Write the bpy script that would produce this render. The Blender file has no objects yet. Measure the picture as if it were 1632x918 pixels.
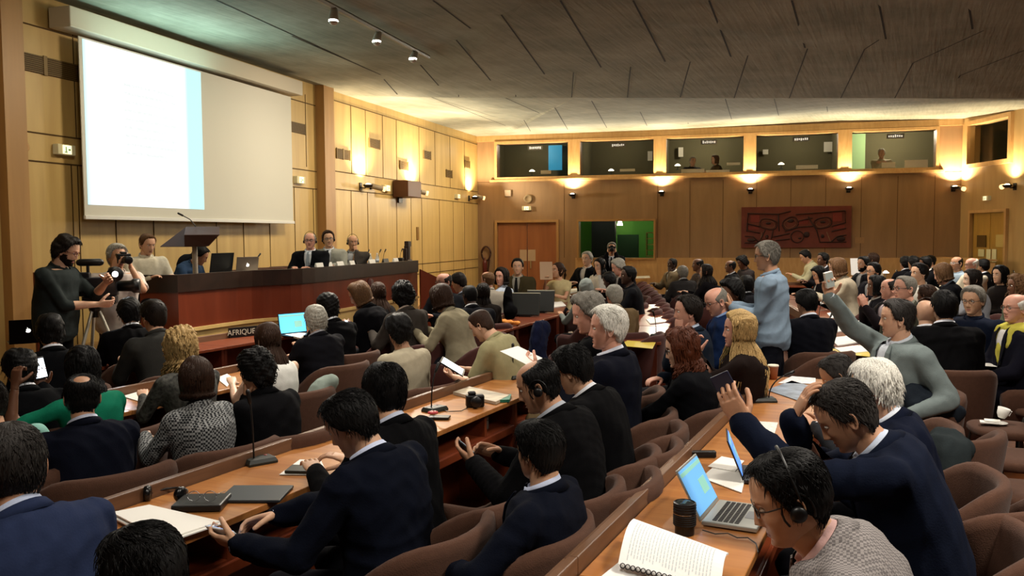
import bpy, bmesh, math, random
import numpy as np
from mathutils import Vector, Matrix
C = bpy.context.scene.collection
SC = bpy.context.scene
PI = math.pi
R = math.radians
random.seed(7); NR = np.random.RandomState(11)

# ---------------------------------------------------------------- camera
CAMZ = 1.87
cam = bpy.data.cameras.new('camera'); camo = bpy.data.objects.new('camera', cam); C.objects.link(camo)
cam.sensor_width = 36; cam.lens = 36*1366/1632; cam.clip_start = .05; cam.clip_end = 200
YAW, PITCH, ROLL = 25.0, 3.5, -.34
CM = Matrix.Rotation(R(YAW),4,'Z') @ Matrix.Rotation(R(90-PITCH),4,'X') @ Matrix.Rotation(R(ROLL),4,'Z')
camo.matrix_world = Matrix.Translation((0,0,CAMZ)) @ CM
SC.camera = camo
CO = Vector((0,0,CAMZ)); FH = Vector((-math.sin(R(YAW)), math.cos(R(YAW)), 0))
# ---------------------------------------------------------------- world and view
w = bpy.data.worlds.new('world'); SC.world = w; w.use_nodes = True
w.node_tree.nodes['Background'].inputs[0].default_value = (.09,.075,.06,1)
w.node_tree.nodes['Background'].inputs[1].default_value = .35
SC.view_settings.view_transform = 'Standard'; SC.view_settings.look = 'None'
SC.view_settings.exposure = 0.25; SC.view_settings.gamma = 1; SC.view_settings.use_curve_mapping = False
try:
    SC.cycles.max_bounces = 6; SC.cycles.diffuse_bounces = 3; SC.cycles.use_denoising = True
    SC.cycles.sample_clamp_indirect = 4
except Exception: pass

def area(name, loc, rot, size, power, col=(1,.86,.68), sizey=None, spread=None):
    l = bpy.data.lights.new(name, 'AREA'); l.energy = power; l.color = col; l.size = size
    if sizey: l.shape = 'RECTANGLE'; l.size_y = sizey
    if spread: l.spread = R(spread)
    o = bpy.data.objects.new(name, l); o.location = loc; o.rotation_euler = tuple(R(a) for a in rot); C.objects.link(o); return o
# area lights added without fixtures, standing for unseen downlights over the seating
for (x, y, p) in ((-1.2,1.2,22),(-3.6,4.5,24),(-.6,6.6,28),(1.5,3.4,56),(-4.6,10.5,34),(-1.2,12.5,44),(-3.2,17.5,42),(1.6,9.5,44),(.6,17,48)):
    area('ceiling_light', (x,y,4.0), (0,0,0), .8, p*2.2, (1,.91,.79), spread=150)

# ---------------------------------------------------------------- pixel helpers
def ray(px, py):
    d = CM.to_3x3() @ Vector(((px-816)/1366, -(py-459)/1366, -1))
    return d / d.dot(FH)
def atZ(px, py, Z): return CO + ray(px,py)*Z
def atz(px, py, z):
    d = ray(px,py); return CO + d*((z-CAMZ)/d.z)
def onplane(px, py, P, n):
    d = ray(px,py); n = Vector(n); return CO + d*((Vector(P)-CO).dot(n)/d.dot(n))

# ---------------------------------------------------------------- materials
def lin(c):
    if isinstance(c, str):
        c = c.lstrip('#'); c = [int(c[i:i+2],16)/255 for i in (0,2,4)]
        return tuple((x/12.92 if x <= .04045 else ((x+.055)/1.055)**2.4) for x in c)
    return tuple(c)
MC = {}
def nodes(m): return m.node_tree.nodes, m.node_tree.links
def mat(name, col, rough=.6, metal=0, spec=.4, emit=0, ecol=None, alpha=1, trans=0, sss=0, sheen=0, noise=0, nscale=8, bump=0, bscale=60, stretch=(1,1,1), coat=0):
    key = (name, tuple(lin(col)), rough, metal, emit, noise, bump, bscale)
    if key in MC: return MC[key]
    m = bpy.data.materials.new(name); m.use_nodes = True; N, L = nodes(m); b = N['Principled BSDF']
    c = lin(col); b.inputs['Base Color'].default_value = (*c,1); b.inputs['Roughness'].default_value = rough
    b.inputs['Metallic'].default_value = metal; b.inputs['Specular IOR Level'].default_value = spec
    if emit: b.inputs['Emission Color'].default_value = (*(lin(ecol) if ecol else c),1); b.inputs['Emission Strength'].default_value = emit
    if trans: b.inputs['Transmission Weight'].default_value = trans; b.inputs['IOR'].default_value = 1.33
    if alpha < 1: b.inputs['Alpha'].default_value = alpha
    if sss: b.inputs['Subsurface Weight'].default_value = sss; b.inputs['Subsurface Radius'].default_value = (.02,.008,.004); b.inputs['Subsurface Scale'].default_value = .5
    if sheen: b.inputs['Sheen Weight'].default_value = sheen
    if coat: b.inputs['Coat Weight'].default_value = coat; b.inputs['Coat Roughness'].default_value = .15
    if noise or bump:
        tc = N.new('ShaderNodeTexCoord'); mp = N.new('ShaderNodeMapping'); L.new(tc.outputs['Object'], mp.inputs[0])
        mp.inputs['Scale'].default_value = stretch
    if noise:
        n = N.new('ShaderNodeTexNoise'); n.inputs['Scale'].default_value = nscale; n.inputs['Detail'].default_value = 5; L.new(mp.outputs[0], n.inputs[0])
        r = N.new('ShaderNodeMapRange'); L.new(n.outputs[0], r.inputs[0]); r.inputs[1].default_value = .3; r.inputs[2].default_value = .7
        r.inputs[3].default_value = 1-noise; r.inputs[4].default_value = 1+noise
        mx = N.new('ShaderNodeVectorMath'); mx.operation = 'SCALE'; mx.inputs[0].default_value = c; L.new(r.outputs[0], mx.inputs['Scale']); L.new(mx.outputs[0], b.inputs['Base Color'])
    if bump:
        n2 = N.new('ShaderNodeTexNoise'); n2.inputs['Scale'].default_value = bscale; n2.inputs['Detail'].default_value = 3; L.new(mp.outputs[0], n2.inputs[0])
        bp = N.new('ShaderNodeBump'); bp.inputs['Strength'].default_value = bump; bp.inputs['Distance'].default_value = .01; L.new(n2.outputs[0], bp.inputs['Height']); L.new(bp.outputs[0], b.inputs['Normal'])
    MC[key] = m; return m
def wood(name, c1, c2, rough=.35, scale=(1,12,12), coat=0, space='Object', dist=2.0):
    key = (name,c1,c2)
    if key in MC: return MC[key]
    m = bpy.data.materials.new(name); m.use_nodes = True; N, L = nodes(m); b = N['Principled BSDF']
    tc = N.new('ShaderNodeTexCoord'); mp = N.new('ShaderNodeMapping'); mp.inputs['Scale'].default_value = scale; L.new(tc.outputs[space], mp.inputs[0])
    n = N.new('ShaderNodeTexNoise'); n.inputs['Scale'].default_value = 1.6; n.inputs['Detail'].default_value = 7; n.inputs['Distortion'].default_value = dist; L.new(mp.outputs[0], n.inputs[0])
    r = N.new('ShaderNodeValToRGB'); r.color_ramp.elements[0].position = .3; r.color_ramp.elements[1].position = .72
    r.color_ramp.elements[0].color = (*lin(c1),1); r.color_ramp.elements[1].color = (*lin(c2),1)
    L.new(n.outputs[0], r.inputs[0]); L.new(r.outputs[0], b.inputs['Base Color']); b.inputs['Roughness'].default_value = rough
    if coat: b.inputs['Coat Weight'].default_value = coat; b.inputs['Coat Roughness'].default_value = .2
    MC[key] = m; return m

# ---------------------------------------------------------------- mesh builder
def frame_from(d, up=Vector((0,0,1))):
    d = Vector(d).normalized(); s = up.cross(d)
    if s.length < 1e-4: s = Vector((1,0,0)).cross(d)
    s.normalize(); return d, s, d.cross(s)
class MB:
    def __init__(s): s.v=[]; s.f=[]; s.m=[]; s.mi=0
    def add(s, vs, fs, mi=None):
        o=len(s.v); s.v += [tuple(v) for v in vs]; s.f += [tuple(i+o for i in f) for f in fs]; s.m += [s.mi if mi is None else mi]*len(fs); return s
    def box(s, c, d, M=None, mi=None):
        x,y,z=(a/2 for a in d); c=Vector(c)
        vs=[Vector((i*x,j*y,k*z)) for i in (-1,1) for j in (-1,1) for k in (-1,1)]
        vs=[(M@v if M else v)+c for v in vs]
        return s.add(vs,[(0,1,3,2),(4,6,7,5),(0,4,5,1),(2,3,7,6),(0,2,6,4),(1,5,7,3)],mi)
    def bm(s, M, c, d, mi=None):
        x,y,z=(a/2 for a in d); c=Vector(c)
        return s.add([M@(c+Vector((i*x,j*y,k*z))) for i in (-1,1) for j in (-1,1) for k in (-1,1)],[(0,1,3,2),(4,6,7,5),(0,4,5,1),(2,3,7,6),(0,2,6,4),(1,5,7,3)],mi)
    def loft(s, rings, closed=False, caps=True, mi=None):
        n=len(rings[0]); vs=[p for r in rings for p in r]; fs=[]
        m=len(rings)
        for i in range(m if closed else m-1):
            for j in range(n):
                a=i*n+j; b=i*n+(j+1)%n; c=((i+1)%m)*n+(j+1)%n; d=((i+1)%m)*n+j; fs.append((a,b,c,d))
        if caps and not closed: fs.append(tuple(range(n))[::-1]); fs.append(tuple((m-1)*n+j for j in range(n)))
        return s.add(vs,fs,mi)
    def tube(s, pts, r, seg=8, mi=None, rnd=True, flat=1.0, up=Vector((0,0,1))):
        pts=[Vector(p) for p in pts]; rs=r if hasattr(r,'__len__') else [r]*len(pts); rings=[]
        for i,p in enumerate(pts):
            d=(pts[min(i+1,len(pts)-1)]-pts[max(i-1,0)]); d,a,b=frame_from(d,up)
            def ring(q,k): return [q+a*(math.cos(t)*k)+b*(math.sin(t)*k*flat) for t in (2*PI*j/seg for j in range(seg))]
            if rnd and i==0:
                for h in (.98,.7): rings.append(ring(p-d*rs[0]*h, rs[0]*math.sqrt(1-h*h)))
            rings.append(ring(p,rs[i]))
            if rnd and i==len(pts)-1:
                for h in (.7,.98): rings.append(ring(p+d*rs[i]*h, rs[i]*math.sqrt(1-h*h)))
        return s.loft(rings,mi=mi)
    def lathe(s, prof, o=(0,0,0), seg=20, mi=None, M=None, sx=1, sy=1):
        o=Vector(o); rings=[]
        for r,z in prof:
            ring=[Vector((math.cos(2*PI*j/seg)*r*sx,math.sin(2*PI*j/seg)*r*sy,z)) for j in range(seg)]
            rings.append([(M@p if M else p)+o for p in ring])
        return s.loft(rings,mi=mi)
    def ball(s, c, r, seg=12, mi=None, M=None):
        r=r if hasattr(r,'__len__') else (r,r,r); c=Vector(c); rings=[]
        for i in range(1,seg//2+1):
            a=PI*i/(seg//2+1); ring=[Vector((r[0]*math.sin(a)*math.cos(2*PI*j/seg),r[1]*math.sin(a)*math.sin(2*PI*j/seg),-r[2]*math.cos(a))) for j in range(seg)]
            rings.append([(M@p if M else p)+c for p in ring])
        return s.loft(rings,mi=mi)
    def prism(s, poly, M, d, mi=None):
        n=len(poly); a=[M@Vector((x,y,0)) for x,y in poly]; b=[M@Vector((x,y,d)) for x,y in poly]
        return s.add(a+b,[tuple(range(n))[::-1],tuple(range(n,2*n))]+[(i,(i+1)%n,(i+1)%n+n,i+n) for i in range(n)],mi)
    def build(s, name, mats, parent=None, smooth=False, bevel=0, fixn=True):
        me=bpy.data.meshes.new(name); me.from_pydata(s.v,[],s.f)
        if not isinstance(mats,(list,tuple)): mats=[mats]
        for m in mats: me.materials.append(m)
        me.polygons.foreach_set('material_index', [min(i,len(mats)-1) for i in s.m])
        if fixn:
            b=bmesh.new(); b.from_mesh(me); bmesh.ops.recalc_face_normals(b,faces=b.faces); b.to_mesh(me); b.free()
        if smooth: me.polygons.foreach_set('use_smooth',[True]*len(me.polygons))
        me.update(); o=bpy.data.objects.new(name,me); C.objects.link(o)
        if parent: o.parent=parent
        if bevel:
            md=o.modifiers.new('bevel','BEVEL'); md.width=bevel; md.segments=2; md.limit_method='ANGLE'; md.angle_limit=R(40)
            if smooth is False: pass
        return o
def npmesh(name, V, F, mats, parent=None, mi=None, smooth=True):
    me=bpy.data.meshes.new(name); me.from_pydata([tuple(v) for v in V],[],[tuple(f) for f in F])
    for m in mats: me.materials.append(m)
    if mi is not None: me.polygons.foreach_set('material_index', mi)
    if smooth: me.polygons.foreach_set('use_smooth',[True]*len(me.polygons))
    o=bpy.data.objects.new(name,me); C.objects.link(o)
    if parent: o.parent=parent
    return o
def tag(o, label=None, cat=None, group=None, kind=None):
    if label: o['label']=label
    if cat: o['category']=cat
    if group: o['group']=group
    if kind: o['kind']=kind
    return o
def thing(name, label, cat, loc=(0,0,0), rz=0, group=None, s=1):
    o=bpy.data.objects.new(name,None); C.objects.link(o); o.location=loc; o.rotation_euler=(0,0,rz); o.scale=(s,)*3; o.empty_display_size=.1
    return tag(o,label,cat,group)
def struct(name, mb, m, **k): return tag(mb.build(name,m,**k),kind='structure')
def dup(root, loc, rz=0, label=None, group=None, s=None):
    r=root.copy(); C.objects.link(r); r.location=loc; r.rotation_euler=(0,0,rz)
    if s: r.scale=(s,)*3
    if label: r['label']=label
    if group: r['group']=group
    for ch in list(root.children):
        c=ch.copy(); C.objects.link(c); c.parent=r
        for g in ch.children:
            d=g.copy(); C.objects.link(d); d.parent=c
    return r
def at_basis(P, ex, ey, ez):
    M=Matrix.Identity(4)
    for i,e in enumerate((ex,ey,ez)):
        for j in range(3): M[j][i]=e[j]
    M.translation=Vector(P); return M
# ================================================================ THE ROOM
M_board = None
def concrete():
    m = bpy.data.materials.new('board_marked_concrete'); m.use_nodes=True; N,L=nodes(m); b=N['Principled BSDF']
    tc=N.new('ShaderNodeTexCoord'); n=N.new('ShaderNodeTexNoise'); n.inputs['Scale'].default_value=1.1; n.inputs['Detail'].default_value=8; n.inputs['Roughness'].default_value=.65; L.new(tc.outputs['Object'],n.inputs[0])
    mp=N.new('ShaderNodeMapping'); mp.inputs['Rotation'].default_value=(0,0,R(-10)); mp.inputs['Scale'].default_value=(14,.7,1); L.new(tc.outputs['Object'],mp.inputs[0])
    n2=N.new('ShaderNodeTexNoise'); n2.inputs['Scale'].default_value=1.5; n2.inputs['Detail'].default_value=5; L.new(mp.outputs[0],n2.inputs[0])
    ad=N.new('ShaderNodeMath'); ad.operation='MULTIPLY_ADD'; L.new(n2.outputs[0],ad.inputs[0]); ad.inputs[1].default_value=.45; L.new(n.outputs[0],ad.inputs[2])
    r=N.new('ShaderNodeValToRGB'); r.color_ramp.elements[0].position=.5; r.color_ramp.elements[1].position=.95
    r.color_ramp.elements[0].color=(.15,.15,.108,1); r.color_ramp.elements[1].color=(.31,.305,.235,1)
    L.new(ad.outputs[0],r.inputs[0]); L.new(r.outputs[0],b.inputs['Base Color']); b.inputs['Roughness'].default_value=.9
    bp=N.new('ShaderNodeBump'); bp.inputs['Strength'].default_value=.35; bp.inputs['Distance'].default_value=.02; L.new(n2.outputs[0],bp.inputs['Height']); L.new(bp.outputs[0],b.inputs['Normal'])
    return m
M_conc=concrete()
M_groove=mat('dark_groove','#1c150c',.9)
M_oak=wood('oak_veneer','#b39459','#c8aa6c',.42,(3,3,.35),space='Object',dist=.6)
M_oakd=wood('oak_veneer_dark','#9a7344','#b08650',.45,(3,3,.35),dist=.6)
M_back=wood('back_wall_veneer','#896a48','#9c7a55',.5,(2.5,2.5,.35),dist=.6)
M_trimw=wood('light_wood_frame','#b98f58','#c8a06a',.4,(4,4,1))
M_door=wood('door_veneer','#8a5330','#9c6038',.4,(4,4,.4),dist=.6)
M_glass=mat('booth_glass','#101412',.04,spec=.6,alpha=.12)
M_black=mat('black_plastic','#0a0a0b',.4); M_blackm=mat('black_matte','#08080a',.8)
M_white=mat('white_paper','#e8e6df',.7); M_metal=mat('chrome','#b8b8b8',.2,metal=1); M_dmetal=mat('dark_metal','#3a3734',.4,metal=.8)
M_dred=wood('dark_red_mahogany','#5c2413','#70301b',.3,(3,3,.5),coat=.2,dist=.8)
M_espr=wood('espresso_rim','#1b0f0a','#2a1811',.35,(2,2,2))
M_brownm=mat('brown_metal_grille','#5a4220',.6)

C0=Vector((-11.25,21.84,0)); LD=Vector((-math.sin(R(8.5)),math.cos(R(8.5)),0)); BD=Vector((.984,.179,0)).normalized()
LN=Vector((LD.y,-LD.x,0)); BN=Vector((BD.y,-BD.x,0))   # into the room (left wall normal to +x, back wall normal to -y)
def lw(px,py): return onplane(px,py,C0,LN)
def bw(px,py,off=0): return onplane(px,py,C0+BN*off,BN)
C1=bw(1532,300); C1.z=0
RD=(atZ(790,374,1)-CO); RD.z=0; RD=-RD.normalized(); RN=Vector((RD.y,-RD.x,0))
if RN.x>0: RN=-RN
def rw(px,py): return onplane(px,py,C1,RN)

def wall(name, O, D, Nn, L, H, holes, m, th=.25, z0=0, parent=None):
    """wall face through O along D, thickness away from the room; holes: (s0,s1,z0,z1)"""
    xs=sorted({0,L}|{h[0] for h in holes}|{h[1] for h in holes}); zs=sorted({z0,H}|{h[2] for h in holes}|{h[3] for h in holes})
    mb=MB(); M=at_basis(O,D,-Nn,Vector((0,0,1)))
    for i in range(len(xs)-1):
        for j in range(len(zs)-1):
            a,b,c,d=xs[i],xs[i+1],zs[j],zs[j+1]
            if any(h[0]-1e-6<=a and b<=h[1]+1e-6 and h[2]-1e-6<=c and d<=h[3]+1e-6 for h in holes): continue
            mb.bm(M,((a+b)/2,th/2,(c+d)/2),(b-a,th,d-c))
    return mb,M
# floor
M_floor=wood('parquet','#5a3017','#753f1f',.35,(1,6,1))
struct('floor', MB().box((0,12,-.05),(44,44,.1)), M_floor)
# ---- left wall with veneer panels
H=5.6
mb,ML=wall('wall_left',C0-LD*19,LD,LN,19,H,[],None)
def lsz(px,py):
    q=ML.inverted()@lw(px,py); return q.x,q.z
mb.mi=1
zA=lsz(762,306)[1]; zB=lsz(762,325)[1]; zT=lsz(762,231)[1]; zL=1.9
sP0=lsz(503,200)[0]; sP1=lsz(519,200)[0]
def vline(s,z0,z1,w=.011): mb.bm(ML,(s,-.001,(z0+z1)/2),(w,.012,z1-z0),1)
def hline(z,s0,s1,w=.016): mb.bm(ML,((s0+s1)/2,-.001,z),(s1-s0,.012,w),1)
sEnd=19
for z in (zA,zB,zT): hline(z,sP1,sEnd)
for z in (zA-.06,zB-.04): hline(z,0,sP0)
for k in ((431,430),):
    pass
hline(lsz(700,418)[1],lsz(640,418)[0],sEnd); hline(lsz(700,433)[1],lsz(640,418)[0],sEnd)
for px in (531,560,583,610,632,668,693,717,740): vline(lsz(px,250)[0],zA,zT)
for px in (531,560,586,632,655,672,700,722,740): vline(lsz(px,340)[0],0,zB)
for px in (117,185,245,345,388,430,470,500): vline(lsz(px,370)[0],0,zB-.04)
for px in (29,117): vline(lsz(px,100)[0],0,zB-.04); vline(lsz(px,100)[0],zA-.06,H)
for px in (487,): vline(lsz(px,200)[0],zA,4.4)
hline(4.25,0,sP0)
wl=tag(mb.build('wall_left',[M_oak,mat('panel_joint','#4e3819',.9)]),kind='structure')
# pilasters
mbp=MB(); mbp.bm(ML,((sP0+sP1)/2,-.09,H/2),(sP1-sP0,.18,H)); struct('trim_1',mbp,M_oakd)
s_=lsz(8,100)[0]; s2=lsz(20,100)[0]
mbp=MB(); mbp.bm(ML,((s_+s2)/2-.05,-.06,H/2),(.28,.12,H)); struct('trim_2',mbp,M_oakd)
# ---- back wall
LBk=(C1-C0).dot(BD)
MBk=at_basis(C0,BD,-BN,Vector((0,0,1)))
def bsz(px,py): q=MBk.inverted()@bw(px,py); return q.x,q.z
wins=[((792.7,229),(906,282)),((925,224),(1042,279)),((1062,219),(1185,277)),((1205,213),(1335,271)),((1357,208),(1491,267))]
zt=np.mean([bsz((a[0]+b[0])/2,a[1])[1] for a,b in wins]); zb=np.mean([bsz((a[0]+b[0])/2,b[1])[1] for a,b in wins])
holes=[]
for a,b in wins: holes.append((bsz(a[0],250)[0],bsz(b[0],250)[0],zb,zt))
ds0,dz1=bsz(793,355); ds1,_=bsz(887,355)
os0,oz1=bsz(923,353); os1,_=bsz(1042,353); oz0=bsz(980,411)[1]
HW=list(holes)
holes2=holes+[(ds0,ds1,0,dz1),(os0,os1,oz0,oz1)]
mb,_=wall('wall_back',C0,BD,BN,LBk,H,holes2,None)
zW=bsz(1300,411)[1]
mb.mi=1
mb.bm(MBk,((os1+LBk)/2+.05,-.015,zW/2),(LBk-os1-.1,.03,zW),2)
mb.bm(MBk,((os0+os1)/2,-.02,oz0/2),(os1-os0+.2,.05,oz0),2)
for s in np.linspace(.8,LBk-.6,14):
    if not (ds0-.1<s<ds1+.1 or os0-.1<s<os1+.1):
        mb.bm(MBk,(s,-.001,(zb-.2)/2+zW/2),(.012,.006,zb-.2-zW),1)
mb.bm(MBk,(LBk/2,-.001,zb-.12),(LBk,.006,.012),1)
tag(mb.build('wall_back',[M_back,mat('back_joint','#54391f',.9),M_trimw]),kind='structure')
# light window surround band
def frame(name,M,h,t,dpt,m,kind='structure',parent=None,off=-.03):
    s0,s1,z0,z1=h; f=MB()
    f.bm(M,((s0+s1)/2,off,z1+t/2),(s1-s0+2*t,dpt,t)); f.bm(M,((s0+s1)/2,off,z0-t/2),(s1-s0+2*t,dpt,t))
    f.bm(M,(s0-t/2,off,(z0+z1)/2),(t,dpt,z1-z0)); f.bm(M,(s1+t/2,off,(z0+z1)/2),(t,dpt,z1-z0))
    return f.build(name,m,parent)
for i,h in enumerate(HW):
    wn=thing('window_%d'%(i+1),None,None); wn['kind']='structure'
    frame('window_frame',MBk,h,.07,.10,M_trimw,parent=wn)
    g=MB(); g.bm(MBk,((h[0]+h[1])/2,.12,(h[2]+h[3])/2),(h[1]-h[0],.012,h[3]-h[2])); g.build('window_pane',M_glass,wn)
mbp=MB()
for i in range(4):
    a,b=HW[i][1]+.07,HW[i+1][0]-.07; mbp.bm(MBk,((a+b)/2,-.04,(zb+zt)/2),(b-a,.06,zt-zb+.14))
mbp.bm(MBk,(LBk/2,-.03,zt+.16),(LBk,.05,.16)); mbp.bm(MBk,((HW[0][0]+HW[-1][1])/2,-.05,zb-.10),(HW[-1][1]-HW[0][0]+.4,.12,.06))
struct('trim_3',mbp,M_trimw)
# interpreters' booths behind the glass: floor, ceiling, rear wall, partitions
M_booth=mat('booth_dark_lining','#6b6448',.9); M_boothg=mat('booth_green_wall','#9fb87c',.8)
bb=MB(); L5=HW[-1][1]+1.2
bb.bm(MBk,(L5/2,1.55,zb-.25),(L5,2.6,.1)); bb.bm(MBk,(L5/2,1.55,zt+.3),(L5,2.6,.1)); bb.bm(MBk,(L5/2,2.8,(zb+zt)/2),(L5,.1,zt-zb+.8))
for i in range(4): bb.bm(MBk,((HW[i][1]+HW[i+1][0])/2,1.55,(zb+zt)/2),(.08,2.5,zt-zb+.5))
bb.bm(MBk,(0,1.55,(zb+zt)/2),(.1,2.6,zt-zb+.7)); bb.bm(MBk,(L5,1.55,(zb+zt)/2),(.1,2.6,zt-zb+.7))
struct('wall_booths',bb,M_booth)
# room seen through the lower opening
M_gr=mat('green_painted_wall','#5e9440',.8,noise=.05); M_dgr=mat('dark_green_panel','#16301c',.8)
gb=MB(); w0,w1=os0-1.0,os1+1.2
gb.bm(MBk,((w0+w1)/2,3.0,1.5),(w1-w0,.1,3.1),0); gb.bm(MBk,(w0,1.65,1.5),(.1,2.8,3.1),0); gb.bm(MBk,(w1,1.65,1.5),(.1,2.8,3.1),0); gb.bm(MBk,((w0+w1)/2,1.65,zb-.4),(w1-w0,2.8,.1),0)
struct('wall_side_room',gb,[M_gr])
def bbox(px0,px1,py0,py1,off,th=.04):
    a=MBk.inverted()@bw(px0,py0,-off); b=MBk.inverted()@bw(px1,py1,-off)
    return ((a.x+b.x)/2,off,(a.z+b.z)/2),(abs(b.x-a.x),th,abs(a.z-b.z))
g=MB(); g.bm(MBk,*bbox(944,981,350,415,2.2,.3)); tag(g.build('curtain',M_blackm),'black curtain hanging in the side room behind the standing cameraman','curtain')
g=MB(); g.bm(MBk,*bbox(984,1018,374,415,2.0,.06)); tag(g.build('display_board',M_dgr),'dark green board leaning in the green side room','board')
g=MB(); c,d=bbox(1038,1043,371,408,1.2,.5)
for k in range(5): g.bm(MBk,(c[0],c[1],c[2]-d[2]/2+k*d[2]/4),(.36,.3,.025))
for s in (-.17,.17): g.bm(MBk,(c[0]+s,c[1],c[2]),(.025,.3,d[2]))
tag(g.build('open_shelf',mat('cream_metal','#d9cf9c',.5)),'cream open shelf at the right edge of the green side room','shelf')
op=thing('window_6',None,None); op['kind']='structure'; frame('window_frame',MBk,(os0,os1,oz0,oz1),.05,.1,M_oakd,parent=op)
g=MB(); g.bm(MBk,((os0+os1)/2,.2,(oz0+oz1)/2),(os1-os0,.01,oz1-oz0)); g.build('window_pane',mat('clear_glass','#182018',.03,alpha=.1),op)
# doors
def door(n,M,s0,s1,z1,m,papers,pc=M_white):
    d=thing('door_%d'%n,None,None); d['kind']='structure'; mid=(s0+s1)/2
    for a,b in ((s0,mid-.008),(mid+.008,s1)):
        q=MB(); q.bm(M,((a+b)/2,.06,z1/2),(b-a,.05,z1)); l=q.build('door_leaf',m,d)
        q=MB(); hx=b-.1 if b<mid+.01 else a+.1; q.bm(M,(hx,.02,1.05),(.03,.05,.22)); q.build('door_handle',M_metal,l)
    frame_=MB(); t=.07
    frame_.bm(M,((s0+s1)/2,-.02,z1+t/2),(s1-s0+2*t,.1,t)); frame_.bm(M,(s0-t/2,-.02,z1/2),(t,.1,z1)); frame_.bm(M,(s1+t/2,-.02,z1/2),(t,.1,z1)); frame_.build('door_frame',M_trimw if n==2 else M_oakd,d)
    return d
door(1,MBk,ds0,ds1,dz1,M_door,None)
for i,(a,b) in enumerate(((828,839),(841,853))):
    q=MB(); c,dd=bbox(a,b,398,416,0,.004); q.bm(MBk,(c[0],.032,c[2]),dd); tag(q.build('notice_sheet',mat('grey_paper','#b39a7c',.8)),('left' if i==0 else 'right')+' paper notice taped to the double door of the back wall','notice')
# ---- right wall
RL=(C1-(C1+RD*0)).length
MR=at_basis(C1,RD,-RN,Vector((0,0,1)))
def rsz(px,py): q=MR.inverted()@rw(px,py); return q.x,q.z
r0,rt=rsz(1547,199); r1,_=rsz(1612,199); rb=(rsz(1547,262)[1]+rsz(1600,254)[1])/2; rt=(rsz(1547,199)[1]+rsz(1600,190)[1])/2
d0,dzr=rsz(1550,340); d1,_=rsz(1605,340)
hR=(min(r0,r1),max(r0,r1),rb,rt)
mb,_=wall('wall_right',C1,RD,RN,14,H,[hR,(min(d0,d1),max(d0,d1),0,dzr)],None)
M_rw=wood('right_wall_veneer','#a98752','#bb9a66',.5,(2.5,2.5,.35),dist=.6)
struct('wall_right',mb,[M_rw])
door(2,MR,min(d0,d1),max(d0,d1),dzr,wood('light_door_veneer','#a67f3a','#b8903f',.4,(4,4,.4)),None)
wn=thing('window_7',None,None); wn['kind']='structure'; frame('window_frame',MR,hR,.1,.1,M_trimw,parent=wn); g=MB(); g.bm(MR,((hR[0]+hR[1])/2,.12,(rb+rt)/2),(hR[1]-hR[0],.012,rt-rb)); g.build('window_pane',M_glass,wn)
bb=MB(); bb.bm(MR,((hR[0]+hR[1])/2,1.5,(rb+rt)/2),(hR[1]-hR[0]+.6,.1,rt-rb+.6)); bb.bm(MR,((hR[0]+hR[1])/2,.9,rt+.3),(hR[1]-hR[0]+.6,1.2,.1)); bb.bm(MR,((hR[0]+hR[1])/2,.9,rb-.3),(hR[1]-hR[0]+.6,1.2,.1))
for s in (hR[0]-.3,hR[1]+.3): bb.bm(MR,(s,.9,(rb+rt)/2),(.1,1.2,rt-rb+.6))
struct('wall_booth_right',bb,M_booth)
def rbox(px0,px1,py0,py1,off=-.02,th=.02):
    a=MR.inverted()@rw(px0,py0); b=MR.inverted()@rw(px1,py1); return ((a.x+b.x)/2,off,(a.z+b.z)/2),(abs(b.x-a.x),th,abs(a.z-b.z))
for (a,b,c,d,lab,col) in ((1558,1567,397,409,'small square notice on the light wooden door by the corner','#d8cf9c'),(1571,1577,397,418,'narrow left notice strip on the light wooden door','#e2dcae'),(1580,1586,397,418,'narrow right notice strip on the light wooden door','#e2dcae')):
    q=MB(); q.bm(MR,*rbox(a,b,c,d,.02,.01)); tag(q.build('notice_sheet',mat('cream_paper'+col,col,.7)),lab,'notice')
for (a,b,c,d,m_,lab) in ((1556,1570,375,394,'#5a4420','dark glazed opening in the left leaf of the light wooden door'),(1586,1604,374,394,'#c9b06a','bright glazed opening in the right leaf of the light wooden door')):
    q=MB(); q.bm(MR,*rbox(a,b,c,d,.02,.01)); q.build('door_window',mat('dw'+m_,m_,.25),bpy.data.objects['door_2'])
q=MB(); c,d=rbox(1535,1620,418,445,-1.2,.9); q.bm(MR,(c[0],-1.0,.62),(d[0]*1.0,.06,1.24)); q.bm(MR,(c[0],-.75,1.26),(d[0]+.05,.6,.04)); q.bm(MR,(c[0]-d[0]/2,-.75,.6),(.05,.5,1.2)); q.bm(MR,(c[0]+d[0]/2,-.75,.6),(.05,.5,1.2))
tag(q.build('low_counter',M_trimw),'light wooden counter in front of the corner door','counter')
# unseen rest of the shell, off to the sides and behind
q=MB(); q.box((-4.2,-3.2,H/2),(16,.2,H)); struct('wall_rear',q,M_oakd)

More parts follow.
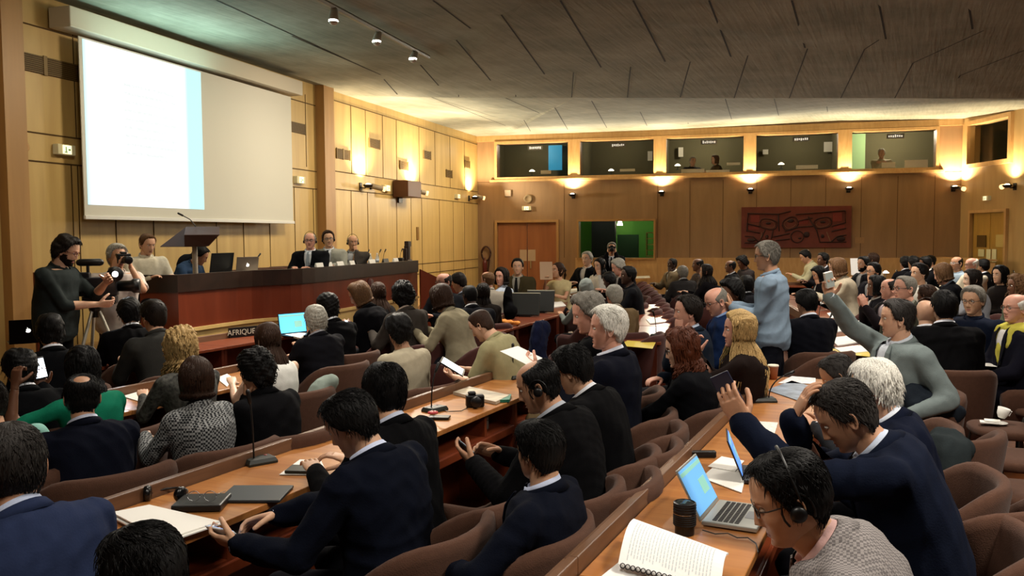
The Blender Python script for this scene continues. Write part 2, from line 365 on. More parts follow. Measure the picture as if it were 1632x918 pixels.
# ---- folded concrete ceiling
PR=1900
def P(px,py,Z): return atZ(px,py,Z)
W1=lw(552,152); W0=lw(85,0); WC=lw(762,218)
W0=W1+(W0-W1)*1.0; Wn=W1+(Vector((W0.x,W0.y,W0.z))-W1)*2.6; Wn.z=W0.z
Eg=P(915,156,15.15); Er=P(1632,157,13.35); Ex=Er+(Er-Eg)*.9
M0=P(634,150,14.9)
Mp=[P(700,136,14.6),P(870,118,13.4),P(1099,97,12.0),P(1287,76,11.0),P(1345,70,10.7),P(1632,40,9.6)]
Mx=Mp[-1]+(Mp[-1]-Mp[-3])*1.6
La=P(836,5,9.5); Lb=La+(La-W1)*.9; Lb.z=La.z+.15
G1=P(812,204,22.8)
Hs=[P(815,210,23.3),P(1097,197,21.6),P(1320,178,20),P(1632,160,17.6)]; Hx=Hs[-1]+(Hs[-1]-Hs[-2])*1.2
T=[WC]+[bw(x,y,-.0) for x,y in ((1072,206.5),(1335,192.5),(1532,189.5))]
Dd=P(1632,146,12.9); Dx=Dd+(Er-Eg)*.6
TR=rw(1632,173)
TRx=T[-1]+(TR-T[-1])*5; TRx.z=TR.z+.1
big=P(1632,-400,5.5); bigl=P(836,-700,4.5)
mb=MB()
def poly(*pts, mi=0): mb.add([Vector(p) for p in pts],[tuple(range(len(pts)))],mi)
poly(W0,W1,La); poly(Wn,W0,La,Lb)
B=[W1]+Mp
for i in range(len(B)-1): poly(La,B[i],B[i+1])
poly(La,Mp[-1],Mx); poly(La,Mx,Lb)
Ee=[W1+(Eg-W1)*.22, W1+(Eg-W1)*.6, Eg]
def Ept(px):
    a=ray(px,157); n=Vector((Er.y-Eg.y,-(Er.x-Eg.x),0)); t=(Eg-CO).dot(n)/a.dot(n); p=CO+a*t; f=(p-Eg).length/(Er-Eg).length*(1 if px>915 else -1); return Eg+(Er-Eg)*f
Es=[W1,Ept(634),Ept(700),Ept(870),Ept(1099),Ept(1287),Ept(1345)]
EM=[W1]+Mp[:5]
seamC=[]
E2=[W1]+[Ept(x) for x in (700,870,1099,1287,1345)]
for i in range(len(E2)-1): poly(EM[i],E2[i],E2[i+1],EM[i+1]) if i else poly(EM[0],E2[1],EM[1])
K=Ept(1345); poly(Mp[4],K,Er,Dd); poly(Mp[4],Dd,Mp[5]); poly(Mp[5],Dd,Dx,Mx); poly(Dd,Er,Ex,Dx)
# behind the drop edge
up=lambda p,h=.0: Vector((p.x,p.y,p.z+h))
poly(W1,WC,G1,Eg)
poly(Eg,Hs[0],Hs[1],Ept(1287)); poly(G1,Hs[0],Eg); poly(WC,Hs[0],G1)
poly(Ept(1287),Hs[1],Hs[2]); poly(Ept(1287),Hs[2],Hs[3],Er); poly(Er,Hs[3],Hx,Ex)
poly(T[0],T[1],Hs[1],Hs[0]); poly(T[1],T[2],Hs[2],Hs[1]); poly(T[2],T[3],Hs[3],Hs[2]); poly(T[3],TR,Hs[3]); poly(TR,TRx,Hx,Hs[3])
def seam(a,b,w=.022):
    a=Vector(a)-Vector((0,0,.004)); b=Vector(b)-Vector((0,0,.004)); d=(b-a).normalized(); s=d.cross(Vector((0,0,1))).normalized()*w/2
    mb.add([a-s,b-s,b+s,a+s],[(0,1,2,3)],1)
def lerp(a,b,t): return Vector(a)+(Vector(b)-Vector(a))*t
def tri_pt(px,py,A,Bq,Cq):
    n=(Bq-A).cross(Cq-A); return onplane(px,py,A,n)
# seams A
for a,b in (((345,0),(607,119)),((690,0),(750,45))):
    seam(tri_pt(*a,W0,W1,La),tri_pt(*b,W0,W1,La))
seam(tri_pt(465,57,W0,W1,La),tri_pt(607,119,W0,W1,La))
# seams B (fan)
for (a,b,i) in (((612,126),(633,150),0),((670,103),(699,136),0),((727,63),(782,128),1),((799,23),(868,118),1),((893,0),(958,107),2),((1009,0),(1060,98),2),((1130,0),(1165,90),3),((1262,0),(1283,76),3),((1400,0),(1412,62),5),((1543,0),(1550,46),5)):
    T3=(La,B[i],B[i+1]) if i<5 else (La,Mp[4],Mp[5]); seam(tri_pt(*a,*T3),tri_pt(*b,*T3))
for (a,b) in (((731,136),(731,154)),((822,126),(822,154)),((914,115),(911,155)),((1005,106),(1000,155)),((1100,98),(1084,155)),((1192,88),(1170,156)),((1287,77),(1258,156)),((1378,78),(1340,156)),((1455,100),(1426,156)),((1530,120),(1508,156))):
    i=max(k for k in range(6) if ([552,700,870,1099,1287,1345][k]<=a[0]))
    T3=(EM[i],E2[i+1],EM[i+1]) if i<5 and i else ((Mp[4],K,Dd) if i>=5 else (EM[0],E2[1],EM[1])); 
    if i and i<5: T3=(E2[i],E2[i+1],EM[i+1])
    seam(tri_pt(*a,*T3),tri_pt(*b,*T3),.016)
for (a,b) in (((1378,78),(1401,63)),((1455,100),(1568,48)),((1530,120),(1632,80))): seam(tri_pt(*a,Mp[4],Dd,Mp[5]),tri_pt(*b,Mp[4],Dd,Mp[5]),.016)
for a,b in (((688,155),(806,200)),((806,156),(860,180))): seam(tri_pt(*a,W1,WC,Eg),tri_pt(*b,W1,WC,Eg))
for (a,b) in (((835,191),(846,210)),((884,171),(906,208)),((941,157),(968,205)),((1010,157),(1032,202)),((1082,157),(1097,197))): seam(tri_pt(*a,Eg,Hs[0],Hs[1]),tri_pt(*b,Eg,Hs[0],Hs[1]),.016)
for (a,b) in (((1156,157),(1166,190)),((1234,157),(1241,184)),((1316,157),(1319,178)),): seam(tri_pt(*a,Ept(1287),Hs[1],Hs[2]),tri_pt(*b,Ept(1287),Hs[1],Hs[2]),.016)
ceil=tag(mb.build('ceiling',[M_conc,M_groove],fixn=False),kind='structure')
# ================================================================ FIXTURES ON WALLS AND CEILING
def emit(name,col,s): return mat(name,col,.5,emit=s)
M_bulb=emit('lamp_glow','#fff0cf',14)
def spot(loc, d, power, ang=80, blend=.6, col=(1,.80,.52), r=.03, parent=None):
    l=bpy.data.lights.new('lamp_light','SPOT'); l.energy=power; l.spot_size=R(ang); l.spot_blend=blend; l.color=col; l.shadow_soft_size=r
    o=bpy.data.objects.new('lamp_light',l); C.objects.link(o); q=Vector(d).to_track_quat('-Z','Y'); 
    if parent:
        o.parent=parent; o.location=parent.matrix_world.inverted()@Vector(loc) if False else (Vector(loc)-Vector(parent.location))
    else: o.location=loc
    o.rotation_euler=q.to_euler(); return o
def sconce(p, N, D, power, label, head=1):
    """uplight: wall plate, arm, shallow bowl head, tilted to the wall"""
    t=thing('wall_uplight',label,'lamp',p)
    Z=Vector((0,0,1)); M=at_basis((0,0,0),D,N,Z)
    q=MB(); q.bm(M,(0,.012,-.02),(.10,.024,.16)); q.build('wall_plate',M_dmetal,t,bevel=.004)
    q=MB(); q.tube([M@Vector((0,.02,-.04)),M@Vector((0,.10,-.05)),M@Vector((0,.16,-.02))],.012,8); q.build('arm',M_dmetal,t,smooth=True)
    q=MB(); q.lathe([(.03,-.05),(.07,-.04),(.10,0),(.105,.02),(.095,.02),(.085,0),(.02,-.03)],M@Vector((0,.18,0)),18); q.build('lamp_head',M_dmetal,t,smooth=True)
    q=MB(); q.ball(M@Vector((0,.18,.015)),(.06,.06,.03),12); q.build('bulb',M_bulb,t,smooth=True)
    pos=Vector(p)+M@Vector((0,.21,.07)); spot(pos,(Z*1.0+N*.10),power*5.5,145,1.0,r=.02,parent=t); (spot(pos+N*.12,(N*1.0+Z*.48),power*3.6,125,1.0,(1,.92,.72),.04,parent=t) if head else None)
    return t
for i,(px,py,pw) in enumerate(((914,311,75),(1055,307,75),(1196,303,75),(1352,301,75),(1519,299,85))):
    p=bw(px,py); p.z=2.78+(0 if i<5 else .1); sconce(bw(px,py)+BN*.0,BN,BD,pw,['warm uplight on back wall below the gap of the first and second booth windows','warm uplight on back wall above the side room opening','warm uplight on back wall above the left of the carved panel','warm uplight on back wall right of the carved panel','warm uplight on back wall beside the right corner'][i],head=(i<4))
sconce(rw(1618,296),RN,RD,45,'warm uplight on the right wall above the light wooden door',head=0)
for i,(px,py,pw) in enumerate(((574,296,45),(654,305,55),(747,315,42))):
    sconce(lw(px,py),LN,LD,pw*1.7,['warm uplight on left veneer wall nearest the screen','warm uplight on left veneer wall beside the brown loudspeaker box','warm uplight on left veneer wall close to the room corner'][i])
def wallspot(p,N,D,lab,s=1):
    t=thing('wall_spotlight',lab,'lamp',p); M=at_basis((0,0,0),D,N,Vector((0,0,1)))
    q=MB(); q.bm(M,(0,.02,0),(.06*s,.04,.08)); q.build('mount',M_dmetal,t)
    q=MB(); q.tube([M@Vector((0,.05,.03)),M@Vector((.12,.22,-.02))],.055,12); q.build('lamp_housing',mat('grey_housing','#8b7d68',.4),t,smooth=True)
    q=MB(); q.tube([M@Vector((.12,.22,-.02)),M@Vector((.155,.27,-.035))],[.05,.058],12,rnd=False); q.build('lens',emit('spot_lens','#ffcf90',1.6),t,smooth=True)
for px,py,lab in ((590,299,'swivel spotlight just right of the first left-wall uplight'),(661,306,'swivel spotlight just right of the loudspeaker box'),(755,314,'swivel spotlight nearest the far left corner')):
    wallspot(lw(px,py),LN,LD,lab)
wallspot(bw(1529,300)-Vector((.1,0,0)),BN,BD,'swivel spotlight beside the back right corner'); wallspot(rw(1609,296),RN,RD,'swivel spotlight on the right wall above the door')
# exit signs
def exitsign(p,N,D,lab,s=.3):
    t=thing('exit_sign',lab,'sign',p); M=at_basis((0,0,0),D,N,Vector((0,0,1))); h=s*.45
    q=MB(); q.bm(M,(0,.04,0),(s,.08,h)); q.build('housing',mat('sign_housing','#c9bf96',.5,emit=.08),t,bevel=.005)
    q=MB(); q.bm(M,(0,.083,0),(s*.5,.006,h*.85)); f=q.build('pictogram_panel',mat('sign_white','#fff6c8',.5,emit=.9),t)
    q=MB(); g=.087  # running figure and arrow
    q.bm(M,(-s*.08,g,h*.22),(s*.05,.003,s*.05)); q.bm(M,(-s*.07,g,0),(s*.05,.003,h*.35)); q.bm(M,(-s*.11,g,-h*.25),(s*.10,.003,.012)); q.bm(M,(-s*.03,g,-h*.25),(s*.03,.003,h*.22)); q.bm(M,(s*.12,g,0),(s*.12,.003,.02))
    q.build('running_figure',mat('sign_green','#3c8a4a',.5),f)
exitsign(lw(98,239),LN,LD,'lit exit sign on left wall beside the projection screen',.26)
exitsign(lw(474,287),LN,LD,'lit exit sign on left wall at the right edge of the screen',.28)
exitsign(lw(613,300),LN,LD,'lit exit sign left of the brown loudspeaker box',.3); exitsign(lw(727,313),LN,LD,'small lit exit sign on left wall near the far corner',.25)
exitsign(bw(840,332),BN,BD,'small lit exit sign over the double doors of the back wall',.26); exitsign(rw(1575,316),RN,RD,'small lit exit sign over the light wooden door',.24)
t=thing('wall_loudspeaker','brown loudspeaker box on bracket on the left veneer wall','loudspeaker',lw(636,302)); M=at_basis((0,0,0),LD,LN,Vector((0,0,1)))
q=MB(); q.bm(M,(0,.2,0),(.75,.36,.36)); q.build('cabinet',mat('speaker_brown','#4e2d17',.5),t,bevel=.01); q=MB(); q.bm(M,(.378,.2,0),(.006,.3,.3)); q.build('grille',mat('speaker_grille','#5d3c24',.8),t); q=MB(); q.bm(M,(0,.02,-.2),(.2,.04,.2)); q.build('bracket',M_dmetal,t)
# ventilation grilles
for i,(px,py,wd,hh) in enumerate(((70,105,1.0,.20),(474,204,.5,.18),(546,246,.55,.19),(596,229,.5,.19),(643,264,.45,.19),(680,247,.45,.19),(715,277,.42,.19),(744,262,.4,.19))):
    t=thing('air_vent',['wide double air vent at the left of the screen','air vent touching the right edge of the screen','double air vent right of the pilaster','high air vent above the first left-wall uplight','air vent above the lit spot beside the loudspeaker box','high air vent in the middle of the left wall','low air vent towards the far corner','air vent nearest the far left corner'][i],'vent',lw(px,py),0,'air vents in the left wall'); M=at_basis((0,0,0),LD,LN,Vector((0,0,1)))
    q=MB(); q.bm(M,(0,.008,0),(wd,.016,hh)); q.build('backing',mat('vent_dark','#4a3718',.7),t); q=MB()
    for k in range(9): q.bm(M,(0,.02,-hh/2+hh*(k+.5)/9),(wd,.012,.006))
    for s in ((-wd/2,0,wd/2) if wd>.52 else (-wd/2,wd/2)): q.bm(M,(s,.02,0),(.015 if s else .05,.016,hh+.02))
    q.build('slats',mat('vent_slat','#7a6236',.5),t)
def disc(name,p,N,D,r,m,label,cat,th=.03):
    M=at_basis(p,D,Vector((0,0,1)),N); q=MB(); q.lathe([(r*.97,0),(r,th*.3),(r*.95,th),(r*.6,th),(r*.5,th*.7)],seg=24,M=M); return tag(q.build(name,m,smooth=True),label,cat)
disc('wall_disc',lw(35,234),LN,LD,.06,M_trimw,'round wooden disc on the left wall beside the exit sign','disc',.05)
disc('wall_loudspeaker',bw(842,317),BN,BD,.13,mat('speaker_disc','#8b7350',.7),'round wall loudspeaker above the double doors','loudspeaker',.05)
q=MB(); q.bm(at_basis(bw(810,308),BD,BN,Vector((0,0,1))),(0,.03,0),(.19,.06,.19)); tag(q.build('alarm_box',mat('box_cream','#c3a888',.5),bevel=.02),'small cream box on back wall left of the round loudspeaker','box')
q=MB(); q.bm(at_basis(bw(1370,383),BD,BN,Vector((0,0,1))),(0,.008,0),(.22,.016,.15)); tag(q.build('plaque',mat('plaque_tan','#a07c55',.6,noise=.1,nscale=60)),'small tan plaque right of the carved panel','plaque')
# hose on the wall by the doors
q=MB(); pts=[Vector((math.cos(a)*.13,0,math.sin(a)*.2)) for a in np.linspace(0,2*PI,20)]; M=at_basis(bw(776,404)+BN*.08,BD,BN,Vector((0,0,1)))
q.tube([M@p for p in pts],.025,8,rnd=False); q.tube([M@Vector((.1,0,-.18)),M@Vector((.05,0,-.5))],.02,8); tag(q.build('fire_hose',mat('hose_brown','#3a1c12',.6),smooth=True),'dark coiled hose on the back wall left of the double doors','hose')
q=MB(); q.lathe([(.06,0),(.065,.02),(.065,.38),(.05,.45),(.02,.47),(.02,.53)],(bw(775,440)+BN*.14)*1,14); 
o=tag(q.build('fire_extinguisher',mat('ext_red','#5a2018',.35),smooth=True),'small dark red extinguisher below the coiled hose','extinguisher'); 
q=MB(); M=at_basis(lw(665,372),LD,LN,Vector((0,0,1))); q.bm(M,(0,.01,0),(.12,.02,.3)); tag(q.build('control_plate',mat('bronze_plate','#7c5a26',.5)),'bronze control plate on left wall above the dais end','plate')

# carved panel: red brown board with dark rounded outlines (generic)
c0=bw(1181,395); c1=bw(1357,328); p=(c0+c1)/2; Wd=(c1-c0).dot(BD); Hd=abs(c1.z-c0.z)
t=thing('relief_artwork','large red-brown carved relief panel with dark outlined shapes on back wall','artwork',p); M=at_basis((0,0,0),BD,BN,Vector((0,0,1)))
q=MB(); q.bm(M,(0,.04,0),(Wd,.08,Hd)); q.build('board',mat('panel_red','#6a3024',.6,noise=.15,nscale=5),t,bevel=.006)
def XY(u,v): # zoomed picture coordinates (150..1465 x 120..640) to panel coordinates
    return ((u-808)/1315*Wd, (380-v)/520*Hd)
def stroke(q,pts,r): q.tube([M@Vector((XY(*a)[0],.085,XY(*a)[1])) for a in pts],r,6,flat=.6)
def oval(cu,cv,a,b,tilt,n=18,sq=2.6):
    o=[]
    for k in range(n+1):
        th=2*PI*k/n; x=a*abs(math.cos(th))**(2/sq)*math.copysign(1,math.cos(th)); y=b*abs(math.sin(th))**(2/sq)*math.copysign(1,math.sin(th))
        o.append((cu+x*math.cos(tilt)-y*math.sin(tilt),cv+x*math.sin(tilt)+y*math.cos(tilt)))
    return o
q=MB()
for a in ([(235,200),(600,215),(740,180)],[(235,200),(225,330),(370,370)],[(820,220),(1390,180),(1395,330),(1245,370)],[(225,420),(370,450)],[(1245,435),(1395,400)],[(600,215),(610,420)],[(690,430),(840,380),(1010,370)],[(550,500),(730,460)],[(580,545),(735,530)],[(960,260),(1060,420),(1100,570),(1400,570)],[(205,575),(370,575),(440,420)],[(540,420),(520,520)],[(225,330),(222,420)],[(850,300),(1000,270)],[(205,490),(300,500),(360,560)],[(1400,480),(1300,500),(1240,560)]): stroke(q,a,.028)
for a in (oval(480,340,105,65,.2),oval(745,335,95,75,-.5),oval(1130,330,105,65,-.2),oval(830,500,75,75,0,sq=2)): stroke(q,a,.024)
q.build('dark_outline',mat('outline_dark','#2a0d0a',.6),t,smooth=True)
q=MB()
for a in (oval(480,340,80,45,.2),oval(745,335,70,52,-.5),oval(1130,330,80,45,-.2)): stroke(q,a,.013)
for a in ([(400,450),(390,560)],[(1180,450),(1220,560)]): stroke(q,a,.02)
q.build('pale_outline',mat('outline_tan','#7a5a46',.7),t,smooth=True)
q=MB()
for (u,v,a,b) in ((745,300,42,24),(940,475,38,38),(480,330,34,16),(1130,320,34,16),(465,500,20,26),(1130,495,20,26),(270,540,60,25),(1340,530,60,35),(860,520,20,12)):
    q=MB(); x,z=XY(u,v); q.ball(M@Vector((x,.085,z)),(a/1315*Wd,.02,b/520*Hd),12); q.build('dark_boss',mat('outline_dark','#2a0d0a',.6),t,smooth=True)
q=MB()
for (u,v,a,b,c) in ((320,270,110,90,0),(1300,260,110,110,0),(300,390,130,40,0),(1320,380,130,50,0),(900,320,120,50,0)):
    q=MB(); x,z=XY(u,v); q.bm(M,(x,.083,z),(a/1315*Wd,.012,b/520*Hd)); q.build('red_field',mat('field_red','#7a2e26',.6),t,bevel=.01)
# tablecloth-free booths: sheets, lamps
def sheet_on(p,w,h,name,label,m,cat='paper',tilt=0):
    M=at_basis(p,BD,BN,Vector((0,0,1))); q=MB(); q.bm(M,(0,0,h/2),(w,.012,h)); return tag(q.build(name,m),label,cat)
M_bsheet=mat('booth_sheet','#f4ecd8',.6)
bs=[((870,276),.30,.10,'small lit sheet on desk of the first booth',0),((1000,272),.42,.07,'white papers on desk of the second booth',1),((1104,274),.62,.10,'long white sheet leaning on glass of the third booth at left',2),((1144,275),.62,.09,'long white sheet leaning on glass of the third booth at right',2),
 ((1169,262),.35,.07,'raised white sheet at right of the third booth',2),((1286,268),.55,.10,'white papers on desk of the fourth booth',3),((1416,266),.33,.14,'white card before the interpreter in the fifth booth',4),((1460,266),.55,.20,'wide white sheet at the right of the fifth booth',4),((1220,246),.15,.14,'small sheet pinned in the fourth booth at left',3),((1320,242),.24,.28,'grey notice pinned in the fourth booth at right',3),((1036,256),.14,.28,'grey notice pinned at the right of the second booth',1),((1085,250),.14,.28,'grey notice pinned at the left of the third booth',2)]
for (px,py),w_,h_,lab,i in bs:
    off=.6 if py>258 else 2.6
    p=bw(px,py,-off); 
    if off<1: p.z=max(p.z-.02,zb-.18)
    sheet_on(p,w_,h_,'paper_sheet',lab,M_bsheet)
for i,(px,py) in enumerate(((848,273),(1080,264),(1205+40,262),(974,272))):
    p=bw(px,py,-.9); t=thing('desk_lamp',['small lit lamp in the first booth','small lit lamp at left of the third booth','small lit lamp in the fourth booth','small lit lamp in the second booth'][i],'lamp',p)
    q=MB(); q.lathe([(.05,-.12),(.05,-.11),(.01,-.1),(.01,0)],seg=10); q.build('lamp_base',M_black,t); q=MB(); q.lathe([(.03,.05),(.09,0),(.085,0),(.02,.04)],seg=12); q.build('lamp_shade',emit('shade_glow','#fff4d8',4),t)
# booth signs
for (px,lab,tx) in ((853,'first','English'),(985,'second','Français'),(1130,'third','Français'),(1277,'fourth','Русский'),(1427,'fifth','Español')):
    p=bw(px,218 if px>1400 else 226-(px-853)*.018,-.3); i=['first','second','third','fourth','fifth'].index(lab); p.z=zt-.10
    t=thing('language_sign','small white language sign at the top of the '+lab+' booth window','sign',p); M=at_basis((0,0,0),BD,BN,Vector((0,0,1)))
    q=MB(); q.bm(M,(0,0,0),(.42,.01,.12)); q.build('sign_board',mat('sign_grey','#6f6c60',.6),t)
    q=MB(); rs_=random.Random(i)
    for k in range(7): q.bm(M,(-.15+k*.05,.008,rs_.uniform(-.006,.006)),(.03,.004,rs_.uniform(.04,.075)))
    q.build('sign_lettering',emit('sign_lit','#f0eee0',.8),t)
q=MB(); M=at_basis(bw(885,262,-2.3),BD,BN,Vector((0,0,1))); q.bm(M,(0,0,.2),(.42,.03,.75)); tag(q.build('booth_screen',emit('blue_screen','#2f8fb8',.55)),'blue lit screen inside the first booth','screen')
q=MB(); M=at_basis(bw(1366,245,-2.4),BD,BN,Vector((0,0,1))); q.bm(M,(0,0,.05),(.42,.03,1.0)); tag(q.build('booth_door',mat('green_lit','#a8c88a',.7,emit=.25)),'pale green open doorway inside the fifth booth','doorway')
q=MB(); M=at_basis(bw(988,359,-2.5),BD,BN,Vector((0,0,1))); 
q.lathe([(.09,0),(.05,.12),(.02,.14)],seg=12,M=M); tag(q.build('side_room_lamp',emit('lamp_glow','#fff0cf',14)),'bright lamp in the green side room','lamp')
# ceiling track lights
t=thing('track_light','grey ceiling track carrying three bright spotlights','lamp',(0,0,0)); 
A_=tri_pt(538,4,W0,W1,La); B_=tri_pt(683,83,W0,W1,La); A_.z-=.07; B_.z-=.07; ext=(A_-B_)*.6
q=MB(); q.tube([A_+ext,B_],.03,6,flat=1.0); q.build('track',mat('track_grey','#77705e',.4),t,bevel=0)
D_=(B_-A_).normalized()
for px,py in ((532,20),(602,60),(660,91)):
    # hang below the track
    n=Vector((0,0,1)).cross(D_).normalized(); p=onplane(px,py,A_,n); p=p+n*0; h=MB(); top=Vector((p.x,p.y,0)); k=(p-A_).dot(D_); tp=A_+D_*k
    pt=tp+Vector((0,0,-.09)); tgt=Vector((-7.6,8.5,1.4))
    h.tube([tp,pt],.012,6); sp=h.build('spot_arm',M_dmetal,t)
    d=(Vector((-5.5,7,1.0))-pt).normalized(); h=MB(); h.tube([pt-d*.05,pt+d*.06],[.045,.06],14); h.build('spot_housing',mat('housing_white','#c8c4b8',.4),sp,smooth=True)
    h=MB(); h.ball(pt+d*.07,(.056,.056,.03),12); h.build('spot_lamp',emit('spot_white','#fff8ea',20),sp,smooth=True)
    spot(pt+d*.17,d,420,90,.9,(1,.9,.75),.05)

# unseen area lights added to brighten the left wall, booth lamps
for k,(u,pw) in enumerate(((17.0,18),(14.2,28),(11.2,40),(8.2,48),(5.2,48),(2.4,44))):
    p=C0-LD*u+LN*2.6; a_=area('wall_fill',(p.x,p.y,4.15),(0,0,0),.5,pw,(1,.86,.64),spread=140); a_.rotation_euler=(-LN*.80-Vector((0,0,1))*.75).to_track_quat('-Z','Y').to_euler()
for (px,e_) in ((1125,45),(1425,75),(985,18),(850,20),(1270,30)):
    p=bw(px,235,-1.6); l_=bpy.data.lights.new('booth_light','POINT'); l_.energy=e_; l_.color=(1,.9,.7); l_.shadow_soft_size=.1; o_=bpy.data.objects.new('booth_light',l_); C.objects.link(o_); o_.location=(p.x,p.y,zt+.1)
for (px,e_,cc) in ((1010,16,(.8,1,.6)),(950,5,(1,1,.8))):
    p=bw(px,365,-1.5); l_=bpy.data.lights.new('room_light','POINT'); l_.energy=e_; l_.color=cc; l_.shadow_soft_size=.1; o_=bpy.data.objects.new('room_light',l_); C.objects.link(o_); o_.location=(p.x,p.y,2.4)
def faint():
    m=bpy.data.materials.new('faint_text'); m.use_nodes=True; N,L=nodes(m); b=N['Principled BSDF']; tc=N.new('ShaderNodeTexCoord'); mp=N.new('ShaderNodeMapping'); mp.inputs['Scale'].default_value=(16,16,30); L.new(tc.outputs['Object'],mp.inputs[0])
    n=N.new('ShaderNodeTexNoise'); n.inputs['Scale'].default_value=1.4; L.new(mp.outputs[0],n.inputs[0]); r=N.new('ShaderNodeValToRGB'); r.color_ramp.elements[0].position=.42; r.color_ramp.elements[0].color=(.93,1,1,1); r.color_ramp.elements[1].position=.5; r.color_ramp.elements[1].color=(.72,.78,.80,1); L.new(n.outputs[0],r.inputs[0]); L.new(r.outputs[0],b.inputs['Emission Color']); b.inputs['Emission Strength'].default_value=.88; b.inputs['Base Color'].default_value=(.1,.1,.1,1); return m
M_faint=faint()
# ================================================================ PROJECTION SCREEN
so=.22
def sp_(px,py): return onplane(px,py,C0+LN*so,LN)
a=sp_(125,48); b=sp_(468,353); s0=(a-C0).dot(LD); s1=(b-C0).dot(LD); zt_=sp_(465,155).z; zb_=(sp_(130,343).z+b.z)/2
MS=at_basis(C0,LD,LN,Vector((0,0,1)))
scr=thing('projection_screen','large white projection screen in a long case on the left wall','screen')
q=MB(); q.bm(MS,((s0+s1)/2,so-.01,(zt_+zb_)/2),(s1-s0,.012,zt_-zb_)); scf=q.build('screen_cloth',mat('screen_cloth','#cfcdc2',.85),scr)
q=MB(); q.bm(MS,((s0+s1)/2,so,zb_-.02),(s1-s0+.02,.035,.045)); q.build('bottom_bar',mat('bar_white','#d8d8d4',.5),scr,bevel=.005)
cb=onplane(111,45,C0+LN*(so+.12),LN); ce=onplane(482,150,C0+LN*(so+.12),LN); q=MB(); c0_=(cb-C0).dot(LD); c1_=(ce-C0).dot(LD); 
ct=onplane(128,14,C0+LN*(so+.12),LN).z; cbz=onplane(480,152,C0+LN*(so+.12),LN).z; print('casing',ct,cbz,zt_,zb_,s0,s1)
q.bm(MS,((c0_+c1_)/2,so-.02,(ct+cbz)/2),(c1_-c0_,.30,ct-cbz)); q.build('screen_case',mat('case_white','#c4bba8',.5),scr,bevel=.01)
ip0=(sp_(131,60)-C0).dot(LD); ip1=(sp_(322,200)-C0).dot(LD); iz1=zt_-.02; iz0=sp_(322,334).z
m=bpy.data.materials.new('projected_page'); m.use_nodes=True; N,L=nodes(m); b_=N['Principled BSDF']; b_.inputs['Base Color'].default_value=(.1,.1,.1,1)
tc=N.new('ShaderNodeTexCoord'); sx=N.new('ShaderNodeSeparateXYZ'); L.new(tc.outputs['Generated'],sx.inputs[0])
n=N.new('ShaderNodeTexNoise'); mp=N.new('ShaderNodeMapping'); mp.inputs['Scale'].default_value=(14,14,4); L.new(tc.outputs['Generated'],mp.inputs[0]); L.new(mp.outputs[0],n.inputs[0]); n.inputs['Scale'].default_value=3
r=N.new('ShaderNodeValToRGB'); r.color_ramp.elements[0].position=0; r.color_ramp.elements[0].color=(.62,.93,.96,1); r.color_ramp.elements[1].position=.03; r.color_ramp.elements[1].color=(.92,.99,1,1)
e=r.color_ramp.elements.new(.83); e.color=(.93,1,1,1); e=r.color_ramp.elements.new(.86); e.color=(.52,.86,.86,1)
L.new(sx.outputs[1],r.inputs[0]); L.new(r.outputs[0],b_.inputs['Emission Color']); b_.inputs['Emission Strength'].default_value=.90; b_.inputs['Roughness'].default_value=.9
q=MB(); q.bm(MS,((ip0+ip1)/2,so+.0,(iz0+iz1)/2),(ip1-ip0,.004,iz1-iz0)); pg=q.build('projected_image',m,scf)
# faint lines of text on the page
tw=(ip1-ip0)
for k in range(9):
    z=iz1-.42-k*.105; q=MB(); q.bm(MS,(ip0+tw*(.30+.22-.05*(k%3==2)),so+.003,z),(tw*(.44-.10*(k%3==2)),.003,.030)); q.build('text_line',M_faint,pg)
l=bpy.data.lights.new('screen_bounce','AREA'); l.shape='RECTANGLE'; l.size=ip1-ip0; l.size_y=.5; l.energy=26; l.color=(.55,.95,.88); o=bpy.data.objects.new('screen_bounce',l); C.objects.link(o); o.location=MS@Vector(((ip0+ip1)/2,so+.45,iz1-.3)); o.rotation_euler=(LN*.55+Vector((0,0,.85))).to_track_quat('-Z','Y').to_euler()

# ================================================================ THE DAIS
PZ=.6; RZ=1.45
rim=[(222,436,9.6),(283,438,9.1),(400,431,10.4),(480,428,11.1),(578,421,12.4),(665,412,14.9)]
rp=[]
for px,py,Z in rim:
    p=atz(px,py,RZ) if px>250 and px<600 else atZ(px,py,Z); rp.append(Vector((p.x,p.y,0)))
rp[0]=rp[1]+Vector((-1.25,-.35,0)) 
p=atZ(222,437,9.7); rp[0]=Vector((p.x,p.y,0))
def smoothpath(ps,n=6):
    o=[]
    for i in range(len(ps)-1):
        p0=ps[max(i-1,0)];p1=ps[i];p2=ps[i+1];p3=ps[min(i+2,len(ps)-1)]
        for k in range(n):
            t=k/n; o.append(.5*((2*p1)+(-p0+p2)*t+(2*p0-5*p1+4*p2-p3)*t*t+(-p0+3*p1-3*p2+p3)*t**3))
    o.append(ps[-1]); return o
path=[rp[0]]+smoothpath(rp[1:],5)
def offs(ps,d):
    o=[]
    for i,p in enumerate(ps):
        t=(ps[min(i+1,len(ps)-1)]-ps[max(i-1,0)]).normalized(); o.append(p+Vector((-t.y,t.x,0))*d)
    return o
def ribbon(q,ps,d0,d1,z0,z1,mi=None):
    a=offs(ps,d0); b=offs(ps,d1); rings=[[Vector((x.x,x.y,z0)),Vector((y.x,y.y,z0)),Vector((y.x,y.y,z1)),Vector((x.x,x.y,z1))] for x,y in zip(a,b)]
    q.loft(rings,mi=mi)
tb=thing('dais_table','long curved dark red wooden table on the raised dais','table')
q=MB(); ribbon(q,path,.04,.75,1.33,1.37); q.build('tabletop',M_espr,tb)
q=MB(); ribbon(q,path,-.02,.06,1.25,RZ); q.build('rim',M_espr,tb)
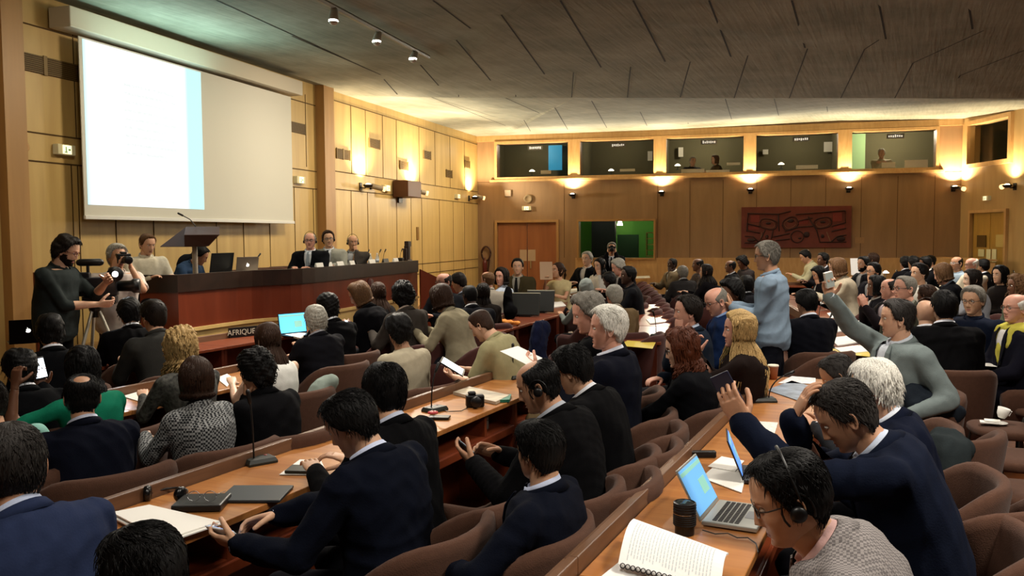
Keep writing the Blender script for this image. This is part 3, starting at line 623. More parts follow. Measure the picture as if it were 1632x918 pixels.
q=MB(); ribbon(q,path,.0,.05,.80,1.25); q.build('front_panel',M_dred,tb)
q=MB()
for i in range(3,len(path)-1,4): ribbon(q,path[i:i+2],.45,.5,.6,1.33)
q.build('support',M_dred,tb)
plat=[v for v in offs(path,.03)]; wl0=Vector((lw(60,300).x,lw(60,300).y,0)); wl1=Vector((lw(690,300).x,lw(690,300).y,0))
q=MB(); pts=[(v.x,v.y) for v in plat]+[(wl1.x,wl1.y),(wl0.x,wl0.y)]; q.prism(pts,Matrix.Identity(4),PZ,0)
ribbon(q,path,-.0,.03,.0,.80,1)
ribbon(q,path,-.03,.03,.79,.83,1)
struct('trim_4',q,[M_oakd,M_oak])
t=thing('wooden_steps','dark wooden steps with rail beside the far end of the dais','steps',(atZ(681,430,13.6).x,atZ(681,430,13.6).y,0),R(20))
for k in range(3):
    q=MB(); q.box((0,-.3*k,.18*(3-k)/2+.0),(.6,.3,.18*(3-k))); q.build('step',M_dred,t)
q=MB()
for x in (-.32,.32):
    for y,h in ((.1,.95),(-.7,.72)): q.box((x,y,h/2),(.04,.04,h))
    q.tube([(x,.1,.93),(x,-.7,.70)],.025,6); q.tube([(x,.1,.7),(x,-.7,.5)],.02,6)
q.build('rail',M_dred,t)
# stair cheek at the far end, parapet at the near end
q=MB(); e=path[-1]; M=at_basis((e.x+.1,e.y-.1,0),Vector((.55,.83,0)),Vector((-.83,.55,0)),Vector((0,0,1)))
q.prism([(0,1.3),(1.2,.75),(1.2,0),(0,0)],M@Matrix.Rotation(PI/2,4,'X'),.05); tag(q.build('stair_cheek',M_dred),'sloping dark red cheek wall at the far end of the dais','cheek wall')
q=MB(); a=atZ(-60,428,10.0); b=atZ(56,432,9.6); 
for z0,z1,th in ((1.33,1.52,.12),): 
    d=(b-a); d.z=0; q.loft([[a2+Vector((-.1,0,0))+Vector((0,0,0)) for a2 in ()] or [Vector((a.x,a.y,z0)),Vector((a.x-.08,a.y+.15,z0)),Vector((a.x-.08,a.y+.15,z1)),Vector((a.x,a.y,z1))],[Vector((b.x,b.y,z0)),Vector((b.x-.08,b.y+.15,z0)),Vector((b.x-.08,b.y+.15,z1-.03)),Vector((b.x,b.y,z1-.03))]])
q.box((b.x-.05,b.y+.05,.67),(.1,.1,1.34)); q.box((a.x,a.y+.05,.67),(.1,.1,1.34)); tag(q.build('parapet_rail',M_dred,bevel=.01),'dark red wooden rail at the left edge of the dais','rail')

# ================================================================ DESKS
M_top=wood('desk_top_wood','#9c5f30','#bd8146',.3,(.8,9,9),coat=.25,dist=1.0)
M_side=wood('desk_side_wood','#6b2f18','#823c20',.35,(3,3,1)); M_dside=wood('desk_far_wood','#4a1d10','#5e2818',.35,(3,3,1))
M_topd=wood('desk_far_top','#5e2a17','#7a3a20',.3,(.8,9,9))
M_rail=wood('desk_rail','#553a28','#6f4f38',.4,(9,1,9))
def desk_unit(L, top=M_top, side=M_side, cub=True):
    """local: length +Y from 0..L, front (towards dais) -X, sitter side +X; x 0..0.5"""
    t=thing('conference_desk',None,'desk')
    q=MB(); q.box((.26,L/2,.735),(.50,L-.004,.03)); q.build('desktop',top,t,bevel=.004)
    q=MB(); q.box((-.01,L/2,.765),(.035,L,.09)); q.box((-.035,L/2,.74),(.02,L,.12)); q.build('back_rail',M_rail,t,bevel=.005)
    q=MB(); q.box((.03,L/2,.36),(.03,L-.01,.72)); q.build('front_panel',side,t)
    for y in (.02,L-.02): q=MB(); q.box((.25,y,.36),(.44,.035,.72)); q.build('side_panel',side,t)
    if cub:
        q=MB(); q.box((.26,L/2,.56),(.42,L-.06,.02)); q.build('shelf',side,t)
        q=MB(); q.box((.47,L/2,.535),(.03,L-.06,.05)); q.build('shelf_rail',side,t,bevel=.004)
        for y in (L*.28,L*.72): q=MB(); q.box((.3,y,.64),(.34,.03,.16)); q.build('divider',side,t)
        for y in (L*.33,L*.77):
            q=MB(); q.box((.40,y+.03,.645),(.012,.12,.13)); s=q.build('socket_panel',mat('socket_grey','#5a5650',.5),t)
            for k in (-.03,.03):
                q=MB(); M=Matrix.Rotation(PI/2,4,'Y'); q.lathe([(.012,0),(.014,.004),(.008,.012),(.004,.014)],(.406,y+.03+k,.65+k*.3),10,M=M); q.build('socket_knob',M_metal,s,smooth=True)
    return t
DU=desk_unit(1.6); DU['label']=''
used=[0]
def put_desk(x,y,rz,label,src=None):
    src=src or DU
    if src not in firstused: firstused.append(src); o=src; o.location=(x,y,0); o.rotation_euler=(0,0,rz); o['label']=label; return o
    return dup(src,(x,y,0),rz,label)
firstused=[]
G='conference desks of the hall'
XA,XB,XC=-2.95,-.985,-5.08
for i,y in enumerate((.55,2.15,3.75,5.35)):
    put_desk(XA,y if i<3 else 4.85,0,['orange wooden desk section at the bottom left under the white paper stack','orange wooden desk section holding dark folder and microphone','orange wooden desk section with camera and magazines','orange wooden desk section at the far end of the centre row'][i]) if i!=3 else None
DU2=desk_unit(1.15); put_desk(XA,5.35,0,'short orange wooden desk section at the far end of the centre row',DU2)
for i,y in enumerate((1.0,2.6,4.2)): put_desk(XB,y,0,['right row wooden desk section with spiral book and laptop','right row wooden desk section with blue tablet and papers','right row wooden desk section with coffee cup and magazine'][i])
put_desk(XB,5.8,0,'short right row desk section ending at the cross aisle',DU2)
for i,y in enumerate((2.35,3.95)): put_desk(XC,y,0,['dark desk section at the far left in front of the woman in green','desk section with white papers before the blonde curly woman'][i])
put_desk(XC,4.8,0,'short desk section of the third row behind the long-haired woman in white',DU2) if False else None
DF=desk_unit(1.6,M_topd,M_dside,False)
def desk_path(pts,lab,src=DF):
    k=0
    for a,b in zip(pts[:-1],pts[1:]):
        a=Vector((*a,0)); b=Vector((*b,0)); d=b-a; n=max(1,round(d.length/1.6)); rz=math.atan2(d.y,d.x)-PI/2
        for i in range(n):
            p=a+d*(i/n); k+=1
            put_desk(p.x,p.y,rz,lab%(['nearest the aisle','second','third','fourth','fifth','sixth','seventh','eighth','ninth'][k-1]),src)
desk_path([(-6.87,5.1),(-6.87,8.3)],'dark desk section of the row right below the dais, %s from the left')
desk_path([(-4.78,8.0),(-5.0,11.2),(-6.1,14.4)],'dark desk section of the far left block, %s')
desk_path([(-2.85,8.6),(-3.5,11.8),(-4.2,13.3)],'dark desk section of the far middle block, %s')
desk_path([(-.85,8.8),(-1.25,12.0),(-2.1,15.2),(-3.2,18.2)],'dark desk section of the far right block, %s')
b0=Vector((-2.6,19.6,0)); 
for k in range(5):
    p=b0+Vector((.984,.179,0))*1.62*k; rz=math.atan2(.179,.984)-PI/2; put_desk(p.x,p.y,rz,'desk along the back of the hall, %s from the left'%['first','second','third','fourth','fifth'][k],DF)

# ================================================================ CHAIRS
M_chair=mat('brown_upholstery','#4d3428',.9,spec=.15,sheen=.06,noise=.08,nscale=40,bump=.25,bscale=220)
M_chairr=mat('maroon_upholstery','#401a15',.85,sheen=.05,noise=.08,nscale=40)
def tub_chair(m):
    t=thing('tub_armchair',None,'chair')
    # shell: u from right arm front around the back to left arm front
    q=MB(); rings=[]; n=34
    for i in range(n+1):
        u=-1+2*i/n; a=abs(u); sg=1 if u>0 else -1
        if a>.52: k=(a-.52)/.48; x=-.04+.34*k; y=sg*(.29-.01*k); nx,ny=0,sg*1.
        else:
            th=a/.52*PI/2; x=-.04-.22*math.cos(th); y=sg*.29*math.sin(th); nx,ny=-math.cos(th),sg*math.sin(th)
        s=min(1,max(0,(a-.22)/.46)); s=s*s*(3-2*s); top=.82-.19*s
        if a>.9: top-= .03*((a-.9)/.1)**2
        tilt=.055*(1-s)+.012
        o=Vector((x,y,0)); nn=Vector((nx,ny,0)).normalized(); h=.028+.004*s
        def pt(z,w): return o+nn*(w+tilt*(z-.3)/.55)+Vector((0,0,z))
        rings.append([pt(.27,-h),pt(.27,h),pt(.5,h+.004),pt(top-.05,h+.006),pt(top-.012,h*.8),pt(top,0),pt(top-.012,-h*.8),pt(top-.05,-h-.004),pt(.5,-h)])
    q.loft(rings); sh=q.build('shell',m,t,smooth=True)
    q=MB(); rings=[]
    for z,sc in ((.30,.90),(.32,.97),(.40,1),(.455,.97),(.475,.88),(.48,.5)):
        rings.append([Vector((.03+.245*sc*math.copysign(abs(math.cos(a))**.5,math.cos(a)),.25*sc*math.copysign(abs(math.sin(a))**.5,math.sin(a)),z)) for a in (2*PI*j/24 for j in range(24))])
    q.loft(rings); q.build('seat_cushion',m,t,smooth=True)
    q=MB(); q.tube([(.0,0,.04),(.0,0,.30)],.028,12); q.lathe([(.05,.26),(.12,.29),(.12,.30)],seg=14); q.build('pedestal',M_dmetal,t,smooth=True)
    for k in range(4):
        a=PI/4+k*PI/2; q=MB(); q.tube([(0,0,.06),(math.cos(a)*.27,math.sin(a)*.27,.018)],[.022,.014],8); q.build('foot',M_metal if k==0 else M_dmetal,t,smooth=True)
    return t
CH=tub_chair(M_chair); CH2=tub_chair(M_chairr); chfirst=[]
def put_chair(x,y,rz,label,src=None,z=0,group='brown tub armchairs'):
    src=src or CH
    if src not in chfirst: chfirst.append(src); src.location=(x,y,z); src.rotation_euler=(0,0,rz); src['label']=label; src['group']=group; return src
    return dup(src,(x,y,z),rz,label,group)
def side_chair():
    t=thing('side_chair',None,'chair')
    q=MB(); rings=[]
    for z,sc in ((.425,.93),(.44,1),(.47,1),(.485,.93),(.49,.5)):
        rings.append([Vector((.22*sc*math.copysign(abs(math.cos(a))**.6,math.cos(a)),.23*sc*math.copysign(abs(math.sin(a))**.6,math.sin(a)),z)) for a in (2*PI*j/24 for j in range(24))])
    q.loft(rings); q.build('seat',M_chair,t,smooth=True)
    q=MB(); rings=[]
    for z,wd in ((.52,.19),(.56,.21),(.75,.225),(.83,.20),(.86,.12)):
        x=-.21-.12*(z-.5)
        rings.append([Vector((x+.022*math.sin(a)-.02*(1-math.cos(a)**2)*0,wd*math.cos(a),z)) for a in (2*PI*j/20 for j in range(20))])
    q.loft(rings); q.build('backrest',M_chair,t,smooth=True)
    for sx,sy in ((1,1),(1,-1),(-1,1),(-1,-1)):
        q=MB(); q.tube([(sx*.16,sy*.17,.43),(sx*.23,sy*.22,.01)],.011,8); q.build('leg',M_dmetal,t,smooth=True)
    q=MB(); 
    for sy in (1,-1): q.tube([(-.19,sy*.17,.43),(-.235,sy*.17,.6)],.011,8)
    q.build('back_support',M_dmetal,t,smooth=True)
    return t
# ================================================================ PEOPLE
def crom(x, xp, fp):
    x=np.asarray(x,float); xp=np.array(xp,float); fp=np.array(fp,float)
    i=np.clip(np.searchsorted(xp,x)-1,0,len(xp)-2); h=xp[i+1]-xp[i]; t=(x-xp[i])/h
    d=np.gradient(fp,xp); d0=d[i]*h; d1=d[i+1]*h
    return (2*t**3-3*t**2+1)*fp[i]+(t**3-2*t**2+t)*d0+(-2*t**3+3*t**2)*fp[i+1]+(t**3-t**2)*d1
def sstep(a,b,x):
    t=np.clip((x-a)/(b-a),0,1); return t*t*(3-2*t)
def head_grid(nl,nt):
    lon=np.linspace(-PI,PI,nl,endpoint=False); lat=np.linspace(-88,88,nt)
    lon=lon-.45*np.sin(lon)  # denser at the front
    A,B=np.meshgrid(lon,lat); return A.ravel(),B.ravel()
def grid_faces(nl,nt,caps=True):
    F=[(i*nl+j,i*nl+(j+1)%nl,(i+1)*nl+(j+1)%nl,(i+1)*nl+j) for i in range(nt-1) for j in range(nl)]
    if caps: F+= [tuple(range(nl))[::-1], tuple((nt-1)*nl+j for j in range(nl))]
    return F
def head_base(phi,lat,fem=0,fat=0):
    fr=crom(lat,[-90,-78,-62,-45,-25,0,20,45,65,80,90],[0,.52,.80,.885,.90,.93,.97,.84,.55,.24,0])*.098
    bk=crom(lat,[-90,-78,-60,-40,-20,0,20,45,65,80,90],[0,.12,.30,.52,.80,.97,1.03,.90,.60,.27,0])*.100
    wd=crom(lat,[-90,-78,-62,-45,-25,0,20,45,65,80,90],[0,.30,.50,.66+.1*fat,.86+.06*fat,.98,1.0,.84,.56,.25,0])*(.077-.003*fem)
    cf,sf=np.cos(phi),np.sin(phi)
    e=.88; cx=np.sign(cf)*np.abs(cf)**e; sy=np.sign(sf)*np.abs(sf)**e
    x=np.where(cf>0,fr,bk)*cx; y=wd*sy; z=.120*np.sin(np.radians(lat)); 
    return np.stack([x,y,z],1)
def face_feat(Pn,phi,fem=0,fat=0):
    x,y,z=Pn.T.copy(); f=np.clip(np.cos(phi),0,1)**.5*(np.cos(phi)>0)
    g=lambda yy,zz,sy,sz: np.exp(-((np.abs(y)-yy)/sy)**2-((z-zz)/sz)**2)
    nose=np.interp(z,[-.05,-.042,-.034,-.02,.0,.022,.035],[0,.006,.026,.021,.012,.004,0])
    nw=np.interp(z,[-.045,-.034,-.02,.02],[.013,.0135,.010,.0075])
    dx=nose*np.exp(-(y/nw)**2)*(1.0-.15*fem) + .006*g(.014,-.037,.006,.007)
    dx-= .012*g(.031,.012,.015,.011); dx+= .005*g(.03,.034,.022,.008)*(1-.5*fem)
    dx+= .004*g(.040,-.022,.018,.018)*(1+fat); dx+= .0055*g(0,-.060,.020,.0045)+.006*g(0,-.072,.017,.005)-.004*g(0,-.0655,.022,.0022)-.003*g(0,-.082,.02,.005)
    dx+= .008*g(0,-.101,.022,.013)
    return np.stack([x+dx*f,y,z],1)
SKIN={}
def skin(tone):
    cols={'fair':'#d0a488','pink':'#d09a84','tan':'#b88a6c','olive':'#a37858','brown':'#6a4632','dark':'#402a20','asian':'#c2987a','pale':'#dab69c'}
    return mat('skin_'+tone,cols[tone],.5,spec=.35,sss=.12,noise=.06,nscale=30,bump=.08,bscale=120)
def lips(tone): return mat('lips_'+tone,{'brown':'#4a2a22','dark':'#2e1a16'}.get(tone,'#9a5c50'),.45)
M_eye=mat('eye_white','#cfc8bd',.25); M_iris=mat('eye_iris','#1d120c',.2)
hcols={'black':'#0b0a0a','dark':'#17110d','brown':'#2e1d13','red':'#4a2413','blond':'#a98c5c','grey':'#6c6860','white':'#cfcdc4','silver':'#9a978d','lightbrown':'#5d432c','salt':'#2b2826'}
def hairm(c): 
    key=('hairm',c)
    if key in MC: return MC[key]
    m=bpy.data.materials.new('hair_'+c); m.use_nodes=True; N,L=nodes(m); b=N['Principled BSDF']; tc=N.new('ShaderNodeTexCoord'); mp=N.new('ShaderNodeMapping'); mp.inputs['Scale'].default_value=(90,90,12); L.new(tc.outputs['Object'],mp.inputs[0])
    n=N.new('ShaderNodeTexNoise'); n.inputs['Scale'].default_value=3; n.inputs['Detail'].default_value=3; L.new(mp.outputs[0],n.inputs[0])
    r=N.new('ShaderNodeMapRange'); L.new(n.outputs[0],r.inputs[0]); r.inputs[1].default_value=.3; r.inputs[2].default_value=.7; r.inputs[3].default_value=.55; r.inputs[4].default_value=1.5
    mx=N.new('ShaderNodeVectorMath'); mx.operation='SCALE'; mx.inputs[0].default_value=lin(hcols[c]); L.new(r.outputs[0],mx.inputs['Scale']); L.new(mx.outputs[0],b.inputs['Base Color'])
    b.inputs['Roughness'].default_value=.55; b.inputs['Specular IOR Level'].default_value=.15
    bp=N.new('ShaderNodeBump'); bp.inputs['Strength'].default_value=.5; bp.inputs['Distance'].default_value=.004; L.new(n.outputs[0],bp.inputs['Height']); L.new(bp.outputs[0],b.inputs['Normal'])
    MC[key]=m; return m
def cloth(c,kind='wool'):
    if kind=='check': 
        key=('check',c)
        if key in MC: return MC[key]
        m=bpy.data.materials.new('checked_cloth'); m.use_nodes=True; N,L=nodes(m); b=N['Principled BSDF']; tc=N.new('ShaderNodeTexCoord'); ch=N.new('ShaderNodeTexChecker'); ch.inputs['Scale'].default_value=130 if c=='grey' else 85
        a1,a2={'grey':('#8a8482','#5f5a5a'),'bw':('#8e9090','#15181c')}[c]
        ch.inputs[1].default_value=(*lin(a1),1); ch.inputs[2].default_value=(*lin(a2),1); L.new(tc.outputs['Object'],ch.inputs[0]); L.new(ch.outputs[0],b.inputs['Base Color']); b.inputs['Roughness'].default_value=.9; MC[key]=m; return m
    if kind=='pattern': return mat('patterned_cloth',c,.85,noise=.9,nscale=45)
    return mat('cloth_'+kind,c,.95 if kind=='wool' else .85,spec=.08,sheen=.0,noise=.07,nscale=25,bump=.15,bscale=160)

def remesh(mb, vox, sm=4, decim=None):
    me=bpy.data.meshes.new('t'); me.from_pydata(mb.v,[],mb.f); o=bpy.data.objects.new('t',me); C.objects.link(o)
    bm=bmesh.new(); bm.from_mesh(me); bmesh.ops.recalc_face_normals(bm,faces=bm.faces); bm.to_mesh(me); bm.free()
    r=o.modifiers.new('r','REMESH'); r.mode='VOXEL'; r.voxel_size=vox
    if sm: s=o.modifiers.new('s','SMOOTH'); s.factor=.6; s.iterations=sm
    dg=bpy.context.evaluated_depsgraph_get(); ev=o.evaluated_get(dg); m2=ev.to_mesh()
    V=np.empty(len(m2.vertices)*3); m2.vertices.foreach_get('co',V); V=V.reshape(-1,3)
    Nn=np.empty(len(m2.vertices)*3); m2.vertices.foreach_get('normal',Nn); Nn=Nn.reshape(-1,3)
    F=[tuple(p.vertices) for p in m2.polygons]; ev.to_mesh_clear(); bpy.data.objects.remove(o); bpy.data.meshes.remove(me)
    return V,Nn,F
def wrinkle(V,Nn,amp,seed,freq=9):
    rs=np.random.RandomState(seed); d=np.zeros(len(V))
    for k in range(5):
        K=rs.normal(size=3)*freq*(.7+.45*k); K2=rs.normal(size=3)*freq*.9
        d+= (1-2*np.abs(np.sin(V@K+1.6*np.sin(V@K2+rs.rand()*6)+rs.rand()*6)))/(1+.6*k)
    return V+Nn*(d*amp*.4)[:,None]
HC={}
def hand_mesh(curl,vox):
    key=(round(curl,2),vox)
    if key in HC: return HC[key]
    q=MB(); rings=[]
    for x,w_,h_,yo in ((-.03,.026,.020,0),(0,.028,.019,0),(.03,.037,.017,.002),(.065,.042,.015,0),(.092,.040,.012,-.001)):
        rings.append([Vector((x,yo+w_*math.cos(a),h_*math.sin(a))) for a in (2*PI*j/14 for j in range(14))])
    q.loft(rings)
    for y,l,r in ((.030,.072,.0092),(.010,.080,.0095),(-.011,.074,.0090),(-.030,.058,.0080)):
        p=Vector((.086,y,0)); a=curl*.35; pts=[Vector((.07,y*.95,0)),p]; rr=[r*1.1,r]
        for s_,cc in ((.44,1),(.31,1.1),(.25,.8)):
            p=p+Vector((math.cos(a),y*.8*(1-curl*.5),-math.sin(a))).normalized()*l*s_; pts.append(p); a+=curl*cc; rr.append(rr[-1]*.93)
        q.tube(pts,rr,8)
    a=.35+.3*curl; p=Vector((.018,.022,-.006)); pts=[p]; d=Vector((.66,.62,-.30-.3*curl)).normalized()
    p=p+d*.038; pts.append(p); d=Vector((.85,.30,-.35-.4*curl)).normalized(); p=p+d*.032; pts.append(p); d=Vector((.92,.02,-.3-.5*curl)).normalized(); p=p+d*.026; pts.append(p)
    q.tube(pts,[.015,.0125,.0105,.0095],8)
    V,Nn,F=remesh(q,vox,2); HC[key]=(V,F); return HC[key]

def V3(*a): return Vector(a)
class Person: pass
def build_person(name='person', pose='sit', s=1.0, fem=0, fat=0, lean=8, side=0, twist=0, neck=12, hyaw=0, hpitch=0, hroll=0,
        hair='short', hc='dark', tone='fair', outfit=('suit','#0d0e12','#e8e8ec',None), trousers='#14141a', arms=None, glasses=None, headset=False,
        lod=1, sleeve=1.0, curl=.5, seed=0, beard=None, legs=True, extra=None, brow=True, hairlen=.25, hairline=0, shoes='#0c0a09', vopen=.16):
    """local: +x the way the body faces, +y left, z up; root at floor under the hips. lod 0 near,1 mid,2 far"""
    rs=random.Random(seed+5); fm=fem
    HIP=.545 if pose=='sit' else .93
    W=lambda m,f: m+(f-m)*fem
    # spine
    L=W(.50,.465); n=10; pts=[V3(0,0,HIP)]; frs=[]; 
    for i in range(n+1):
        t=i/n; th=R(lean)*(.45+.9*t); ph=R(side)*t; tw=R(twist)*t
        up=V3(math.sin(th)*math.cos(ph),-math.sin(ph),math.cos(th)*math.cos(ph)).normalized()
        fw=V3(math.cos(tw),math.sin(tw),0); fw=(fw-up*fw.dot(up)).normalized(); lf=up.cross(fw); frs.append((fw,lf,up))
        if i<n: pts.append(pts[-1]+up*(L/n))
    def spine(t):
        k=t*n
        if k<=0: fw,lf,up=frs[0]; return pts[0]+up*(t*L),fw,lf,up
        i=min(int(k),n-1); f=k-i; o=pts[i].lerp(pts[i+1],min(f,1)); fw,lf,up=frs[min(int(round(k)),n)]; 
        if k>n: o=pts[n]+frs[n][2]*((t-1)*L)
        return o,fw,lf,up
    TS=[-.26,-.14,0,.18,.38,.58,.76,.88,.95,1.0,1.05]
    AW=[W(.13,.14),W(.175,.18),W(.185,.19),W(.175,.155),W(.172,.132),W(.188,.148),W(.198,.160),W(.190,.152),W(.148,.118),W(.085,.068),W(.060,.052)]
    BWd=[.10,W(.125,.13),W(.128,.13),W(.12,.11)+.03*fat,W(.115,.10)+.035*fat,W(.120,.112),W(.118,.112),W(.105,.098),W(.088,.08),W(.065,.058),W(.058,.05)]
    AW=[a*1.05*(1+.10*fat) for a in AW]; BWd=[b*1.06 for b in BWd]
    def torso(q,inf=0,t0=-.3,t1=1.1,seg=22):
        rings=[]
        for t,a,b in zip(TS,AW,BWd):
            if t<t0 or t>t1: continue
            o,fw,lf,up=spine(t); a2,b2=a+inf,b+inf
            if fem and .5<t<.82: b2+=.014
            rings.append([o+fw*(.01)+lf*(a2*math.copysign(abs(math.cos(x))**.85,math.cos(x)))+fw*(b2*math.copysign(abs(math.sin(x))**.9,math.sin(x))) for x in (2*PI*j/seg for j in range(seg))])
        q.loft(rings)
    def bsurf(t,l):
        a=np.interp(t,TS,AW); b=np.interp(t,TS,BWd); return .01+b*math.sqrt(max(0,1-(l/a)**2)) if abs(l)<a else 0
    # neck & head frame
    oN,fN,lN,uN=spine(1.0)
    ang=R(neck); nd=(uN*math.cos(ang)+fN*math.sin(ang)).normalized()
    # head orientation: yaw about world-ish up, pitch down positive
    hd=fN.copy(); hd.z=0; hd.normalize(); base=math.atan2(hd.y,hd.x)
    Hm=Matrix.Rotation(base+R(hyaw),3,'Z')@Matrix.Rotation(R(hpitch),3,'Y')@Matrix.Rotation(R(hroll),3,'X')
    Hm=Hm*.925
    nt=oN+nd*.036
    hc_=nt+(Hm@V3(.022,0,.102))
    Hmat=Hm.to_4x4(); Hmat.translation=hc_
    # shoulders & arms
    oS,fS,lS,uS=spine(.86); SW=W(.198,.166)*(1+.06*fat)
    UA,FA=W(.285,.262),W(.255,.235)
    P_=Person(); P_.wrist={}; P_.hand={}
    arms=dict(arms or {}); armpts={}
    for sd,k in ((1,'L'),(-1,'R')):
        S=oS+lS*(sd*SW)+uS*(-.012)
        spec=arms.get(k,'lap')
        if isinstance(spec,str):
            spec={'lap':dict(t=(.26,.06*sd,HIP+.12),p=(0,0,-1)),'desk':dict(t=(.40,.12*sd,.80),p=(0,0,-1)),'desk2':dict(t=(.34,.20*sd,.80),p=(0,0,-1),d=(.6,-.8*sd,0)),
              'side':dict(t=(.03,.27*sd,HIP-.05),p=(0,-sd,0),d=(.1,0,-1),e=(-.6,.4*sd,0)),'arm':dict(t=(.24,.29*sd,.70),p=(0,0,-1)),'chin':dict(t=None),'phone':dict(t=(.30,.055*sd,.78),p=(0,-.6*sd,.8)),
              'chest':dict(t=(.20,.02*sd,HIP+.36),p=(-.6,0,-.3),d=(.1,-.9*sd,.4)),'cam':dict(t=None)}[spec].copy() | {'n':spec}
        nm=spec.get('n')
        if nm=='chin':
            T=hc_+Hm@V3(.085,.035*sd,-.155); spec.update(p=tuple(Hm@V3(-.7,-.5*sd,.3)),d=tuple(Hm@V3(-.1,-.1*sd,.95)))
        elif nm=='cam':
            T=hc_+Hm@V3(.13,.085*sd,-.09); spec.update(p=tuple(Hm@V3(-.5,-.9*sd,0)),d=tuple(Hm@V3(.25,-.25*sd,.8)),e=(0,.5*sd,-1))
        elif spec.get('rel')=='head': T=hc_+Hm@V3(*spec['t'])
        elif spec.get('rel')=='headw': T=hc_+V3(*spec['t'])
        else: T=V3(*spec['t'])
        d=T-S; D=d.length; mx=(UA+FA)*.985
        if D>mx: T=S+d*(mx/D); d=T-S; D=mx
        if D<.14: D=.14
        aa=(UA*UA-FA*FA+D*D)/(2*D); hh=math.sqrt(max(0,UA*UA-aa*aa)); hint=V3(*spec.get('e',(-.25,.55*sd,-1))); dn=d.normalized(); hint=(hint-dn*hint.dot(dn)).normalized()
        E=S+dn*aa+hint*hh; fd=(T-E).normalized()
        hdir=V3(*spec['d']).normalized() if spec.get('d') is not None else fd
        pn=V3(*spec.get('p',(0,0,-1))); pn=(pn-hdir*pn.dot(hdir)); pn=pn.normalized() if pn.length>.05 else V3(0,-sd,0)
        armpts[k]=(S,E,T,hdir,pn,sd,spec.get('c',curl))
        P_.wrist[k]=T; P_.hand[k]=(T+hdir*.09,hdir,pn)
    # ---- legs
    if pose=='sit':
        sp=.10 if not fem else .075
        legp=[[V3(.0,.09*sd,HIP-.03),V3(.22,(.09+sp*.3)*sd,HIP-.03),V3(.44,(.09+sp*.5)*sd,HIP-.045),V3(.46,(.09+sp*.5)*sd,.28),V3(.43,(.09+sp*.5)*sd,.085)] for sd in (1,-1)]
    else:
        legp=[[V3(0,.09*sd,HIP-.02),V3(.01,.10*sd,.70),V3(.015+.02*sd,.11*sd,.49),V3(.0+.03*sd,.115*sd,.28),V3(-.015+.04*sd,.12*sd,.085)] for sd in (1,-1)]
    vox={0:.0105,1:.015,2:.022}[lod]
    # ---- BODY (skin) one mesh: torso, limbs
    q=MB(); torso(q,-.018,-.2,.96,18)
    q.tube([spine(.94)[0],nt+nd*.03],[W(.060,.050)*(1+.1*fat),W(.056,.047)*(1+.1*fat)],14); q.tube([nt,hc_+Hm@V3(-.012,0,-.05)],[W(.056,.047),W(.055,.047)],14)
    for sd in (1,-1): q.tube([oN-uN*.05,oS+lS*(sd*SW*.7)-uS*.02],[.032,.030],10)
    for k,(S,E,T,hdir,pn,sd,cc) in armpts.items():
        q.tube([S,S.lerp(E,.5),E],[W(.050,.040),W(.045,.036),W(.038,.032)],10); q.tube([E,E.lerp(T,.35),T-hdir*.0],[W(.039,.033),W(.040,.033),W(.027,.023)],10)
    if legs:
        for lp in legp: q.tube(lp,[.075,.07,.055,.05,.037],10); q.tube([lp[-1],lp[-1]+V3(.12,0,-.045)],[.035,.028],8)
    V,Nn,F=remesh(q,max(vox,.014),4); parts=[(V,F,0)]
    # hands
    hv={0:.0035,1:.0055,2:.0085}[lod]
    for k,(S,E,T,hdir,pn,sd,cc) in armpts.items():
        Vh,Fh=hand_mesh(cc,hv); Z=-pn; Y=Z.cross(hdir).normalized()
        # right hand: thumb +Y ; left hand mirrored
        Mh=np.array([[*hdir],[*(Y*(1 if sd<0 else -1)*1.0)],[*Z]])
        if sd>0: Mh=np.array([[*hdir],[*(-Y)],[*Z]])
        sc=W(1.0,.88); Vw=(Vh*sc)@Mh+np.array([*(T)]); parts.append((Vw,Fh if sd<0 else [f[::-1] for f in Fh],0))
    # head
    nl,ntt={0:(96,84),1:(64,52),2:(40,32)}[lod]
    phi,lat=head_grid(nl,ntt); HB=head_base(phi,lat,fem,fat); HP=face_feat(HB,phi,fem,fat)
    HMn=np.array(Hm); tw=lambda A: A@HMn.T+np.array([*hc_])
    Fg=grid_faces(nl,ntt); mi=[]
    parts.append((tw(HP),Fg,0)); 
    lipmask=(np.abs(HP[:,2]+.0655)<.0105)&(np.abs(HP[:,1])<.023)&(np.cos(phi)>.5)
    lipf=[all(lipmask[i] for i in f) for f in Fg]
    # ears
    ear=MB(); 
    for sd in (1,-1):
        c=V3(-.004,sd*.0745*(1-.03*fem),-.006); rings=[]; ns={0:16,1:12,2:8}[lod]
        for (sc,off) in ((.62,-.012),(.8,.0),(1.0,.008),(1.0,.013),(.86,.014),(.66,.007),(.3,.004)):
            rg=[]
            for j in range(ns):
                a=2*PI*j/ns; ex=.0185*math.cos(a)*sc*(1+.15*math.sin(a)); ez=.032*math.sin(a)*sc
                rg.append(Hmat@(c+V3(ex*.92-ez*.12-.30*off,sd*off+sd*(-ex)*.35,ez)))
            rings.append(rg)
        ear.loft(rings)
    parts.append((np.array([tuple(v) for v in ear.v]),ear.f,0))
    # eyes
    ey=MB()
    for sd in (1,-1):
        c=V3(.0755,sd*.031,.011); M=Hmat@Matrix.Translation(c); ey.ball(M.translation,(.0125,.0155,.0085),10,1,Hm.to_3x3()); c2=Hmat@V3(.0835,sd*.030,.011); ey.ball(c2,(.0055,.0062,.0062),8,2,Hm.to_3x3())
    VV=[];FF=[];MI=[];off=0
    for pi,(v,f,m_) in enumerate(parts):
        VV.append(v); FF+= [tuple(i+off for i in ff) for ff in f]; 
        if pi==3: MI+=[3 if l else 0 for l in lipf]
        else: MI+=[0]*len(f)
        off+=len(v)
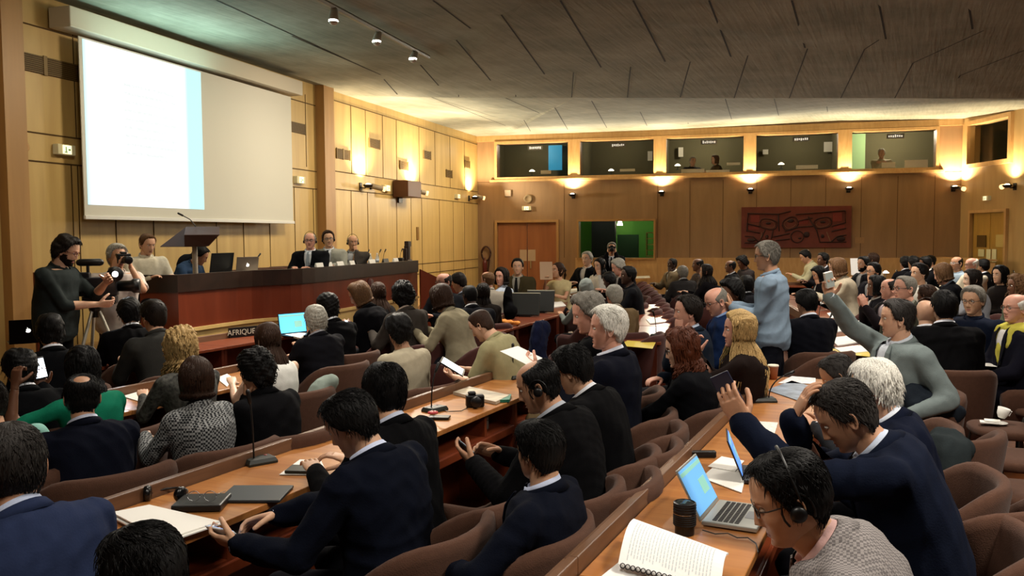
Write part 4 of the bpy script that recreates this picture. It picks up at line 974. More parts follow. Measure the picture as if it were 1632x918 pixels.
    VV.append(np.array([tuple(v) for v in ey.v])); FF+=[tuple(i+off for i in ff) for ff in ey.f]; MI+=ey.m
    root=npmesh(name,np.concatenate(VV),FF,[skin(tone),M_eye,M_iris,lips(tone)],mi=MI)
    P_.root=root; P_.hc=hc_; P_.Hm=Hmat; P_.top=hc_+Hm@V3(-.01,0,.125)
    # ---- CLOTHES
    kind=outfit[0]; col=outfit[1]
    def sleeves(q,inf,frac,S_extra=.0):
        for k,(S,E,T,hdir,pn,sd,cc) in armpts.items():
            q.tube([S+uS*.004,S.lerp(E,.25)],[W(.064,.049)+inf,W(.060,.045)+inf],12)
            if frac>=.99:
                q.tube([S,S.lerp(E,.5),E],[W(.061,.047)+inf,W(.056,.043)+inf,W(.050,.040)+inf],12); q.tube([E,E.lerp(T,.35),T+(T-E).normalized()*.005],[W(.051,.041)+inf,W(.049,.039)+inf,W(.036,.030)+inf],12)
            elif frac>.52:
                q.tube([S,E],[W(.054,.043)+inf,W(.043,.036)+inf],12); q.tube([E,E.lerp(T,(frac-.5)*2)],[W(.044,.037)+inf,W(.042,.035)+inf],12)
            elif frac>0: q.tube([S,S.lerp(E,frac*2)],[W(.055,.044)+inf,W(.052,.042)+inf],12,rnd=False)
    def cl(kindname,q,vx,amp,m,cutv=False,sm=5):
        V,Nn,F=remesh(q,vx,sm); V=wrinkle(V,Nn,amp,seed+3,10)
        if cutv:
            C_=[spine(t) for t in np.linspace(0,1.05,12)]; ts=np.linspace(0,1.05,12); O=np.array([[*c[0]] for c in C_]); FW=np.array([[*c[1]] for c in C_]); LF=np.array([[*c[2]] for c in C_])
            idx=np.argmin(((V[:,None,:]-O[None])**2).sum(2)-0*0,axis=1); zz=V; 
            # nearest ring by projecting on up
            UP=np.array([[*c[3]] for c in C_]); pr=np.abs(((V[:,None,:]-O[None])*UP[None]).sum(2)); idx=pr.argmin(1); t=ts[idx]
            l=((V-O[idx])*LF[idx]).sum(1); f=((V-O[idx])*FW[idx]).sum(1); vw=np.where((t>.30 if cutv<.2 else t>.02),np.minimum(.008+(t-(.30 if cutv<.2 else 0))*cutv,.058 if cutv<.2 else .095),0); inside=(f>.045)&(np.abs(l)<vw)&((t<.93)|(np.abs(l)<.058))&(t<1.06)&(f<.25)
            F=[ff for ff in F if not all(inside[i] for i in ff)]
        return npmesh(kindname,V,F,[m],root)
    if legs:
        q=MB(); torso(q,.004,-.3,.2,16)
        for lp in legp:
            e=lp if kind!='skirt' else lp[:3]
            q.tube([lp[0],lp[1],lp[2]],[.093,.088,.070],12); q.tube([lp[2],lp[3],lp[4]-V3(0,0,.0)],[.070,.062,.055],12)
        cl('trousers',q,max(vox,.014)*1.1,.004,cloth(trousers,'trouser'))
        for lp in legp:
            b=lp[-1]; q=MB(); rings=[]
            for x,w_,h_ in ((-.06,.024,.03),(-.04,.036,.045),(.03,.040,.045),(.10,.046,.036),(.17,.042,.026),(.205,.024,.015)):
                rings.append([V3(b.x+x,b.y+w_*math.cos(a),max(0,b.z-.05+ .01)+ (h_ if math.sin(a)>0 else .0)*math.sin(a)+.0) for a in (2*PI*j/12 for j in range(12))])
            q.loft(rings); q.build('shoe',mat('shoe_leather',shoes,.35),root,smooth=True)
    def collar(r0,r1,h,m,nm,tfront=.0,open_=.5,zo=0,back=.0):
        q=MB(); rings=[]; 
        for j in range(25):
            a=-PI+open_+(2*PI-2*open_)*j/24; ca,sa=math.cos(a+PI*0),math.sin(a)
            # a measured from back (0) to front (+-pi)
            dirv=-fN*math.cos(a)+lN*math.sin(a); fr=(1-math.cos(a))/2
            o=oN+uN*(zo-.012-.035*fr)+fN*.012
            lo=o+dirv*r0*(1+.06*fr); hi=o+nd*h*(1-.35*fr)+dirv*r1*(1+.05*fr); th=dirv*.0035
            rings.append([lo-th,hi-th,hi+th,lo+th+dirv*.004])
        q.loft(rings); o_=q.build(nm,m,root,smooth=True); return o_
    if kind=='suit':
        jm=col if not isinstance(col,str) else cloth(col); shirt_c=outfit[2]; tie=outfit[3]
        q=MB(); torso(q,.010,-.1,.985,18); q.tube([spine(.90)[0],oN+nd*.010],[W(.080,.066),W(.068,.058)],16,rnd=False)
        sm_=cloth(shirt_c,'shirt'); cl('shirt',q,max(vox,.013),.001,sm_,sm=6); collar(W(.073,.061),W(.067,.057),.046,sm_,'shirt_collar',open_=.25,zo=.012)
        for k,(S,E,T,hdir,pn,sd,cc) in armpts.items():
            if lod<2: q=MB(); dd=(T-E).normalized(); q.tube([T-dd*.03,T+dd*.018],[W(.034,.029),W(.035,.030)],12,rnd=False); q.build('shirt_cuff',sm_,root,smooth=True)
        q=MB(); torso(q,.021,-.3,1.0,24); sleeves(q,.012,1.0)
        for sd in (1,-1): q.tube([oN-uN*.044-fN*.012,oS+lS*(sd*SW*.92)+uS*.010],[.056,.054],12)
        cl('jacket',q,vox,.009 if lod<2 else .007,jm,cutv=vopen)
        collar(W(.094,.080),W(.080,.068),.036,jm,'jacket_collar',open_=.8,zo=.006)
        for sd in (1,-1):
            q=MB(); P0=[]
            for t,l0,l1 in ((.97,.050,.075),(.88,.058,.098),(.78,.052,.100),(.64,.040,.085),(.48,.026,.055),(.33,.006,.022)):
                o,fw,lf,up=spine(t); a=o+lf*(sd*l0)+fw*(bsurf(t,l0)+.021); b=o+lf*(sd*l1)+fw*(bsurf(t,l1)+.030); P0.append([a,b,b+fw*.006,a+fw*.006])
            q.loft(P0); q.build('lapel',jm,root,smooth=False)
        if tie:
            q=MB(); P0=[]
            for t,l in ((.975,.018),(.93,.014),(.90,.017),(.7,.026),(.5,.032),(.36,.03)):
                o,fw,lf,up=spine(t); a=bsurf(t,0)+.004+(.012 if t>.9 else .008); P0.append([o+fw*a-lf*l,o+fw*a+lf*l,o+fw*(a+.008)+lf*l*.8,o+fw*(a+.008)-lf*l*.8])
            q.loft(P0); q.build('tie',cloth(tie,'shirt'),root)
    elif kind in ('shirt','tee','tank','polo','dress','jersey'):
        m_=cloth(col,'pattern') if kind=='dress' else cloth(col,'shirt')
        q=MB(); torso(q,.009 if kind!='tank' else .005,-.26,.99 if kind!='tank' else .90,22)
        if kind!='tank':
            q.tube([spine(.90)[0],oN+nd*(.012 if kind in ('shirt','polo') else .004)],[W(.084,.070),W(.071,.060)],16,rnd=False)
            sleeves(q,.006,sleeve)
            for sd in (1,-1): q.tube([oN-uN*.046-fN*.006,oS+lS*(sd*SW*.9)+uS*.004],[.047,.047],12)
        else:
            for sd in (1,-1): q.tube([spine(.86)[0]+lS*(sd*.085)-fS*.085,spine(1.0)[0]+lS*(sd*.08)+uS*.0,spine(.84)[0]+lS*(sd*.085)+fS*.10],[.016,.016,.016],8)
        cl({'shirt':'shirt','tee':'tshirt','tank':'tank_top','polo':'polo_shirt','dress':'dress','jersey':'jumper'}[kind],q,vox,.006,m_)
        if kind in ('shirt','polo'): collar(W(.070,.060),W(.074,.063),.034,m_,'shirt_collar',open_=.45,zo=.010)
        elif kind!='tank': collar(W(.068,.060),W(.064,.056),.014,m_,'neckband',open_=.02,zo=.0)
    # ---- HAIR
    def hairshell(th,Hf,hm,nm='hair',bump=.0015,top=None,lump=0):
        nl2,nt2={0:(120,84),1:(80,56),2:(48,34)}[lod]
        lon=np.linspace(-PI,PI,nl2,endpoint=False); la=np.linspace(-72,88,nt2); A,B=np.meshgrid(lon,la); A=A.ravel(); B=B.ravel()
        base=head_base(A,B,fem,fat); ph=np.degrees(np.abs(A)); Hl=crom(ph,*Hf); m=sstep(-1,7,B-Hl+1.5*np.sin(A*13+seed)+1.0*np.sin(A*31+seed))
        if top is not None: m=m*(1-sstep(top[0],top[1],B-(np.cos(A)*top[2])))
        nr=base/np.linalg.norm(base,axis=1)[:,None]
        if hair=='crown': m=m*sstep(.965,.90,nr@np.array([-.42,0,.907]))*1.0
        d=bump*(np.sin(A*46+3*np.sin(B*.12+seed)))+bump*.8*np.sin(A*83+B*.05+seed)
        if lump:
            rr=np.random.RandomState(seed)
            for k in range(5): K=rr.normal(size=3)*(45+25*k); d+=lump*np.sin(base@K+rr.rand()*6)*.5
        rr=np.random.RandomState(seed+1); K=rr.normal(size=3)*28
        d+= .0035*np.sin(base@K)
        thv=th*(1+.25*sstep(20,80,B)) ; Pp=base+nr*((thv+d)*m-.005*(1-m))[:,None]
        Fq=[f for f in grid_faces(nl2,nt2) if max(m[i] for i in f)>.02]
        VV2=[tw(Pp)]; return VV2[0],Fq,A,B,m,Pp
    hm=hairm(hc)
    if hair in ('short','side','buzz','thin','crown'):
        Hf={'short':([0,35,62,78,92,105,130,180],[52-hairline,50-hairline,32,2,-6,-14,-33,-40])}['short']
        th={'short':.015,'side':.021,'buzz':.009,'thin':.008,'crown':.013}[hair]
        V,Fq,A,B,m,Pp=hairshell(th,Hf,hm,top=None if hair!='thin' else (40,70,-22),bump=.0006 if hair=='buzz' else .0015)
        MBh=MB(); MBh.add([tuple(v) for v in V],Fq)
        if lod<2 and hair!='buzz':
            N_={0:1100,1:300}[lod]; cand=[i for i in range(len(A)) if m[i]>.8]
            for _ in range(N_ if hair!='thin' else N_//2):
                i=rs.choice(cand); a0,b0=A[i],B[i]; 
                if b0>80: continue
                pth=[]; da=rs.uniform(-.18,.18)+(.25 if b0>45 else 0); db=-rs.uniform(9,20)
                for k in range(4):
                    aa=a0+da*k/3; bb=b0+db*k/3; b3=head_base(np.array([aa]),np.array([bb]),fem,fat)[0]; r_=b3/np.linalg.norm(b3); lift=th*(1+.25*(b0>20))*(.92+.10*k/3)+rs.uniform(0,.0035)*(k/3)
                    pth.append(Hmat@Vector(b3+r_*lift))
                MBh.tube(pth,[.0009,.0013,.0011,.0004],3,rnd=False)
        MBh.build('hair',hm,root,smooth=True,fixn=False)
    elif hair=='ring':
        Hf=([0,35,62,78,92,105,130,180],[60,55,25,0,-8,-14,-33,-40])
        V,Fq,A,B,m,Pp=hairshell(.007,Hf,hm,top=(22,46,-30)); q=MB(); q.add([tuple(v) for v in V],Fq); q.build('hair',hm,root,smooth=True,fixn=False)
    elif hair in ('curly','long','bob','ponytail','wavy','afro','fluffy'):
        Hf={'afro':([0,40,62,80,100,130,180],[48,42,22,-12,-28,-46,-52]),'fluffy':([0,35,62,78,92,105,130,180],[50,48,32,4,-10,-24,-42,-48])}.get(hair,([0,35,58,74,90,110,140,180],[50,44,20,-20,-46,-56,-60,-62]))
        th={'curly':.026,'long':.015,'bob':.024,'ponytail':.012,'wavy':.022,'afro':.036,'fluffy':.026}[hair]
        V,Fq,A,B,m,Pp=hairshell(th,Hf,hm,lump={'curly':.008,'afro':.008,'fluffy':.0035,'wavy':.003}.get(hair,.0))
        q=MB(); q.add([tuple(v) for v in V],Fq); cand=[i for i in range(len(A)) if m[i]>.8]
        N_={0:420,1:170,2:60}[lod]*(2 if hair=='fluffy' else 1)
        if hair in ('curly','afro','fluffy'):
            for _ in range(N_):
                i=rs.choice(cand); b3=Vector(Pp[i]); r_=b3.normalized(); t1=r_.cross(V3(rs.uniform(-1,1),rs.uniform(-1,1),rs.uniform(-1,1))).normalized(); t2=r_.cross(t1); R0=rs.uniform(.005,.010); pth=[]
                if hair=='fluffy':
                    dn_=(t1*rs.uniform(-.4,.4)-(Hm.inverted()@V3(0,0,1))*.9+r_*.25).normalized(); q.tube([Hmat@(b3-r_*.001+dn_*(x_*rs.uniform(.018,.03))+r_*(.002*x_)) for x_ in (0,.5,1,1.4)],[.0012,.0018,.0014,.0004],3,rnd=False); continue
                for k in range(6):
                    a=k*1.1; pth.append(Hmat@(b3+t1*(R0*math.cos(a))+t2*(R0*math.sin(a))+r_*(k*.0025)- (Hm.inverted()@V3(0,0,1))*(k*.003)))
                q.tube(pth,[.003,.0032,.003,.0028,.0024,.001],3 if lod else 4,rnd=False)
        if hair in ('curly','long','wavy','bob','ponytail'):
            ln={'curly':.12,'long':hairlen,'wavy':hairlen,'bob':.035,'ponytail':0}[hair]
            if ln:
                N2={0:420,1:260,2:80}[lod]; 
                for _ in range(N2):
                    sd=rs.choice((-1,1)); a0=sd*R(rs.uniform(62,180)); b0=rs.uniform(10,70); pth=[]; rd=[]
                    wv=rs.uniform(.002,.004) if hair in ('long','bob') else .009; ph_=rs.uniform(0,6); ext=rs.uniform(.75,1.05)
                    steps=6
                    for k in range(steps):
                        bb=b0+(-28-b0)*k/(steps-1); b3=head_base(np.array([a0]),np.array([bb]),fem,fat)[0]; 
                        if bb<0: b3=b3*1.0; b30=head_base(np.array([a0]),np.array([0.]),fem,fat)[0]; b3[0]=b3[0]*.4+b30[0]*.6; b3[1]=b3[1]*.4+b30[1]*.6
                        r_=b3/np.linalg.norm(b3); pth.append(Hmat@Vector(b3+r_*(th*.95+wv*math.sin(k*1.5+ph_)*.5))); rd.append(.004)
                    st=pth[-1]; dn=V3(0,0,-1)
                    outw=(st-hc_); outw.z=0; outw.normalize(); nst=5
                    for k in range(1,nst+1):
                        f=k/nst; back=oN-fN*.09; tgt=outw*(.012*math.sin(f*PI) + ((.075*min(1,f*1.6) if ln>.2 else .02*f) if hair!='bob' else -.018*f*f))
                        pth.append(st+dn*(ln*ext*f)+tgt+V3(math.sin(f*9+ph_),math.cos(f*8+ph_),0)*wv*(1.2 if hair!='long' else .8)); rd.append(.0050*(1-.6*f)+.001)
                    q.tube(pth,[x*(1 if hair!='curly' else 1.1)*(1 if lod<2 else 1.5) for x in rd],4,rnd=False)
            else:
                b=Hmat@V3(-.115,0,.03); q.tube([b,b+Hm@V3(-.03,0,-.03),b+Hm@V3(-.03,0,-.10),b+Hm@V3(-.01,0,-.2)],[.02,.028,.022,.008],8); q.ball(b,(.03,.03,.03),8)
        q.build('hair',hm,root,smooth=True,fixn=False)
    elif hair=='scarf':
        q=MB(); 
        q.ball(hc_+Hm@V3(-.015,0,.01),(.115,.095,.13),16,0,Hm.to_3x3()); q.tube([hc_+Hm@V3(-.01,0,-.05),oN-uN*.0,oS-uS*.02],[.09,.095,.12],14)
        V,Nn,F=remesh(q,.014,3); V=wrinkle(V,Nn,.008,seed,14); loc=(V-np.array([*hc_]))@HMn; keep=~((loc[:,0]>.045)&(np.abs(loc[:,1])<.058)&(loc[:,2]>-.11)&(loc[:,2]<.07)); F=[f for f in F if any(keep[i] for i in f)]
        npmesh('headscarf',V,F,[cloth(extra or '#8d9690','shirt')],root)
    if brow and hair!='scarf' or brow:
        q=MB()
        for sd in (1,-1): q.tube([Hmat@V3(x,sd*y,z) for x,y,z in ((.093,.014,.030),(.091,.030,.036),(.079,.047,.031))],[.0032,.0038,.002],6)
        q.build('eyebrows',hairm('dark' if hc in('blond','white','silver','grey') and hc!='white' else hc),root,smooth=True)
    if beard:
        nl2,nt2=60,30; lon=np.linspace(-PI/1.9,PI/1.9,nl2); la=np.linspace(-80,-8,nt2); A,B=np.meshgrid(lon,la); A=A.ravel();B=B.ravel(); bp=face_feat(head_base(A,B,fem,fat),A,fem,fat); mth=(np.abs(bp[:,1])<.022)&(np.abs(bp[:,2]+.0655)<.009); up_=(bp[:,2]>-.048)&(np.abs(bp[:,1])<.062)|(bp[:,2]>-.035)&(np.abs(bp[:,1])<.066)
        nr=bp/np.linalg.norm(bp,axis=1)[:,None]; thk=np.where(mth|up_,-.004,.0025+.0015*np.sin(A*40)); bp=bp+nr*thk[:,None]; Fq=[(i*nl2+j,i*nl2+j+1,(i+1)*nl2+j+1,(i+1)*nl2+j) for i in range(nt2-1) for j in range(nl2-1)]
        npmesh('beard',tw(bp),Fq,[hairm(beard)],root)
    if glasses:
        q=MB(); gm=mat('glasses_frame',glasses,.3)
        for sd in (1,-1):
            rg=[Hmat@V3(.098-.010*abs(math.cos(a))*0-.006*(math.cos(a)*sd if math.cos(a)*sd>0 else 0),sd*.031+.024*math.cos(a),.010+.0165*math.sin(a)) for a in np.linspace(0,2*PI,17)]
            q.tube(rg,.0022,5,rnd=False); q.tube([Hmat@V3(.094,sd*.055,.014),Hmat@V3(.07,sd*.074,.014),Hmat@V3(-.005,sd*.080,.012)],.002,5)
        q.tube([Hmat@V3(.098,.008,.014),Hmat@V3(.1,0,.016),Hmat@V3(.098,-.008,.014)],.002,5); q.build('glasses',gm,root,smooth=True)
    if headset:
        q=MB()
        for sd in (1,-1):
            if headset=='one' and sd<0: continue
            c=V3(-.002,sd*.094,-.012); M=Hmat@Matrix.Translation(c)@Matrix.Rotation(PI/2*(-sd),4,'X'); q.lathe([(.010,-.012),(.020,-.009),(.023,0),(.019,.008),(.01,.011)],seg=16,M=M)
            q.tube([Hmat@V3(-.004+.042*math.cos(a),sd*(.088),-.006+.050*math.sin(a)) for a in np.linspace(-.6,PI+.5,12)],.0032,6)
        if headset!='one':
            q.tube([Hmat@V3(-.02+ .012*math.sin(a)*0,.095*math.cos(a),.02+.128*math.sin(a)) for a in np.linspace(0,PI,17)],.0045,6,flat=.7)
        q.build('headset',M_black,root,smooth=True)
    return P_
PEOPLE={}; used_labels=set()
def place(key, sh, px, py, Z, hd=180, f=None, hf=None, hh=None, fz=0, chair=True, extra_label='', chairsrc=None, coff=0, **kw):
    d=ray(px,py); v=Vector((d.x,d.y,0)).normalized(); lf=Vector((-v.y,v.x,0))
    H=lambda ff: math.degrees(math.atan2(*( (lambda q:(q.y,q.x))(-v*math.cos(R(ff))+lf*math.sin(R(ff))) )))
    if f is not None: hd=H(f)
    if hf is not None: hh=H(hf)
    if hh is None: hh=hd
    yaw=(hh-hd+180)%360-180; yaw=max(-85,min(85,yaw))
    lod=0 if Z<4.6 else (1 if Z<9.5 else 2)
    kw.setdefault('lod',lod); kw.setdefault('seed',len(PEOPLE)*7+1)
    P_=build_person(hyaw=yaw,**kw); top=P_.top; tgt=atZ(px,py,Z); s=(tgt.z-fz)/top.z
    if not .88<s<1.13: print('SCALE',key,round(s,2))
    a=R(hd); o=Vector((top.x*math.cos(a)-top.y*math.sin(a),top.x*math.sin(a)+top.y*math.cos(a),0))*s
    r=P_.root; r.location=Vector((tgt.x,tgt.y,fz))-Vector((o.x,o.y,0)); r.rotation_euler=(0,0,a); r.scale=(s,s,s)
    r['label']=sh+((' '+extra_label) if extra_label else ''); r['category']='person'
    P_.M=Matrix.Translation(r.location)@Matrix.Rotation(a,4,'Z')@Matrix.Scale(s,4); P_.hd=hd; P_.s=s; PEOPLE[key]=P_
    if chair and kw.get('pose','sit')=='sit':
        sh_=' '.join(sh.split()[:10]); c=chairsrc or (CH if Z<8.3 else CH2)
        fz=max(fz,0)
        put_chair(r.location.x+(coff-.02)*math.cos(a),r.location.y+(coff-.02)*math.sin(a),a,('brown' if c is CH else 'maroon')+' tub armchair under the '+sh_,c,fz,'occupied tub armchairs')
    print(key,[round(x,2) for x in r.location],round(s,2))
    return P_
S=lambda c,sc='#dfe2ea',tie=None: ('suit',c,sc,tie)
lapL=dict(L='lap',R='lap'); desk=dict(L='desk',R='desk')
NAVY='#080c18'; BLK='#060608'; CHAR='#17181b'
# --- right row (nearest)
place('b1','man in grey checked jacket with headset at the right',1238,727,2.25,hd=186,hh=196,hpitch=22,neck=32,lean=26,hair='short',hc='black',tone='asian',outfit=('suit',cloth('grey','check'),'#cfa9a4',None),headset=True,arms=dict(L=dict(t=(.44,.28,.76),p=(0,0,-1),d=(.6,-.5,0)),R=dict(t=(.42,-.12,.78),p=(0,0,-1))),fat=.3,glasses='#2a2622')
place('b2','man in dark suit resting a hand on his forehead',1322,616,3.15,hd=182,hh=190,hpitch=34,neck=38,lean=22,hair='short',hc='salt',tone='tan',outfit=S('#0e1424','#b9c3d6'),fat=.4,
  arms=dict(R=dict(rel='headw',t=(.170,.055,-.02),p=(-.9,-.25,-.25),d=(-.38,-.05,.92),c=.35,e=(.3,-.2,-1)),L=dict(rel='headw',t=(.33,.10,-.03),p=(.1,-.7,.3),d=(.45,.10,.85),c=.6,e=(.1,.5,-1))))
place('b3','white-haired man in dark suit at the right row',1386,579,3.85,hd=184,hh=172,hpitch=16,neck=26,lean=14,hair='fluffy',hc='white',tone='fair',outfit=S('#0d1222','#cfd6e2'),fat=.4,arms=desk)
place('b4','dark-haired man half hidden by the white-haired man',1322,570,4.85,hd=184,hpitch=30,neck=30,lean=26,hair='short',hc='salt',tone='tan',outfit=S('#2a2c30'),arms=desk)
place('b5','man in pale grey jacket raising a small camera',1432,479,5.75,vopen=.3,f=60,hf=80,hpitch=2,lean=2,hair='short',hc='salt',tone='fair',outfit=S('#6f7a7a','#cdd5df'),fat=.3,hairline=4,
  arms=dict(R=dict(rel='head',t=(.44,.02,.18),p=(0,.9,.1),d=(.25,.1,.95),c=.9,e=(.3,-.6,-.7)),L=dict(t=(.16,.34,.66),p=(0,-.3,-1),d=(.8,-.2,-.3))))
# --- centre row
place('a1','man in blue-grey jacket at the bottom left corner',18,681,2.5,hd=178,hh=150,hpitch=6,lean=16,hair='short',hc='salt',tone='tan',outfit=S('#222b45','#aab4cc'),fat=.5,arms=desk)
place('a2','dark-haired person at the bottom edge before the white paper stack',212,846,1.95,hd=178,hpitch=22,neck=25,lean=18,hair='side',hc='black',tone='tan',outfit=S(BLK),arms=lapL)
place('a3','man in navy suit looking down at a lit phone',540,633,3.25,hd=176,hf=112,hpitch=30,neck=34,lean=12,hair='side',hc='black',tone='asian',outfit=S(NAVY,'#c9d3ee'),
  arms=dict(L=dict(t=(.42,.36,.74),p=(.1,-.7,.7),c=.7,e=(-.3,.5,-1)),R=dict(t=(.46,.18,.77),p=(-.1,.6,-.6),c=.5,e=(-.2,-.5,-1))))
place('a4','man in black suit seen from behind at the centre desk',612,583,3.75,coff=-.2,hd=176,hf=158,hpitch=10,neck=20,lean=10,hair='side',hc='black',tone='asian',outfit=S(BLK,'#b8bfd2'),arms=desk)
place('a5','man in dark blue suit with pinstriped collar in the foreground',858,675,3.1,hd=182,hf=132,hpitch=6,lean=2,coff=.22,hair='side',hc='black',tone='asian',outfit=S(NAVY,'#b9c3dc'),fat=.7,arms=dict(L=dict(t=(.36,.26,.74),p=(0,0,-1),c=.9,d=(.5,.1,-.3),e=(-.1,1,-.5)),R=dict(t=(.30,-.16,.66),p=(0,0,-1))))
place('a6','balding man with an earpiece holding a phone',848,575,3.85,hd=178,hf=98,hpitch=20,neck=30,lean=14,hair='thin',hc='black',tone='tan',outfit=S(BLK,'#aab0bb'),headset='one',arms=dict(L=dict(t=(.42,.16,.80),p=(-.1,-.7,.7),c=.45,d=(.8,-.25,.35)),R=dict(t=(.40,-.05,.80),p=(0,.6,-.2),c=.6)))
place('a7','dark-haired person behind the balding man with earpiece',902,556,4.45,hd=180,hpitch=24,neck=28,lean=16,hair='side',hc='black',tone='asian',outfit=S(BLK),arms=lapL)
place('a8','white-haired man in dark suit with a hand raised to his chest',970,491,5.15,hd=180,hf=84,hpitch=2,lean=2,hair='side',hc='white',tone='pink',outfit=S('#0c0e19','#d4d8e6'),arms=dict(L=dict(t=(.27,.10,.92),p=(-.5,-.4,-.5),d=(-.2,.0,1),c=.9,e=(-.1,.6,-1)),R='lap'))
place('a9','man with greying brown hair reading a sheet in the centre row',932,471,5.9,hd=182,hf=82,hpitch=16,neck=24,lean=10,hair='fluffy',hc='grey',tone='pink',outfit=S(BLK,'#3a2020'),trousers='#6b5a40',arms=dict(L=dict(t=(.42,.12,.82),p=(0,-.7,.7)),R='lap'))
place('a10','woman with curly auburn hair and glasses in black jacket',1082,528,5.35,coff=.18,hd=178,hf=88,hpitch=12,neck=22,lean=8,fem=1,hair='curly',hc='red',tone='fair',outfit=('suit','#0a0b0f','#1c1c22',None),glasses='#15110f',arms=dict(L=dict(t=(.44,.05,.66),p=(0,0,-1)),R=dict(t=(.42,-.05,.70),p=(0,0,-1))))
place('a11','woman with long wavy blond hair and teal collar',1180,499,5.8,coff=.36,hd=180,hf=78,hpitch=0,lean=4,fem=1,hair='wavy',hc='blond',tone='pink',outfit=('suit','#1a1210','#2c7a66',None),hairlen=.38,arms=dict(L=dict(t=(.30,.10,1.00),p=(-.5,-.3,-.3),d=(.1,.0,1),c=1.0),R=dict(t=(.33,.0,.96),p=(-.4,.2,-.3),d=(.2,.1,1),c=.9)))
place('a12','dark-haired man in slate suit leaning his cheek on his hand',1097,473,6.75,hd=182,hf=76,hpitch=2,lean=4,hair='side',hc='dark',tone='pink',outfit=S('#121a26','#aebbd0'),arms=dict(L='chin',R='lap'))
place('a13','bald man with glasses in navy jacket',1137,459,7.6,hd=184,hf=66,hpitch=20,neck=24,lean=6,hair='ring',hc='grey',tone='pink',outfit=S('#10203f','#6f86ad'),glasses='#3a1f1a',arms=lapL)
place('a14','dark curly-haired man in black behind the bald man with glasses',1163,447,8.3,hd=184,hf=60,hpitch=14,neck=20,lean=6,hair='fluffy',hc='black',tone='brown',outfit=S('#100d10','#151017'),arms=lapL)
place('st1','standing man in light blue shirt with glasses',1222,386,7.45,f=98,hf=92,hpitch=6,pose='stand',chair=False,hair='short',hc='grey',tone='tan',outfit=('shirt','#7f93a6'),trousers='#0e1018',glasses='#1a1512',lean=3,lod=0,arms=dict(L=dict(t=(.32,.05,1.14),p=(0,-.6,.6),c=.8,e=(-.6,.3,-1)),R=dict(t=(.33,-.05,1.15),p=(0,.6,.5),c=.8)),extra_label='in the cross aisle')
place('a16','man in black suit behind the standing man in blue',1284,463,8.0,f=150,hf=140,hpitch=10,lean=6,hair='side',hc='black',tone='tan',outfit=S('#0c0d14','#c9cfdc'),arms=desk)
# --- left block
place('l1','man with thinning crown in navy suit at the left',130,598,4.1,hd=164,hf=180,hpitch=6,lean=10,hair='crown',hc='black',tone='tan',outfit=S('#0c0f1b','#c6cce0'),arms=desk)
place('l2','dark-haired woman in emerald green top',130,556,4.9,hd=170,hf=160,hpitch=10,fem=1,lean=12,hair='wavy',hc='black',tone='brown',hairlen=.16,outfit=('tee','#0f6a50'),sleeve=.45,arms=dict(L=dict(t=(.16,.36,1.08),p=(.3,-.9,0),d=(.1,-.2,.95),c=1.2,e=(.1,.6,-1)),R='desk'))
place('l3','person in pale turquoise shirt cut by the left edge',-22,607,4.1,hd=168,hpitch=10,lean=14,hair='short',hc='dark',tone='tan',outfit=('tee','#8fc4b8'),sleeve=.45,arms=desk)
place('l4','woman with brown bob in black and white checked blazer',312,574,4.55,hd=168,hf=168,hpitch=8,lean=6,fem=1,hair='bob',hc='brown',tone='fair',outfit=('suit',cloth('bw','check'),'#222222',None),arms=desk)
place('l5','blond curly-haired woman in dark patterned dress',286,526,5.5,hd=166,hf=150,hpitch=10,lean=12,fem=1,hair='curly',hc='blond',tone='fair',outfit=('dress','#3c3c38'),arms=desk)
place('l6','black curly-haired person in black jacket with chin on hand',403,563,4.85,hd=176,hf=125,hpitch=12,neck=20,lean=10,hair='afro',hc='black',tone='tan',outfit=S('#0b0b0e','#101014'),arms=dict(L='chin',R='desk'))
place('l7','woman with long brown hair in white tank top',425,516,6.1,hd=166,hf=150,hpitch=10,lean=12,fem=1,hair='long',hc='brown',tone='pale',hairlen=.34,outfit=('tank','#dcdcd6'),sleeve=0,arms=desk)
place('l8','grey-haired man in black suit before the blue laptop',503,489,7.3,hd=172,hf=165,hpitch=6,lean=8,hair='fluffy',hc='silver',tone='fair',outfit=S('#101015','#8f8f95'),fat=.5,arms=desk)
place('l9','dark wavy-haired person in beige T-shirt',635,503,6.3,hd=170,hf=150,hpitch=8,lean=8,hair='fluffy',hc='black',tone='tan',outfit=('tee','#a59c86'),sleeve=.45,arms=lapL)
place('l10','man in beige polo shirt reading a lit tablet',757,498,6.9,hd=182,hf=112,hpitch=34,neck=40,lean=22,hair='buzz',hc='brown',tone='fair',outfit=('polo','#97906c'),sleeve=.45,fat=.4,arms=dict(L=dict(t=(.46,.10,.70),p=(0,-.7,.7)),R=dict(t=(.44,-.06,.74),p=(0,.3,-.8))))
place('l11','young man in dark grey shirt with a cropped beard line',243,481,6.9,hd=166,hf=148,hpitch=6,lean=12,hair='side',hc='dark',tone='fair',outfit=('shirt','#2c2c2a'),arms=desk)
place('l12','dark-haired person before the photographer at the dais corner',204,478,7.6,hd=160,hpitch=10,lean=8,hair='fluffy',hc='black',tone='tan',outfit=S(BLK),arms=desk)
place('l13','dark-haired person in black below the video camera operator',78,505,6.3,hd=160,hpitch=10,lean=6,hair='fluffy',hc='black',tone='tan',outfit=S('#07080b'),fat=.4,arms=desk)
place('l14','black-haired person in dark jacket holding up a lit phone',30,560,5.0,hd=165,hpitch=10,lean=10,hair='fluffy',hc='black',tone='brown',outfit=S('#090a0d'),arms=dict(L='desk',R=dict(t=(.45,-.25,.98),p=(-.9,0,.1),d=(.2,.1,.9),c=.8)))
